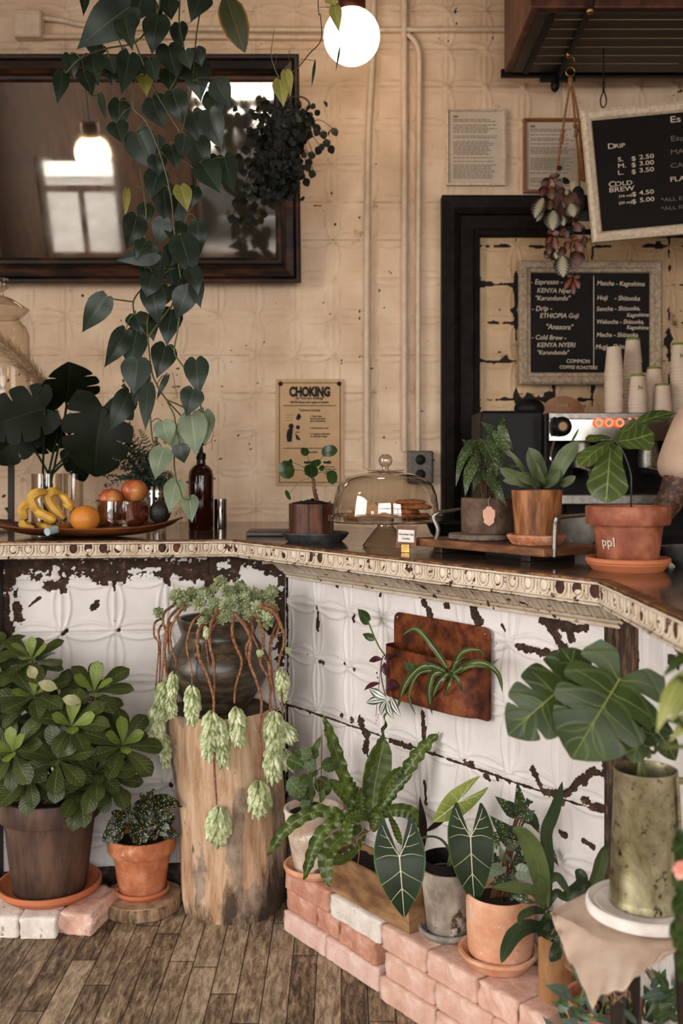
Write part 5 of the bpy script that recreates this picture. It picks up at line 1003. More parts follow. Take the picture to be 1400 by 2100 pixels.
STEMS=[([(355,235),(270,380),(215,480),(225,640),(265,760),(262,850)],2.83,1),([(300,280),(200,400),(185,560),(160,700),(180,900),(185,940)],2.84,1),([(245,270),(165,330),(150,420),(180,520),(165,640),(178,800),(182,930)],2.86,1),([(130,390),(75,430),(70,540),(110,620),(95,850),(80,1080)],2.9,.8),([(150,430),(110,500),(125,640),(120,900),(110,1040)],2.9,.8),([(190,440),(160,600),(150,800),(125,1040)],2.88,.8),([(215,420),(200,600),(210,800),(200,1000)],2.92,.7),
 ([(510,345),(420,410),(370,560),(365,680),(405,830),(410,970)],fr+.01,.85),([(540,430),(470,490),(460,600),(475,740),(540,880),(600,1080),(605,1200),(608,1500),(610,1750),(628,2000),(628,2060)],fr,1.15),([(640,310),(575,450),(570,620),(600,760),(610,950),(600,1180)],fr+.01,1.2),([(655,370),(590,480),(535,520),(545,700),(575,900),(580,960)],fr+.02,.9),
 ([(790,360),(770,480),(790,600),(850,740),(850,830),(800,1000),(790,1150)],fr,1.1),([(800,350),(900,480),(935,600),(925,770),(990,950),(1030,1100),(1030,1240),(1015,1420),(1030,1580),(1010,1840)],fr,1.15),([(870,400),(950,540),(1010,670)],fr,.7),([(940,380),(950,520),(900,640),(900,720),(930,790)],fr+.01,1.1),([(980,350),(1040,500),(1045,650),(1020,780),(1080,890),(1105,1000),(1110,1230)],fr+.02,1.25),
 ([(1000,280),(1130,320),(1215,470),(1235,600),(1195,740),(1180,850)],2.8,1.25),([(1030,240),(1140,290),(1190,420),(1170,520),(1120,600),(1100,800),(1115,1000),(1110,1200)],2.82,1),([(1170,430),(1120,560),(1110,700),(1130,900),(1150,1100),(1180,1250)],2.8,.9),([(1190,850),(1210,1000),(1220,1200),(1230,1330)],2.82,.9),([(1040,700),(1100,800),(1110,900),(1140,1050)],fr+.02,1.1)]
for pts,d,k in STEMS:
    p=[z3(x,y,d+(.05 if i==0 else 0)) for i,(x,y) in enumerate(pts)]; n=len(p); q,_=smooth(p,6); N=len(q); ms.tube(q,[.0042*k*(1.1-.55*i/N)*(1+.12*sin(i*2.4)) for i in range(N)],7)
ms.build('trailing_stems','sedum_stem',sd_)
r=random.Random(9)
TAS=[(358,1375,352,1435,26,2.83),(343,1395,325,1450,32,2.84),(330,1430,320,1485,36,2.88),(352,1440,336,1472,28,2.86),(323,1470,318,1535,38,2.88),(335,1500,341,1578,25,2.88),(394,1403,394,1487,34,fr),(434,1455,425,1562,36,fr),(448,1470,459,1577,34,fr+.01),(483,1447,491,1532,34,fr),(562,1455,563,1545,44,2.79),(559,1525,561,1598,42,2.79),(574,1480,600,1520,32,2.8),(583,1535,593,1577,28,2.81),(576,1370,581,1416,28,2.8),(449,1650,446,1724,50,fr),(530,1596,533,1668,46,fr),(423,1283,422,1310,13,fr),(528,1331,534,1341,15,fr),(583,1330,594,1336,12,2.8),(572,1392,583,1440,22,2.83),(347,1430,355,1470,22,2.82)]
for x0,y0,x1,y1,w,d in TAS: m=MB(); tassel(m,P(x0,y0,d),P(x1,y1,d),w*d/F*1.2,r); m.build('tassel','sedum_pale',sd_)
ROS=[(365,1224,30),(393,1220,27),(418,1220,27),(440,1238,24),(437,1208,17),(452,1194,25),(464,1210,22),(480,1214,26),(460,1246,28),(478,1232,28),(500,1226,28),(515,1218,28),(493,1204,24),(530,1224,28),(548,1224,28),(557,1214,24),(326,1256,20),(470,1262,22),(432,1262,22),(415,1275,20),(455,1270,20),(500,1248,26),(508,1262,22),(545,1270,32),(556,1250,26),(420,1256,17),(378,1240,22),(405,1240,22),(530,1245,26)]
for x,y,w in ROS:
    d=2.93-.1*(y-1215)/50+r.uniform(-.02,.02); q=P(x,y,d); m=MB(); rosette(m,q,unit(V(((x-447)/160,-.9,.55))),w*.5*d/F*1.3,r); m.build('rosette','sedum',sd_)
# ---------------------------------------------------------------- brick ledge along the middle panel
OFF0=(G(580,1908)-PC).dot(nM); RB=Matrix((dM,-nM,V((0,0,1)))).transposed()
def spx(px,off): return (onmid(px,1500,off)-PC).dot(dM)
C3L=['bottom','middle','top']
BR=[(0,580,665,0,'brick_pink','pink brick at the left end of the bottom course'),(0,665,775,0,'brick_pink','pale pink brick ending before the step in the bottom course'),(0,777,890,.014,'brick_peach','peach brick at the step in the bottom course below the aged planter'),(0,890,1010,.014,'brick_peach','pale peach brick in the bottom course, cut by the lower picture edge'),(0,1010,1135,.014,'brick_pink','bottom course brick nearest the tall cylinder vase'),
    (1,587,647,-.012,'brick_orange','short orange brick at the left end of the middle course'),(1,649,693,-.012,'brick_orange','narrow orange brick second in the middle course'),(1,695,772,-.004,'brick_orange','broken orange brick under the whitewashed one'),(1,788,888,.006,'brick_peach','chipped peach brick in the middle course right of the step'),(1,890,1005,.006,'brick_peach','peach brick with pale stripe in the middle course'),(1,1008,1128,.006,'brick_peach','middle course brick under the grey aged saucer side, rightmost'),
    (2,582,671,-.006,'brick_orange','bright orange brick under the lime-washed pot saucer'),(2,675,778,-.004,'brick_limed','whitewashed brick in the top course under the long wooden planter'),(2,781,870,.0,'brick_peach','peach brick with white flecks under the end of the planter'),(2,873,975,.0,'brick_peach','peach brick under the grey saucer in the top course'),(2,978,1060,.0,'brick_peach','rough-edged peach brick under the pale terracotta saucer'),(2,1063,1120,.0,'brick_peach','short peach brick at the right end of the top course')]
bh_=.058
for k,(lv,a,b,o_,mt2,lab) in enumerate(BR):
    of=OFF0+o_; s0,s1=spx(a,of),spx(b,of); w=.155; cen=PC+dM*((s0+s1)/2)+nM*(of-w/2); rz=0 if k not in(7,) else -.05
    brick(V((cen.x,cen.y,lv*bh_+bh_/2)),(s1-s0-.001,w,bh_-.0008),RB@R_(rz),mt2,lab,k+5,.0032 if k not in (7,15) else .006)
LZ=3*bh_+.0005
# lime-washed pot
c=ground(643,1813,LZ,.081); saucer(c,.083,.026,'terracotta_pale','pale terracotta saucer on the orange brick next to the stump'); c=c+V((0,0,.0085))
p1=potted('mint_like_plant','scalloped round-leaf plant with a thin stake in a lime-washed pot','plant',c,[(0,0),(.05,0),(.053,.004),(.066,.07),(.078,.13),(.0805,.155),(.083,.162),(.082,.17),(.076,.17),(.072,.15),(.06,.14)],'limed_pot',.071,.152)
leafmat('mint_mat','34441f','47582c','7d8a55',.04,.45,side=5,sv=.3)
def zs(x,y,d): return P(540+x/3.5,1450+y/3.5,d)
m=MB(); ms=MB(); D=c.y-.04; r=random.Random(6); top=zs(345,640,D)
for x,y,w in ((230,400,120),(340,420,90),(240,575,150),(322,625,100),(425,640,95),(425,555,120),(300,335,100),(470,412,110),(362,330,80),(300,700,70),(385,705,70),(290,520,80),(360,470,60),(250,335,60),(450,600,80),(270,640,80)):
    dd=D+r.uniform(-.03,.03); q=zs(x,y,dd); dv=V((r.uniform(-1,1),-.2,r.uniform(-.8,.3))).normalized(); h=w*dd/F/3.5/2; leaf(m,q-dv*h*1.1,q+dv*h*1.1,2*h,'round',7,8,bend=.06,fold=.12,roll=r.uniform(-.6,.6),wav=.09,wf=5); ms.tube([top+V((0,0,-.04)),zs(350,480,D).lerp(q,.3),q-dv*h*1.1],.0014,5,sub=3)
leaf(m,zs(350,345,D),zs(412,210,D),.018,'ell',5,7,bend=.2,fold=.3)
m.build('foliage','mint_mat',p1); ms.tube([top+V((0,0,-.03)),zs(330,560,D),zs(370,430,D),zs(360,330,D)],.002,6,sub=4); ms.build('stems','stalk_green',p1)
m=MB(); m.tube([zs(412,640,D),zs(420,200,D)],.0016,6); m.build('stake','carved_wood',p1)
# long planter with bird's nest fern
a0=G(676,1828,LZ); Lp=.31; cp=a0+dM*Lp/2-nM*.05; cp.z=LZ
bn=thing('birds_nest_fern','crinkled bird nest fern in a long brown wooden planter','plant',cp)
pm('planter_wood',['64432b','83603f','9c7856'],9,.6,stretch=(.4,.4,1),spots=[('3c2315',12,.68)],bump=.3)
def boxt(m,c,l0,w0,l1,w1,h,R):
    vs=[c+R@V((sx*l/2,sy*w/2,z)) for l,w,z in ((l0,w0,0),(l1,w1,h)) for sx,sy in ((-1,-1),(1,-1),(1,1),(-1,1))]; m.add(vs,[(3,2,1,0)]+[(i,(i+1)%4,(i+1)%4+4,i+4) for i in range(4)])
m=MB(); boxt(m,cp,Lp,.085,Lp+.012,.105,.108,RB); vi=[cp+RB@V((sx*(Lp-.004)/2,sy*.09/2,.108)) for sx,sy in ((-1,-1),(1,-1),(1,1),(-1,1))]; vo=[cp+RB@V((sx*(Lp+.012)/2,sy*.105/2,.108)) for sx,sy in ((-1,-1),(1,-1),(1,1),(-1,1))]; vd=[p-V((0,0,.025)) for p in vi]
m.add(vo+vi+vd,[(i,(i+1)%4,(i+1)%4+4,i+4) for i in range(4)]+[(i+4,(i+1)%4+4,(i+1)%4+8,i+8) for i in range(4)]); m.build('planter','planter_wood',bn,flat=True)
m=MB(); m.grid(lambda u,v:cp+RB@V(((u-.5)*Lp*.97,(v-.5)*.088,.092+.003*sin(u*50)*sin(v*17))),30,8); m.build('soil','soil',bn)
m=MB(); c2=cp+dM*.04; m.lathe([(.03,.03),(.042,.09),(.044,.112),(.04,.112),(.038,.1)],c2,28); m.build('nursery_pot',pm('green_plastic',['3c4a36'],5,.5,bump=0),bn)
leafmat('nest_mat','3c4a20','54642c','8f9750',.04,.3,side=0)
def ribbon(m,pts,w,shape='strap',nu=4,fold=.1,wav=0,wf=6,N=None,roll=0,sub=6):
    p,_=smooth(pts,sub); n=len(p); tb=SH[shape][0]; vs=[];uv=[]; L=sum((p[i+1]-p[i]).length for i in range(n-1)); acc=0; side=None
    for j in range(n):
        d=unit(p[min(j+1,n-1)]-p[max(j-1,0)]); nn=V(N) if N is not None else V((0,0,CH))-p[j]; nn=nn-d*nn.dot(d)
        nn=nn.normalized() if nn.length>1e-5 else d.orthogonal().normalized(); x=d.cross(nn); 
        if side is not None and x.dot(side)<0: x=-x; nn=-nn
        side=x; 
        if roll: x=Matrix.Rotation(roll,3,d)@x; nn=Matrix.Rotation(roll,3,d)@nn
        if j: acc+=(p[j]-p[j-1]).length
        v=acc/L; wd=interp(tb,v)*w/2
        for i in range(nu+1):
            u=-1+2*i/nu; h=fold*abs(u)*wd+wav*w*abs(u)*sin(wf*2*pi*v+(1.5 if u>0 else 0)); vs.append(p[j]+x*u*wd+nn*h); uv.append((.5+.5*u,v))
    m.add(vs,[(j*(nu+1)+i,j*(nu+1)+i+1,(j+1)*(nu+1)+i+1,(j+1)*(nu+1)+i) for j in range(n-1) for i in range(nu)],uv)
m=MB(); D=cp.y-.0
for pts,w,wv,ro,dd in (([(650,790),(560,450),(430,60)],92,.14,.3,0),([(735,760),(735,500),(850,200),(875,40)],62,.12,1.0,0),([(780,790),(800,560),(870,225)],185,.02,.0,.02),([(850,740),(950,580),(1120,330),(1262,180)],100,.14,-.4,0),([(830,740),(940,590),(1072,468)],66,.08,-.3,-.02),([(840,720),(890,560),(997,430)],96,.06,.3,.0),
    ([(680,800),(600,780),(380,750),(170,870),(30,1070)],92,.16,.2,-.06),([(700,810),(560,800),(400,930),(290,1242)],90,.16,.2,-.08),([(700,860),(560,930),(450,1080),(476,1295)],112,.04,.2,-.1),([(690,800),(640,790),(605,870),(622,995)],80,.05,.3,-.09),([(740,880),(640,1040),(520,1100),(440,1020)],70,.05,.2,-.08),([(730,800),(700,700),(712,570)],84,.06,.2,0),([(660,780),(590,640),(470,520)],96,.04,.4,.03),
    ([(820,790),(930,740),(1060,760),(1140,880)],96,.05,.2,0),([(800,760),(830,790),(845,855)],76,.1,.3,-.03),([(900,780),(940,850),(990,992)],52,.1,.3,0),([(700,880),(560,935),(410,995)],64,.05,.2,-.05),([(770,800),(700,780),(600,800)],70,.05,.3,-.05),([(760,830),(800,800),(790,900)],80,.05,.3,-.03),([(740,800),(640,600),(590,480)],90,.12,.5,.05),([(760,780),(870,700),(900,620)],80,.1,.3,0)):
    ribbon(m,[zs(x,y,D+dd*(i/(len(pts)-1))) for i,(x,y) in enumerate(pts)],w*D/F/3.5*1.05,'strap',8,.18,wv*1.5,8,roll=ro,sub=18)
m.build('fronds','nest_mat',bn)
m=MB(); m.tube([zs(850,850,D-.06),zs(740,900,D-.08),zs(670,960,D-.09),zs(690,1010,D-.09),zs(675,1150,D-.1)],.0013,5,sub=5); m.build('dry_stem','carved_wood',bn)
# alocasia
c=ground(918,1943,LZ,.071); saucer(c,.0715,.02,'grey_saucer','grey weathered saucer under the mottled grey pot'); c=c+V((0,0,.007))
al=potted('alocasia_plant','arrow-leaved plant with white veins in a mottled grey pot','plant',c,[(0,0),(.046,0),(.049,.003),(.058,.08),(.066,.145),(.067,.153),(.062,.153),(.057,.13),(.05,.12)],'grey_aged_pot',.057,.135)
m=MB(); m.lathe([(.0585,.14),(.061,.165),(.0625,.175),(.06,.176),(.057,.165),(.055,.14)],c,40); m.build('inner_pot','black_plastic',al)
leafmat('alo_dark','1c2a1a','2a3b22',None,rough=.42,edge=('4f6a35',.93,.05)); leafmat('alo_lime','7b8a3c','8f9c4c',None,rough=.4); pm('alo_vein',['c9c8a2','d6d4b2'],10,.5,bump=0)
OUT=[(-.62,.24),(-.5,.31),(-.35,.365),(-.15,.42),(0,.43),(.12,.425),(.35,.375),(.6,.265),(.85,.11),(.95,.04),(1,0)]; INN=[(-.62,.2),(-.5,.165),(-.28,.09),(-.06,.03),(0,0)]
def arrow(m,mv,b,t,wk=1.,roll=0,bend=.06,r_=.0016,lb=1.,N=None):
    f=LF(b,t,roll=roll,bend=bend,fold=0,N=N); L=f.L
    def S(x,y,o=0): yy=y; q=f.b+f.y.cross(f.n0)*0; X=f.y.cross(f.n0); return f.b+X*x*L*wk+f.y*y*L+f.n0*(bend*L*(sin(pi*max(0,min(1,y))) if y>0 else .9*y*abs(y))+ .12*abs(x)*L*wk-.25*x*x*L+o)
    for sg in (-1,1):
        vs=[];uv=[];nv=26;nu=5
        for j in range(nv+1):
            y=(-.62+1.62*j/nv)*(lb if j/nv<.383 else 1); k=-.62+1.62*j/nv; o_=interp(OUT,k); i_=interp(INN,k) if k<0 else 0
            for i in range(nu+1): x=i_+(o_-i_)*i/nu; vs.append(S(sg*x,y)); uv.append((.5+.5*sg*i/nu,j/nv))
        m.add(vs,[(j*(nu+1)+i,j*(nu+1)+i+1,(j+1)*(nu+1)+i+1,(j+1)*(nu+1)+i) for j in range(nv) for i in range(nu)],uv)
        def vein(pts,rr): p=[S(sg*x,y,.0008) for x,y in pts]; q,_=smooth(p,4); mv.tube(q,[rr*(1-.7*i/len(q)) for i in range(len(q))],5)
        vein([(0,.0),(.1,-.17*lb),(.2,-.38*lb),(.245,-.52*lb)],r_*.75)
        for pts in ([(0,.0),(.2,-.03),(.39,.02)],[(.09,-.15*lb),(.2,-.16*lb),(.34,-.2*lb)],[(0,.22),(.14,.31),(.33,.42)],[(0,.5),(.1,.59),(.2,.7)],[(.15,-.3*lb),(.22,-.33*lb),(.3,-.38*lb)]): vein(pts,r_*.5)
    mv.tube([S(0,-.02+1.0*i/8,.0008) for i in range(9)],[r_*(1.15-.1*i) for i in range(9)],6)
m=MB(); mv=MB(); m2=MB(); ms=MB(); D=c.y-.07
L1=(819,1756),(829,1883),D-.12; L2=(965,1716),(974,1860),D-.08; L3=(939,1645),(886,1686),D+.02
arrow(m,mv,P(*L1[0],L1[2]),P(*L1[1],L1[2]-.01),1.,0); b=m.build('leaf','alo_dark',al); mv.build('veins','alo_vein',b); m=MB(); mv=MB(); arrow(m,mv,P(*L2[0],L2[2]),P(*L2[1],L2[2]-.0),.78,.15,lb=.78); b=m.build('leaf','alo_dark',al); mv.build('veins','alo_vein',b); mv=MB()
arrow(m2,mv,P(*L3[0],L3[2]),P(*L3[1],L3[2]),.95,-.3,lb=1.6,r_=.0013)
b=tag(m2.build('leaf','alo_lime',al),'lime green leaf'); mv.build('veins','alo_vein',b)
top=c+V((0,0,.14))
for pts in ([top,P(927,1760,D+.03),P(905,1722,D),P(868,1718,D-.06),P(*L1[0],L1[2]+.004)],[top+V((.01,0,0)),P(945,1760,D),P(962,1735,D-.05),P(*L2[0],L2[2]+.004)],[top+V((.0,.01,0)),P(930,1720,D+.05),P(932,1680,D+.05),P(*L3[0],L3[2]+.004)]): ms.tube(pts,[.0045,.004,.003,.0025,.002][:len(pts)],7,sub=5)
ms.build('stalks','stalk_green',al)
m=MB(); leafmat('spathe','1f1512','2e1f1b',None,rough=.4); ribbon(m,[P(868,1745,D+.06),P(866,1690,D+.06),P(860,1632,D+.06)],.024,'lance',roll=.6); ribbon(m,[P(872,1706,D+.05),P(895,1690,D+.05),P(925,1668,D+.05)],.016,'lance',roll=.6); m.build('dark_sheath','spathe',al)
# begonia in pale terracotta
c=ground(1022,2016,LZ,.088); saucer(c,.089,.034,'terracotta_pale','rough pale terracotta saucer at the right end of the bricks',prof=[(0,0),(.066,0),(.07,.003),(.08,.018),(.0885,.026),(.089,.034),(.081,.034),(.072,.018),(.06,.012),(0,.012)],wob=.012); c=c+V((.004,0,.0125))
b4=potted('spotted_begonia_plant','white-speckled begonia in a pale orange rounded terracotta pot','plant',c,[(0,0),(.056,0),(.066,.006),(.072,.02),(.0755,.07),(.077,.12),(.0765,.142),(.074,.148),(.067,.146),(.063,.12),(.05,.11)],'terracotta_pale',.064,.13,wob=.006)
leafmat('spotted_mat','25321f','394a2c','5c6c42',.04,.4,side=5,sv=.2,spot='b8bd9c',spotscale=190,spotth=.3); leafmat('silver_mat','5d6a55','788470','4a5940',.05,.4,side=5,sv=.5)
def z6(x,y,d): return P(840+x/3.5,1550+y/3.5,d)
m=MB(); ms=MB(); r=random.Random(14); D=c.y-.03
for b,t_,w,k in (((790,400),(768,178),100,0),((770,405),(610,288),120,0),((800,400),(935,505),110,0),((860,340),(835,300),60,0),((735,570),(572,425),125,0),((770,650),(590,540),90,0),((700,760),(640,635),86,1),((800,720),(715,880),110,0),((775,830),(905,850),120,1),((660,800),(565,890),110,1),((690,970),(655,1125),64,0),((760,970),(715,1065),54,0),((1010,680),(1068,792),54,0),((760,1000),(915,1060),66,0),((700,880),(560,930),76,0),((620,720),(560,780),80,0),((820,560),(760,700),110,0),((700,640),(800,620),90,0),((850,420),(930,560),90,0),((640,560),(620,680),80,0),((760,880),(650,900),90,1),((830,440),(900,390),80,0)):
    dd=D+r.uniform(-.05,.04); m.k=k; leaf(m,z6(*b,dd),z6(*t_,dd-.02),w*dd/F/3.5,'angel',6,9,bend=.1,fold=.28,roll=r.uniform(-.5,.5),wav=.1,wf=4); ms.tube([c+V((r.uniform(-.03,.03),0,.13)),(c+V((0,0,.19))).lerp(z6(*b,dd),.5),z6(*b,dd)],.0018,5,sub=3)
m.build('foliage',['spotted_mat','silver_mat'],b4); ms.build('stems','red_stem',b4)
# tall cylinder vase with staghorn
vd=2.1; c=V(((1152-700)*vd/F,vd,0)); vh=CH-(1915-HY)*vd/F
s5=thing('staghorn_in_vase','broad green staghorn fern growing from a tall tan cylinder vase','plant',c); m=MB(); m.lathe([(0,0),(.047,0),(.049,.004),(.05,vh*.5),(.049,vh-.003),(.046,vh),(.043,vh-.003),(.042,vh-.03),(0,vh-.032)],c,48); m.build('vase',pm('tan_glaze',['7a5234','98704a','b48a62'],4,.3,spots=[('5a3a22',12,.68)],bump=.1,stretch=(1,1,.4)),s5)
m=MB(); disc(m,c+V((0,0,vh-.03)),.043,20,.01); m.build('moss','soil',s5)
leafmat('stag_green','4a5934','64723f','7f8a58',.03,.42)
leafmat('stag_dark','26331f','3a4a2b','5b6a44',.03,.36)
m=MB(); D=2.02
for pts,w,ro,k,dd in (([(985,1090),(990,800),(975,560),(1030,400),(1096,180)],104,.5,1,0),([(970,1080),(940,880),(880,680),(800,560),(735,520)],150,.1,0,-.05),([(960,1080),(930,980),(920,860)],100,.3,0,-.03),([(975,1090),(890,975),(760,945),(590,945)],76,.2,0,-.06),([(975,1100),(970,930),(1050,865),(1110,930),(1150,1010)],66,.3,1,-.02),([(980,1110),(1010,1030),(1060,980),(1110,1040)],60,.3,1,0),([(1080,1010),(1160,990),(1250,930),(1300,940)],120,.3,1,.0),([(1200,960),(1235,880),(1190,815)],90,.2,1,.02),([(1240,1000),(1330,900),(1400,640)],110,.4,0,.04),
    ([(970,1240),(860,1225),(740,1300),(655,1490)],110,.2,1,-.1),([(975,1120),(900,1110),(810,1150),(790,1220)],70,.5,1,-.06),([(985,1130),(1060,1250),(1090,1350),(1005,1480)],120,.2,1,-.04),([(980,1130),(1030,1180),(1040,1240),(960,1250)],120,.1,1,-.06),([(985,1140),(960,1230),(920,1300)],80,.1,1,-.06),([(985,1150),(1000,1250),(1010,1330)],90,.1,0,-.06)):
    m.k=k; ribbon(m,[z6(x,y,D+dd*(i/(len(pts)-1))) for i,(x,y) in enumerate(pts)],w*D/F/3.5,'strap',6,.22,.05,2.5,roll=ro)
m.build('fronds',['stag_green','stag_dark'],s5)
m=MB(); q=P(1124,1935,D-.04); m.tube([q,q+V((0,0,-.035)),q+V((.001,0,-.042)),q+V((-.001,0,-.046)),q+V((0,0,-.07))],.0009,5); m.build('string','kraft',s5)
# ---------------------------------------------------------------- copper wall planter on the middle panel
def z7(x,y,off=0): return onmid(560+x/2.593,1080+y/2.593,off)
def sz(p): return ((p-PC).dot(dM),p.z)
def mp(s,z,off): q=PC+dM*s+nM*off; return V((q.x,q.y,z))
s_l,z_t=sz(z7(645,450,.012)); s_r,z_r=sz(z7(1157,540,.012)); _,z_b=sz(z7(1157,1040,.012)); z_t=(z_t+z_r)/2
wp=thing('wall_planter','rust-brown metal wall pocket planter screwed to the white tin panel','planter',mp((s_l+s_r)/2,z_b,.01))
pm('rust_metal',['38190c','54260f','6f3617','7d431e'],9,.45,metal=.35,spots=[('8f8578',8,.71),('2b140b',5,.62)],bump=.25)
m=MB(); w_=s_r-s_l; h_=z_t-z_b; rc=.022; pl=[]
for cx,cz,a0 in ((s_r-rc,z_t-rc,0),(s_l+rc,z_t-rc,pi/2),(s_l+rc*.5,z_b+rc*.5,pi),(s_r-rc*.5,z_b+rc*.5,1.5*pi)):
    r_=rc if a0<pi else rc*.5
    for k in range(6): a=a0+pi/2*k/5; pl.append((cx+r_*cos(a),cz+r_*sin(a)))
n=len(pl); m.add([mp(s,z,.011) for s,z in pl]+[mp(s,z,.014) for s,z in pl],[tuple(range(n)),tuple(range(2*n-1,n-1,-1))]+[(i,(i+1)%n,(i+1)%n+n,i+n) for i in range(n)]); m.build('back_plate','rust_metal',wp,flat=True)
zp0,zp1=z_b+.012,z_b+.142; dp=.062
def pocket(u,v,k=1.):
    a=pi*u; s=(s_l+s_r)/2-(w_/2-.002)*(abs(cos(a))**.55*(1 if cos(a)>0 else -1)); off=.014+dp*k*sin(a)**.6; return mp(s,zp0+(zp1-zp0)*v,off)
m=MB(); m.grid(pocket,48,6); m.grid(lambda u,v:pocket(u,1-v)-nM*.003*(1 if 0.02<u<.98 else 0),48,6); bot=[pocket(i/48,0) for i in range(49)]; m.add(bot,[tuple(range(49))]); m.build('pocket','rust_metal',wp)
for s,z in ((s_l+.016,z_t-.014),(s_r-.016,z_t-.016)):
    m=MB(); q=mp(s,z,.014); m.ball(q,.0042,10,6); m.build('screw','steel_dull',wp)
z7c=lambda x,y,o=.03:z7(x,y,o)
leafmat('spider_mat','3c4a28','53643a','a3ab78',.28,.35); leafmat('tradescantia','3c4a3a','59685a','c7cbbd',.9,.35,edge=('2f3a2e',.78,.06)); leafmat('purple_leaf','34131f','4c1f2e',None,rough=.35); leafmat('pothos_mat','28381d','3c4f28','6d7d40',.04,.28)
def tradmat():
    t=NT('striped_leaf'); uv=t.n('ShaderNodeTexCoord').outputs['UV']; s=t.n('ShaderNodeSeparateXYZ',{0:uv}); u=t.math('ABSOLUTE',t.math('MULTIPLY_ADD',s.outputs[0],2,-1))
    c=t.ramp(u,[(0,'3f3c3c'),(.1,'4d4a48'),(.16,'c9ccc0'),(.48,'d4d6cb'),(.54,'454a40'),(.85,'3a4036'),(1,'6b7563')]); t.setp(col=c,rough=.35); MAT['striped_leaf']=t.m
tradmat()
sc_=mp((s_l+s_r)/2+.03,zp1-.02,.035)
sp=thing('spider_plant','spider plant with long arching striped leaves in the rusty wall planter','plant',sc_-V((0,0,.03)))
m=MB()
for pts,w in (([(935,770),(850,640),(760,545),(685,580)],34),([(940,770),(1000,670),(1090,655),(1130,695)],32),([(950,770),(1090,722),(1190,775),(1220,885)],38),([(1090,728),(1150,735),(1206,698)],22),([(915,770),(800,740),(705,830),(662,965)],38),([(925,775),(860,768),(828,880),(846,1003)],36),([(910,770),(850,790),(800,925)],36),([(900,760),(775,780),(722,900),(762,1010)],20),([(950,780),(985,820),(1006,882)],28),([(945,790),(930,850),(905,917)],22),([(940,775),(915,790),(892,824)],26),([(950,775),(1000,750),(1034,733)],24),([(930,775),(880,830),(832,935)],32),([(945,770),(970,720),(1030,690)],26),([(920,770),(840,740),(770,760)],26),([(955,775),(1060,740),(1195,760)],26)):
    n=len(pts); ribbon(m,[sc_]+[z7(x,y,.045+.05*sin(pi*min(1,(i+.6)/n))) for i,(x,y) in enumerate(pts)],w*1.95/F/2.593*1.25,'grass',4,.5)
m.build('leaves','spider_mat',sp)
# jar and small cuttings at the planter's left end
jq=z7(655,712,.045); js,jz=sz(jq); jb=mp(js,zp0+.004,.036); t=thing('cutting_jar','small glass jar standing in the left end of the rusty planter','jar',jb); jh=jq.z-jb.z+.01
m=MB(); m.lathe([(0,0),(.022,0),(.024,.004),(.024,jh*.8),(.021,jh*.9),(.022,jh),(.02,jh),(.019,jh*.9),(.022,.006),(0,.004)],jb,28); m.build('glass','clear_glass_thick',t)
t=thing('trailing_cuttings','purple and silver-striped trailing stems hanging from the left end of the rusty planter','plant',jb+V((0,0,.01)))
m=MB(); m.tube([jb+V((0,0,.05)),z7(610,690,.06),z7(578,705,.07),z7(575,800,.075),z7(598,905,.08)],.0016,6,sub=5); m.tube([z7(572,720,.07),z7(566,800,.07),z7(545,1010,.07)],.0007,4,sub=3); m.build('stems','red_stem',t)
m=MB()
for b,t_,w in (((605,918),(508,858),54),((600,922),(492,936),50),((598,925),(572,1008),54),((608,925),(642,1025),56),((625,905),(683,1015),54)): 
    k=1.0; leaf(m,z7(*b,.08),z7(*t_,.09),w*2.45/F/2.593*1.0,'lance',8,8,bend=.1,fold=.1,N=nM+V((0,0,.4)))
m.build('striped_leaves','striped_leaf',t)
m=MB()
for b,t_,w in (((568,832),(482,872),36),((602,852),(668,850),78),((592,722),(600,795),44),((580,705),(508,716),40),((590,705),(650,685),34)): leaf(m,z7(*b,.075),z7(*t_,.08),w*2.45/F/2.593,'lance',6,8,bend=.1,fold=.3,N=nM+V((0,0,.6)))
m.build('purple_leaves','purple_leaf',t)
m=MB()
for x,y,w in ((742,748,60),(715,745,50),(552,778,14),(556,803,13),(550,1030,8),(547,1045,8),(556,1015,8),(560,1000,9)): q=z7(x,y,.075); h=w*2.4/F/2.593/2; leaf(m,q+V((0,0,h)),q-V((0,0,h)),2*h,'round',7,7,N=nM+V((0,0,.3)),bend=.1)
m.build('small_leaves','pothos_mat',t)
t=thing('pothos_cutting','upright pothos sprig with two green leaves rising left of the rusty planter','plant',jb+V((0,0,.012)))
m=MB(); m.tube([jb+V((0,0,.06)),z7(585,672,.06),z7(548,610,.06),z7(505,505,.06)],.002,6,sub=5); m.tube([z7(548,610,.06),z7(533,590,.06)],.0012,5); m.build('stem','stalk_green',t)
m=MB(); leaf(m,z7(508,500,.06),z7(448,436,.065),86*2.5/F/2.593,'heart',7,9,N=nM,bend=.05,fold=.15); leaf(m,z7(534,592,.06),z7(474,570,.065),48*2.5/F/2.593,'heart',6,8,N=nM,bend=.1,fold=.2); m.build('leaves','pothos_mat',t)
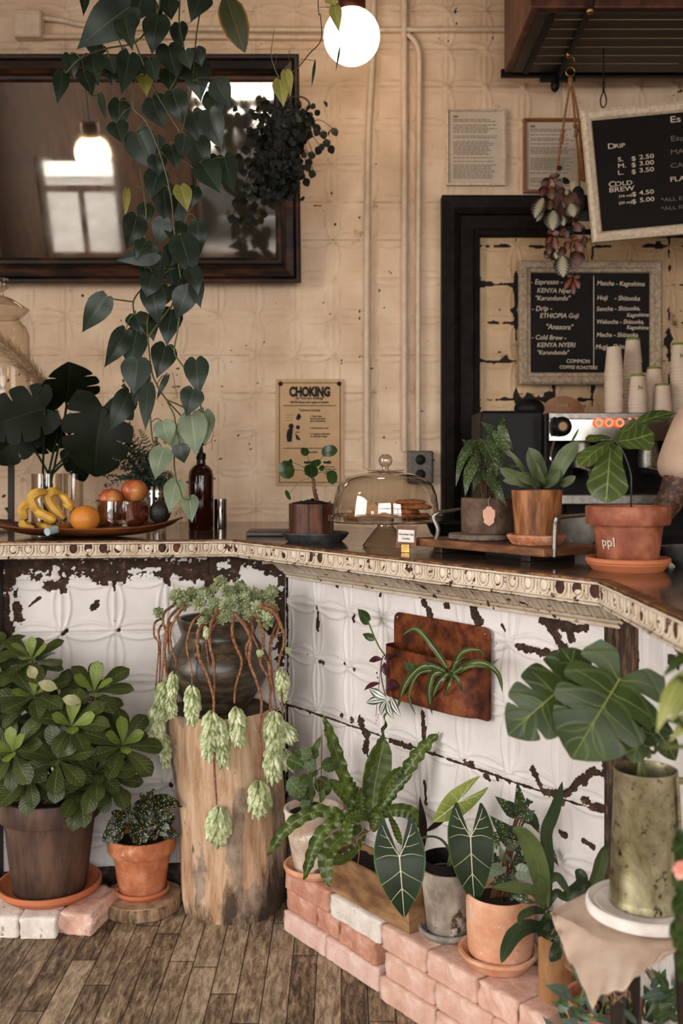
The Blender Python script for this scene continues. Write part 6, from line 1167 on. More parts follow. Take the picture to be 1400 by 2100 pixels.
# ---------------------------------------------------------------- right foreground
bx=V(((1322-700)*1.62/F,1.62,0)); stz=.556
st=thing('plant_stand','small round dark stool under the burlap cloth','stool',(bx.x,bx.y,0)); m=MB(); m.lathe([(0,stz-.022),(.07,stz-.022),(.073,stz-.018),(.073,stz-.003),(.07,stz),(0,stz)],(bx.x,bx.y,0),40); m.build('seat','dark_wood',st)
for k in range(3):
    a=pi/2+2*pi*k/3; m=MB(); m.tube([V((bx.x+.085*cos(a),bx.y+.085*sin(a),0)),V((bx.x+.055*cos(a),bx.y+.055*sin(a),stz-.02))],.011,10); m.build('leg','dark_wood',st)
def burlapmat():
    t=NT('burlap'); co=t.coord(); w1=t.n('ShaderNodeTexWave',{'Scale':260.,'Distortion':1.5,'Detail':1.},bands_direction='X'); w2=t.n('ShaderNodeTexWave',{'Scale':260.,'Distortion':1.5,'Detail':1.},bands_direction='Y')
    for w in (w1,w2): t.t.links.new(co,w.inputs['Vector'])
    wv=t.math('MULTIPLY',w1.outputs[1],w2.outputs[1]); c=t.ramp(t.noise(14,6,.6,co),[(.35,'bfa590'),(.55,'d0b8a5'),(.7,'dcc7b6')]); c=t.mix(t.math('MULTIPLY',wv,.25),c,lin('9b7d64')); t.setp(col=c,rough=.95,spec=.1); t.bump(wv,.35,.001); MAT['burlap']=t.m
burlapmat()
rowsb=[[(1131,1869,1.70),(1170,1846,1.73),(1225,1815,1.73),(1330,1805,1.73),(1460,1800,1.73)],None,[(1129,1873,1.665),(1158,1950,1.56),(1214,2062,1.42),(1290,2012,1.45),(1372,1955,1.49)],]
midr=[(1130,1871,1.68),(1176,1892,1.615),None,None,None]
top_=[P(*q) for q in rowsb[0]]; top_=[V((p.x,p.y,stz+.003 if i>1 else p.z)) for i,p in enumerate(top_)]
mid_=[P(1130,1871,1.68),P(1176,1893,1.60)]+[V(((px-700)/F*yy,yy,stz+.003)) for px,yy in ((1232,1.535),(1310,1.518),(1440,1.53))]
bot_=[P(*q) for q in rowsb[2]]+[]
def crow(pts,u):
    n=len(pts)-1; i=min(n-1,int(u*n)); return pts[i].lerp(pts[i+1],u*n-i)
def cl(u,v):
    a,b,c_=crow(top_,u),crow(mid_,u),crow(bot_,u); p=a.lerp(b,v*2) if v<.5 else b.lerp(c_,(v-.5)*2)
    k=max(0,(v-.5)*2); return p+V((0,-.006*sin(u*19)*k,.003*sin(u*31+v*9)*k+.003*sin(u*60)*k*k))
m=MB(); m.grid(cl,60,40); o=m.build('burlap_cloth','burlap',org=(bx.x,bx.y,stz),ang=80); so=o.modifiers.new('thick','SOLIDIFY'); so.thickness=.0018; so.offset=1; tag(o,'beige burlap cloth with a pointed corner hanging from the stool','cloth')
m=MB(); r=random.Random(3)
for k in range(34):
    u=r.random(); q=cl(u,1); m.tube([q,q+V((r.uniform(-.006,.006),-.002,-.006)),q+V((r.uniform(-.012,.012),-.003,-r.uniform(.008,.022)))],.0004,4)
fz=m.build('frayed_threads','kraft',o); fz.location=(0,0,0); fz['kind']='stuff'
pc_=V((bx.x,bx.y,stz+.007)); m=MB(); m.lathe([(0,0),(.086,0),(.0925,.003),(.094,.01),(.0935,.018),(.09,.021),(.086,.019),(.083,.0145),(.078,.0175),(.07,.015),(0,.014)],pc_,64); tag(m.build('round_plate',pm('white_chalky',['cfc6be','dcd4cd','e6e0da'],10,.85,bump=.4,spots=[('a5917e',12,.69)]),org=pc_),'round white chalky plate on the burlap under the metal can','plate')
bc_=pc_+V((.002,.004,.0155)); bk=thing('monstera_plant','large glossy split-leaf monstera standing in a mottled galvanized can','plant',bc_)
def galv():
    t=NT('galvanized'); co=t.coord((1,1,.8)); c=t.ramp(t.noise(13,7,.65,co,.6),[(.3,'5b5335'),(.45,'8c8464'),(.58,'b0a888'),(.72,'cfc8b0')]); c=t.mix(t.ramp(t.noise(60,6,.75,co),[(.56,(0,0,0)),(.62,(255,255,255))]),c,lin('2f2a18')); t.setp(col=c,rough=.36,metal=.85); t.bump(t.noise(50,6,.7,co),.3,.001); MAT['galvanized']=t.m
galv(); bh=.218
m=MB(); m.lathe([(0,0),(.0575,0),(.059,.002),(.0575,.012),(.057,.014),(.0535,bh*.5),(.0495,bh-.006),(.051,bh-.003),(.051,bh),(.0485,bh),(.047,bh-.01),(.052,.02),(0,.01)],bc_,64); m.build('can','galvanized',bk)
m=MB(); rp=lambda z:.0575-.0085*z/bh
m.tube([bc_+V((rp(bh)*.85,-.03,bh-.004)),bc_+V((rp(bh*.5)*.86,-.034,bh*.5)),bc_+V((rp(0)*.85,-.037,.004))],.0035,8); m.tube([bc_+V((.045,0,bh-.02)),bc_+V((.085,.0,bh-.03)),bc_+V((.092,0,bh*.5)),bc_+V((.075,0,.05)),bc_+V((.052,0,.04))],.006,8,sub=5); m.build('handle','galvanized',bk)
D=1.56
ms=MB(); leafmat('mon_vein','7a8442','8c9550',None)
for b,t_,w,dd,sl_,ro in (((1271,1392),(1172,1556),205,0,(.17,.36,.56),0),((1166,1400),(1042,1508),150,.05,(.2,.45,.68),.1),((1188,1398),(1150,1330),84,.06,(.5,),.5),((1318,1492),(1300,1566),72,.03,(.5,),.4),((1330,1480),(1385,1560),60,.05,(.5,),-.4)):
    m=MB(); mv=MB(); d=D+dd; f=monstera(m,P(*b,d),P(*t_,d-.02),w*d/F,slots=sl_,depth=.56,g=.022,lobe=.26,vein=(mv,.0016),roll=ro,bend=.1,fold=.16); lf_=m.build('leaf','monstera_mat',bk); mv.build('veins','mon_vein',lf_)
    ms.tube([bc_+V((random.uniform(-.02,.02),0,.1)),bc_+V((-.01,-.01,bh+.02)),P(b[0]+14,b[1]+60,d+.02),P(*b,d+.004)],[.0045,.004,.003,.0028],7,sub=5)
ms.build('stalks','stalk_green',bk)
# low green plant at the bottom right
c=V(((1254-700)*1.78/F,1.84,0)); lp=potted('lance_leaf_plant','lance-leaved green plant spreading from a terracotta pot at the bottom right','plant',c,potprof(.07,.05,.31,.04),'terracotta',.06,.285)
leafmat('lance_mat','35462a','4d6138','7f8d5a',.05,.36); leafmat('lance_blue','4e5f52','65766a','8f9c8a',.05,.36)
m=MB(); r=random.Random(8); D=1.72
def z8(x,y,d): return P(1100+x/4.667,1900+y/4.667,d)
for b,t_,w,k in (((340,690),(78,562),130,1),((330,720),(540,645),70,0),((240,720),(325,790),50,0),((560,640),(330,380),110,1),((470,690),(580,880),70,1),((330,760),(420,880),70,0),((410,850),(600,890),60,0),((400,940),(205,880),90,1),((600,900),(640,760),34,0),((680,840),(660,750),30,0),((770,860),(700,740),50,0),((800,880),(920,770),60,0),((960,930),(760,740),60,1),((1260,600),(1085,390),90,0),((1300,620),(980,690),110,1),((1280,610),(1030,900),80,0),((1290,640),(1180,730),80,1),((1320,600),(1400,500),90,1),((1340,700),(1390,870),90,1),((1290,620),(1360,560),60,0),((1330,780),(1180,940),90,0),((520,960),(420,880),60,0),((1000,900),(900,960),70,1),((860,960),(760,900),60,0)):
    d=D+r.uniform(-.05,.04); m.k=k; leaf(m,z8(*b,d),z8(*t_,d-.02),w*d/F/4.667,'lance',6,9,bend=.12,fold=.25,roll=r.uniform(-.4,.4))
for q in range(70):
    d=r.uniform(1.68,1.95); x=r.uniform(1135,1420); y=r.uniform(2050,2140)-(40 if x>1330 else 0); a=r.uniform(0,6.28); L=r.uniform(35,60); m.k=r.randrange(2); leaf(m,P(x,y,d),P(x+L*cos(a),y-abs(L*sin(a))*.8,d-.02),r.uniform(14,24)*d/F,'lance',5,7,bend=.12,fold=.25,roll=r.uniform(-.5,.5)); ms0=(x,y)
m.build('leaves',['lance_mat','lance_blue'],lp); ms=MB(); 
for x,y in ((340,700),(560,660),(400,860),(1290,620),(1000,880),(780,870)): ms.tube([c+V((0,0,.29)),(c+V((0,-.03,.31))).lerp(z8(x,y,D),.5),z8(x,y,D)],.0022,6,sub=4)
ms.build('stems','stalk_green',lp)
# tall plant cut off by the right edge
c=V((.545,1.22,0)); ts=thing('tall_plant_stand','dark slim plant stand mostly beyond the right picture edge','stand',c); m=MB(); m.lathe([(0,.70),(.07,.70),(.07,.72),(0,.72)],c,32); m.build('top','dark_wood',ts)
for k in range(3): a=.4+2*pi*k/3; m=MB(); m.tube([c+V((.085*cos(a),.085*sin(a),0)),c+V((.05*cos(a),.05*sin(a),.701))],.009,8); m.build('leg','dark_wood',ts)
c=c+V((-.0,0,.7205)); ep=potted('trailing_green_plant','blurred yellow-green leafy plant reaching in at the right edge','plant',c,potprof(.068,.048,.12,.03),'terracotta',.055,.1)
leafmat('yellow_green','7c8143','98995a','b9b87c',.05,.4); m=MB(); ms=MB(); D=1.17; r=random.Random(2)
def z9(x,y,d): return P(1240+x/6.5625,1280+y/6.5625,d)
for b,t_,w,k in (((1100,600),(690,1480),240,1),((1150,380),(770,720),150,0),((1200,1100),(850,1600),170,1),((1150,1250),(740,1300),120,0),((1180,800),(940,700),140,0),((1100,500),(1300,350),100,0),((800,1650),(620,1500),90,0),((1250,1500),(950,1250),160,0),((1200,700),(880,1330),260,1)):
    m.k=k; leaf(m,z9(*b,D),z9(*t_,D-.03),w*D/F/6.5625,'lance',6,9,bend=.12,fold=.2,roll=r.uniform(-.3,.3)); ms.tube([c+V((-.01,0,.11)),(c+V((-.03,0,.2))).lerp(z9(*b,D),.5),z9(*b,D)],.0028,6,sub=4)
trail=[c+V((-.055,-.02,.12)),c+V((-.085,-.03,.08)),P(1412,1700,1.2),P(1402,1800,1.2),P(1400,1900,1.2),P(1410,2010,1.2)]
ms.tube(trail,.0025,6,sub=5)
for x,y in ((1392,1740),(1400,1765),(1390,1808),(1404,1838),(1390,1862),(1398,1900),(1392,1935),(1398,1975),(1404,2005),(1384,1912),(1410,1720)): q=P(x,y,1.18); m.k=0 if y%2 else 2; leaf(m,P(1408,y-14,1.2),P(x-12,y+8,1.17),.026,'round',6,7,bend=.1,fold=.2,wav=.05)
m.build('leaves',['monstera_mat','yellow_green','pothos_mat'],ep); ms.build('stems','stalk_green',ep)
m=MB(); 
for k in range(6): a=2*pi*k/6; q=P(1397,1782,1.16); leaf(m,q,q+V((.012*cos(a),-.004,.012*sin(a))),.011,'round',5,5)
m.build('pink_flower',leafmat('pink_petal','d98a76','e59f8c',None),ep)
# ---------------------------------------------------------------- hanging plants
leafmat('vine_mat','1b261c','2a372a','4a5a45',.035,.36,side=0); leafmat('vine_yellow','7d7a3a','94904c','b3ae6e',.04,.4); leafmat('vine_pale','64735a','7d8a6c','a0a98a',.04,.42); leafmat('vine_brown','2e3320','3f4226','7a5a28',.03,.4,edge=('8a6428',.8,.2))
D=2.78; hp_c=P(300,-330,D); r=random.Random(21)
vn=thing('hanging_philodendron','long heart-leaf philodendron vine hanging from above in front of the mirror','plant',hp_c)
m=MB(); m.lathe([(0,-.0),(.09,0),(.1,.01),(.125,.17),(.13,.175),(.12,.175),(.11,.15),(0,.15)],hp_c,40); m.build('basket','bark_brown',vn)
for k in range(3):
    a=2*pi*k/3+.3; q=hp_c+V((.125*cos(a),.125*sin(a),.17)); m=MB(); m.tube([q,V((hp_c.x,hp_c.y,CEIL-.02))],.002,5); m.build('hanging_wire','black_plastic',vn)
A1=[((510,65),(542,200),80),((530,30),(330,190),150),((650,70),(625,215),98),((690,190),(722,315),104),((530,225),(500,375),84),((375,230),(402,345),88),((285,225),(300,320),62),((255,298),(236,418),58),((345,300),(377,392),62),((595,310),(601,390),57,1),((800,250),(822,405),108),((803,200),(826,268),62),((885,335),(942,435),86),((870,380),(906,498),84),((490,415),(490,545),77),((625,405),(672,522),98),((710,380),(747,502),88),((790,460),(828,592),88),((860,460),(907,608),94),((478,505),(500,582),78),((560,545),(626,692),118),((800,580),(856,692),102),((830,675),(898,785),102),((920,645),(956,782),82),((650,700),(620,812),88),((670,760),(680,922),94),((740,765),(766,862),66,2),((800,770),(785,850),52),((560,890),(520,1014),92),((715,920),(746,1038),88),((810,910),(821,1034),72),((742,975),(792,1135),108),((640,1040),(488,1066),76),((665,1040),(645,1162),66),((740,1095),(720,1205),72),((790,1100),(812,1205),62),((730,830),(745,928),62),((600,840),(590,932),62),((520,780),(514,882),28,1),((412,390),(435,492),27),
    ((580,-20),(560,82),120),((690,0),(702,78),72),((830,-20),(785,85),90),((345,-20),(342,62),36),((735,100),(740,205),66),((395,180),(388,232),74),((620,250),(640,335),62),((695,290),(702,375),74),((455,285),(460,345),64),((640,20),(600,75),70),((470,-20),(440,50),70),((560,240),(590,330),80),((760,210),(780,280),64),((700,600),(720,690),80),((640,640),(650,720),70),((760,560),(740,650),70),((860,640),(870,720),60),((670,900),(650,1000),74),((600,990),(560,1060),60),((450,240),(470,300),60),((640,560),(630,640),70),((500,60),(470,130),80),((710,1010),(700,1090),70),((620,1140),(600,1215),80)]
B1=[((605,140),(481,327),124),((870,75),(906,288),130),((965,80),(928,198),94),((1075,95),(1018,254),124),((1120,50),(1150,192),84),((985,215),(958,408),124),((780,240),(816,350),118),((850,250),(880,385),94),((718,335),(606,528),110),((785,335),(760,560),140),((950,420),(903,592),130),((790,500),(770,685),154),((815,560),(775,750),104),((850,650),(836,888),84),((742,690),(636,893),120),((1125,500),(1142,690),124),((1110,670),(1074,813),120),((1100,815),(1126,1036),144,3),((1170,800),(1176,985),106,3),((935,855),(970,980),110,3),((1030,880),(998,1020),114,3),((1032,990),(1056,1085),92),((935,1012),(894,1174),114,4),((1010,1200),(974,1368),104,4),((1090,1290),(1102,1424),88,4),((960,590),(903,722),32),((905,-20),(916,62),62),((1040,-10),(1013,92),92),((830,-30),(850,50),70),((970,-40),(990,60),80),((1100,-20),(1110,80),90)]
m=MB(); ms=MB(); cells=[]
def main(t_): return None
STE=[[(430,-40),(470,120),(500,200),(545,350),(545,440),(600,500),(660,640),(700,800),(715,950),(735,1100),(760,1250)],[(520,-40),(515,60),(545,150),(580,240),(640,380),(700,480),(740,560),(690,620),(650,600)],[(840,-40),(815,80),(800,200),(790,330),(760,480),(745,540),(700,600)],[(740,-40),(735,100),(755,240),(690,380)],[(660,-30),(640,60),(560,170),(430,200),(330,240),(270,300)],[(320,370),(380,392),(412,392)],[(700,620),(800,700),(808,800),(770,880),(740,960)],[(575,700),(590,780),(600,900),(590,990)]]
STB=[[(930,10),(900,120),(850,260),(850,380),(870,560),(900,640),(950,720),(1040,820)],[(990,180),(900,300),(850,370)],[(1030,230),(1020,330),(1000,450),(1040,520),(1070,555)],[(890,20),(805,100),(765,165),(770,235)],[(615,145),(690,155),(765,165)],[(870,560),(850,600),(858,700),(865,860),(880,970),(910,930)],[(1145,690),(1155,790)],[(960,730),(1010,750),(1050,770)],[(960,740),(1000,820),(1010,900),(1030,960),(1000,1060),(1010,1180),(1030,1230),(1050,1290),(1095,1300)]]
r1=.0024
for L_,s_,ox,oy in ((STE,2,0,0),(STB,2.8,0,560)):
    for pts in L_: dd=D+r.uniform(-.03,.05); ms.tube([P(ox+x/s_,oy+y/s_,dd) for x,y in pts],r1,6,sub=5)
for pts in ([(430,-40),(520,-300),(600,-600)],[(520,-40),(560,-300),(600,-620)],[(840,-40),(760,-300),(640,-620)],[(740,-40),(690,-300),(620,-600)],[(660,-30),(640,-300),(600,-600)]): ms.tube([P(x/2,y/2,D) for x,y in pts],r1,6,sub=4)
for L_,s_,ox,oy in ((A1,2,0,0),(B1,2.8,0,560)):
    for q in L_:
        b,t_,w=q[:3]; m.k=q[3] if len(q)>3 else 0; dd=D+r.uniform(-.09,.07); B=(ox+b[0]/s_,oy+b[1]/s_); T=(ox+t_[0]/s_,oy+t_[1]/s_)
        if m.k==1: m.k=1
        T=(B[0]+(T[0]-B[0])*1.08,B[1]+(T[1]-B[1])*1.08); leaf(m,P(*B,dd),P(*T,dd-r.uniform(-.01,.03)),w/s_*dd/F*1.2,'heart',8,11,bend=r.uniform(.02,.14),fold=r.uniform(.02,.25),roll=r.uniform(-.28,.28))
        lst=STE if s_==2 else STB; best=min(((x-b[0])**2+(y-b[1])**2,x,y) for p_ in lst for x,y in p_); mid=P((B[0]+ox+best[1]/s_)/2,(B[1]+oy+best[2]/s_)/2-8,D); ms.tube([P(ox+best[1]/s_,oy+best[2]/s_,D),mid,P(*B,dd)],.0014,5,sub=4)
m.k=5; leaf(m,P(462,-10,D-.1),P(502,108,D-.12),56*D/F,'ell',8,10,bend=.1,fold=.2)
m.build('leaves',['vine_mat','vine_yellow','vine_yellow','vine_pale','vine_pale','vine_brown'],vn); ms.build('vines',leafmat('vine_stem','4a4a2c','636036'),vn)
m=MB()
for pts in ([(1190,830),(1222,900),(1215,960),(1180,985)],[(990,570),(1005,650),(1020,720)],[(1215,950),(1218,1020)],[(965,1130),(962,1200)],[(860,960),(880,1010)]): m.tube([P(x/2.8,560+y/2.8,D-.02) for x,y in pts],.0008,4,sub=3)
m.build('aerial_roots',leafmat('root_red','8a4a32','a05c40'),vn)
# thin vine crossing the lamp
D=2.6; tv=thing('thin_hanging_vine','thin trailing vine with small yellow-green leaves in front of the globe lamp','plant',P(652,-300,D))
def za(x,y,d): return P(460+x/4.118,y/4.118,d)
ms=MB(); ms.tube([P(652,-760,D),P(650,-300,D),za(790,0,D),za(810,130,D),za(816,335,D),za(720,450,D),za(610,580,D),za(500,640,D),za(455,640,D),za(395,475,D),za(410,330,D),za(420,240,D)],[.0016]*9+[.0013,.001,.0007],6,sub=5)
for pts in ([(800,60),(890,62)],[(816,340),(900,355),(978,390)],[(635,535),(660,500),(768,515)],[(395,475),(440,455),(430,540),(415,560)],[(545,425),(548,600)],[(500,640),(470,690)]): ms.tube([za(x,y,D) for x,y in pts],.0008,5,sub=4)
ms.build('stem',leafmat('thin_stem','4b3a28','6a5036'),tv)
m=MB()
for b,t_,w,k in (((905,-20),(935,52),140,0),((930,55),(968,275),112,0),((470,680),(500,908),150,1),((520,605),(560,815),110,1),((768,500),(735,742),26,2),((978,385),(940,605),18,2)): m.k=k; leaf(m,za(*b,D-.01),za(*t_,D-.02),w*D/F/4.118,'heart' if w>40 else 'lance',7,9,bend=.08,fold=.3)
m.build('leaves',['vine_yellow','vine_yellow','vine_mat'],tv)
# dark plant on the mirror's right edge
D=3.7; c=P(588,262,D); dk=thing('dark_hanging_plant','bushy nearly black trailing plant hanging over the right edge of the mirror','plant',c)
leafmat('black_leaf','0d110a','171c10',None,rough=.6); m=MB(); ms=MB(); r=random.Random(17)
b=MB(); b.lathe([(0,-.07),(.05,-.07),(.07,-.04),(.08,.02),(.075,.02),(.06,0),(0,0)],c,28); b.build('pot','black_leaf',dk)
b=MB(); b.tube([P(625,235,WY-.02),P(634,212,WY-.04),P(618,199,3.9),P(592,204,D),P(588,250,D)],.0035,6,sub=5); b.build('hook','black_plastic',dk)
for k in range(950):
    a=r.uniform(0,2*pi); v=r.random()**.8; x=588+r.gauss(0,26+14*(v<.4))+(-12*v); y=215+v*185+r.uniform(-8,8); dd=D+r.uniform(-.1,.1)
    if x>650-60*v: x-=30
    q=P(x,y,dd); dv=V((r.uniform(-1,1),r.uniform(-1,.3),r.uniform(-1,.2))).normalized()*r.uniform(.018,.034); leaf(m,q,q+dv,.025,'ell',3,4,bend=.1)
for x,y in ((612,225),(628,240),(645,255),(652,262),(662,268),(680,262),(668,285),(676,298),(655,300),(640,310),(636,325),(628,335),(642,348),(620,352),(625,365),(618,345),(500,300),(492,315),(508,322),(498,345),(512,350),(486,408),(500,405),(478,440),(497,444),(515,395),(528,390),(505,375),(520,230),(515,260),(520,425),(510,440)):
    q=P(x,y,D+r.uniform(-.05,.05)); leaf(m,q,q+V((r.uniform(-.015,.02),-.005,-.034)),.03,'ell',4,6,bend=.1,roll=r.uniform(-.4,.4)); ms.tube([c.lerp(q,.3),c.lerp(q,.7)+V((0,0,.03)),q],.0012,4,sub=3)
m.build('foliage','black_leaf',dk); ms.build('stems','black_leaf',dk)
# macrame hanger with patterned plant
D=3.72; rg=P(1169,147,D); mc=thing('macrame_plant','patterned brown and silver leaved plant in a jute macrame hanger at upper right','plant',rg)
m=MB(); rx=.0165; m.tube([rg+V((rx*cos(t*pi/10),0,rx*sin(t*pi/10))) for t in range(21)],.0028,6); m.tube([rg+V((.005,0,.012)),rg+V((.016,0,.04)),rg+V((-.006,0,.085)),V((rg.x-.016,rg.y,hz-.014))],.0022,6,sub=5); m.build('metal_ring','brass',mc)
k=D/F; m=MB()
def zb_(x,y,d=D): return P(1060+x/4.285,130+y/4.285,d)
for pts in ([(470,130),(470,200)],[(465,195),(440,330),(405,560),(385,690),(350,960),(330,1150)],[(475,195),(500,400),(515,600),(535,800),(545,1030),(560,1180)],[(485,195),(530,420),(550,640),(575,900),(585,1040)]): m.tube([zb_(x,y) for x,y in pts],.0045 if len(pts)>2 else .009,7,sub=6)
for x,y in ((400,600),(395,640),(390,680),(510,550),(520,590),(515,630),(468,190)): m.ball(zb_(x,y),.0085,9,6,(1,1,1.2))
for i in range(9): q=zb_(585+r.uniform(-25,25),1640); m.tube([zb_(585,1480),q,q+V((r.uniform(-.006,.006),0,-.045))],.0018,4)
m.build('jute_cords',pm('jute',['7a4f30','94643f','a97a52'],80,.9,bump=.8),mc)
c=zb_(455,1240); m=MB(); m.lathe([(0,-.06),(.04,-.06),(.052,-.03),(.06,.03),(.055,.03),(.045,.01),(0,.01)],c,28); m.build('pot','bark_brown',mc)
def epimat(nm,base,pat):
    t=NT(nm); uv=t.n('ShaderNodeTexCoord').outputs['UV']; s=t.n('ShaderNodeSeparateXYZ',{0:uv}); u=t.math('ABSOLUTE',t.math('MULTIPLY_ADD',s.outputs[0],2,-1)); w=t.math('ABSOLUTE',t.math('SUBTRACT',t.math('FRACT',t.math('SUBTRACT',t.math('MULTIPLY',s.outputs[1],8),t.math('MULTIPLY',u,2.2))),.5))
    e=t.math('ADD',u,t.math('MULTIPLY',w,.9)); t.setp(col=t.mix(t.ramp(e,[(.62,(255,255,255)),(.78,(0,0,0))]),lin(base),lin(pat)),rough=.45); MAT[nm]=t.m
epimat('epi_silver','20170f','a39a80'); epimat('epi_copper','20110b','6b3c28'); epimat('epi_rose','24110b','85472f')
m=MB()
for b,t_,w,kk in (((230,1180),(155,1360),105,0),((320,1290),(310,1470),130,0),((410,1170),(450,1280),90,0),((470,1230),(500,1350),120,0),((400,1690),(405,1880),130,0),((520,1640),(530,1790),110,1),((300,1080),(305,1200),80,1),((330,1020),(320,960),80,1),((290,1050),(205,1050),80,1),((330,1050),(405,1070),70,1),((250,1080),(210,1170),70,1),((290,1200),(290,1290),70,1),((380,1080),(390,1170),60,1),((440,1110),(430,1160),60,0),((480,1140),(590,1130),100,3),((395,1340),(410,1430),70,0),((230,1290),(170,1390),60,0),((350,930),(395,910),40,3),((440,1010),(410,1060),60,3),
    ((310,1500),(270,1460),50,2),((310,1500),(370,1490),50,2),((305,1520),(250,1600),50,2),((330,1530),(345,1640),60,2),((400,1490),(460,1520),60,1),((470,1560),(530,1520),50,2),((450,1560),(440,1640),60,2),((510,1560),(570,1660),70,2),((410,1610),(380,1700),60,1),((560,1480),(560,1410),60,1),((600,1520),(590,1600),50,1),((300,1640),(240,1720),70,1),((330,1660),(350,1720),50,0),((480,1890),(415,1990),50,2),((500,1890),(545,1980),50,2),((480,1880),(440,1860),40,2),((500,1880),(555,1870),40,2),((490,1920),(500,2035),40,2),((540,1380),(690,1300),70,3),((560,1370),(690,1330),60,3),((280,1560),(280,1680),60,1),((470,1420),(480,1500),70,3),((500,1400),(560,1480),70,1),((430,1440),(380,1520),70,1)):
    m.k=kk; dd=D-.06+r.uniform(-.05,.03); leaf(m,zb_(*b,dd),zb_(*t_,dd-.01),w*dd/F/4.285*1.25,'ell',6,8,bend=.1,fold=.15,roll=r.uniform(-.25,.25))
m.build('leaves',['epi_silver','epi_copper','epi_rose','black_leaf'],mc)
ms=MB()
for pts in ([(455,1250),(400,1400),(350,1560),(330,1660)],[(460,1250),(500,1450),(470,1650),(490,1880)],[(440,1250),(330,1050),(320,1000)]): ms.tube([zb_(x,y,D-.04) for x,y in pts],.0018,5,sub=4)
ms.build('stems','red_stem',mc)
# ---------------------------------------------------------------- barista, only sleeve and arm in view
pb=thing('person','person in a beige t-shirt with a dark tattooed forearm standing behind the bar','person',(1.2,2.98,0))
def skin(name,pts,edges,rad,mat,root=0,sub=2,parent=pb):
    me=bpy.data.meshes.new(name); po=parent_org(parent); me.from_pydata([V(p)-po for p in pts],edges,[]); ob=bpy.data.objects.new(name,me); COL.objects.link(ob); ob.parent=parent
    ob.modifiers.new('s','SKIN'); 
    for v,r_ in zip(me.skin_vertices[0].data,rad): v.radius=(r_,r_) if not isinstance(r_,tuple) else r_
    me.skin_vertices[0].data[root].use_root=True
    s=ob.modifiers.new('ss','SUBSURF'); s.levels=sub; s.render_levels=sub; me.materials.append(MAT[mat])
    dg=bpy.context.evaluated_depsgraph_get(); me2=bpy.data.meshes.new_from_object(ob.evaluated_get(dg)); ob.modifiers.clear(); ob.data=me2; me2.polygons.foreach_set('use_smooth',[True]*len(me2.polygons))
    if not me2.materials: me2.materials.append(MAT[mat])
    return ob
pm('skin_tattoo',['2a1a12','4a3022','7a5440'],26,.55,bump=.05); pm('shirt_beige',['b89c84','c6ab94'],5,.85,bump=.2); pm('trousers',['141312','1c1a19'],10,.8); pm('hair',['1d130d','2c1d14'],30,.6,stretch=(1,1,.3))
sh=P(1432,852,2.9); el=P(1372,1035,2.86); wr=V((el.x-.055,el.y+.16,el.z-.12)); hd=wr+V((-.01,.075,-.02)); cx,cy=1.2,2.98
B=[(cx,cy,.95),(cx,cy,1.15),(cx,cy-.005,1.36),(cx,cy,1.47),(cx,cy,1.56),(cx-.005,cy+.015,1.66),(cx-.01,cy+.02,1.74),tuple(sh),tuple(el),tuple(wr),tuple(hd),(cx+.17,cy,1.42),(cx+.25,cy+.02,1.16),(cx+.2,cy+.2,1.04),(cx+.17,cy+.27,1.02),(cx-.09,cy,.9),(cx-.1,cy-.01,.5),(cx-.1,cy+.03,.09),(cx-.1,cy-.02+.12,.035),(cx+.09,cy,.9),(cx+.1,cy-.01,.5),(cx+.1,cy+.03,.09),(cx+.1,cy+.1,.035)]
E=[(0,1),(1,2),(2,3),(3,4),(4,5),(5,6),(3,7),(7,8),(8,9),(9,10),(3,11),(11,12),(12,13),(13,14),(0,15),(15,16),(16,17),(17,18),(0,19),(19,20),(20,21),(21,22)]
Rr=[.13,.12,.13,.09,.05,.08,.085,.055,.04,.027,.034,.055,.04,.027,.034,.085,.055,.04,.035,.085,.055,.04,.035]
# five fingers on each hand
def hand(h,dirv,side,base):
    d=unit(dirv); s=unit(V((side,.1,0))); i0=len(B)
    for k in range(5):
        off=(k-2)*.018
        if k==0: a=h-d*.02+s*(-.03); b=a+d*.02+s*(-.02)+V((0,0,-.01)); c2=b+d*.025+V((0,0,-.012))
        else: a=h+d*.03+s*off; b=a+d*.035+V((0,0,-.01)); c2=b+d*.028+V((0,0,-.022))
        j=len(B); B.extend([tuple(a),tuple(b),tuple(c2)]); Rr.extend([.0095,.0085,.0075]); E.extend([(base,j),(j,j+1),(j+1,j+2)])
hand(hd,hd-wr,1,10); hand(V(B[14]),V(B[14])-V(B[13]),-1,14)
skin('body',B,E,Rr,'skin_tattoo')
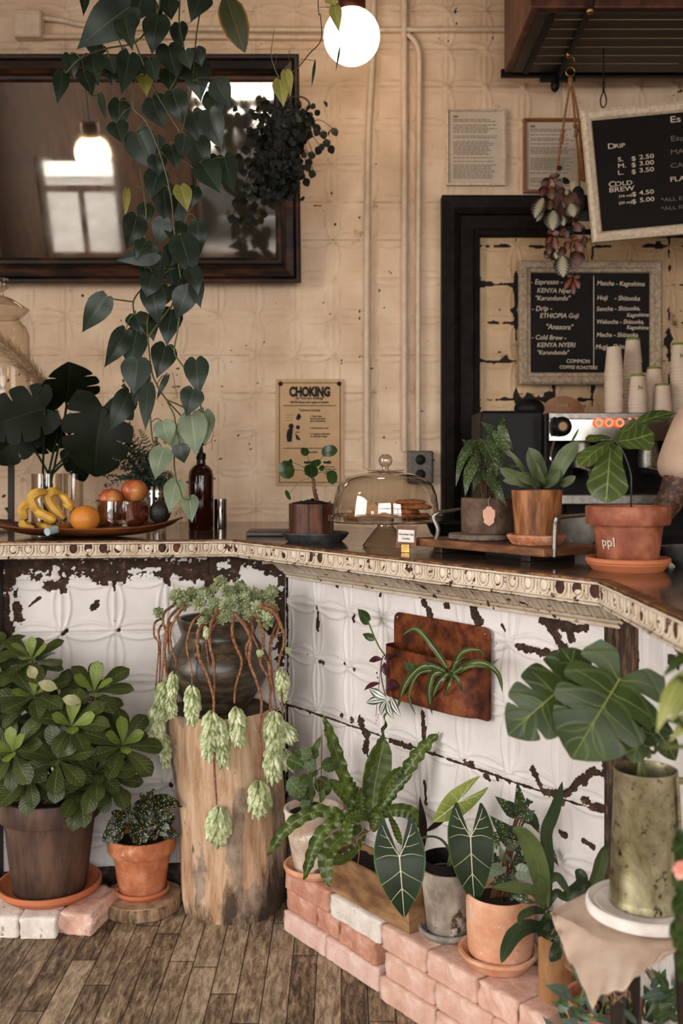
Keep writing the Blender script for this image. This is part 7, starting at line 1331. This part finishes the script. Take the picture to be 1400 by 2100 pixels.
# t-shirt: torso tube plus two loose sleeves as one skinned surface
sl=sh.lerp(el,.78); S_=[(cx,cy,.93),(cx,cy,1.15),(cx,cy,1.36),(cx,cy,1.46),(cx,cy,1.5),tuple(sh+V((.0,0,.0))),tuple(sh.lerp(el,.45)+V((-.005,0,0))),tuple(sl+V((-.004,0,0))),(cx+.17,cy,1.42),(cx+.235,cy+.01,1.22)]
skin('t_shirt',S_,[(0,1),(1,2),(2,3),(3,4),(3,5),(5,6),(6,7),(3,8),(8,9)],[.15,.14,.15,.105,.065,.075,.07,(.08,.07),.075,.062],'shirt_beige')
T_=[(cx,cy,.97),(cx-.09,cy,.88),(cx-.1,cy-.01,.5),(cx-.1,cy+.03,.1),(cx+.09,cy,.88),(cx+.1,cy-.01,.5),(cx+.1,cy+.03,.1)]
skin('trousers',T_,[(0,1),(1,2),(2,3),(0,4),(4,5),(5,6)],[.145,.1,.075,.065,.1,.075,.065],'trousers')
m=MB(); m.ball((cx-.008,cy+.0,1.735),.103,20,14,(.92,1,.95)); m.build('hair','hair',pb)
for sx_ in (-.035,.035): m=MB(); m.ball((cx-.01+sx_,cy+.098,1.715),.009,10,8); m.build('eye','label_white',pb)
m=MB(); m.ball((cx-.01,cy+.112,1.69),.014,10,8,(.8,1,1.3)); m.build('nose','skin_tattoo',pb)
m=MB(); m.ball((cx-.01,cy+.098,1.655),.018,10,6,(1,.5,.3)); m.build('mouth','copper_dark',pb)
# ---------------------------------------------------------------- outside the street windows (seen in the mirror)
car=thing('parked_car','grey car parked in the street, seen only in the mirror','car',(-.6,-6.0,-.06))
m=MB(); prof=[(-2.1,.35),(-2.15,.75),(-1.9,.95),(-1.3,1.02),(-.75,1.45),(.55,1.48),(1.15,1.05),(2.0,.92),(2.15,.6),(2.1,.35)]
def sec(y,k): return [V((-.6+x*(1 if z<1.1 else .97),-6.0+y*(1 if z<1.1 else k),z-.06)) for x,z in prof]
a_=sec(-.85,.8); b_=sec(.85,.8); n=len(prof); m.add(a_+b_,[tuple(range(n-1,-1,-1)),tuple(range(n,2*n))]+[(i,(i+1)%n,(i+1)%n+n,i+n) for i in range(n)]); m.build('body',pm('car_paint',['3a3d40','44474a'],2,.3,metal=.3,bump=0),car,flat=True,bevel=.05)
for x in (-1.35,1.35):
    for y in (-.8,.8): m=MB(); m.lathe([(0,-.09),(.3,-.09),(.32,-.06),(.32,.06),(.3,.09),(0,.09)],(-.6+x,-6.0+y,.28),28,R=R_(pi/2,'X')); m.build('wheel','black_plastic',car)
m=MB(); plate(m,V((-1.35,-5.2,.98)),V((-1,0,0)) if 0 else X1,unit(V((0,-.25,1))),1.1,.34,.01); m.build('side_window','black_plastic',car,flat=True)
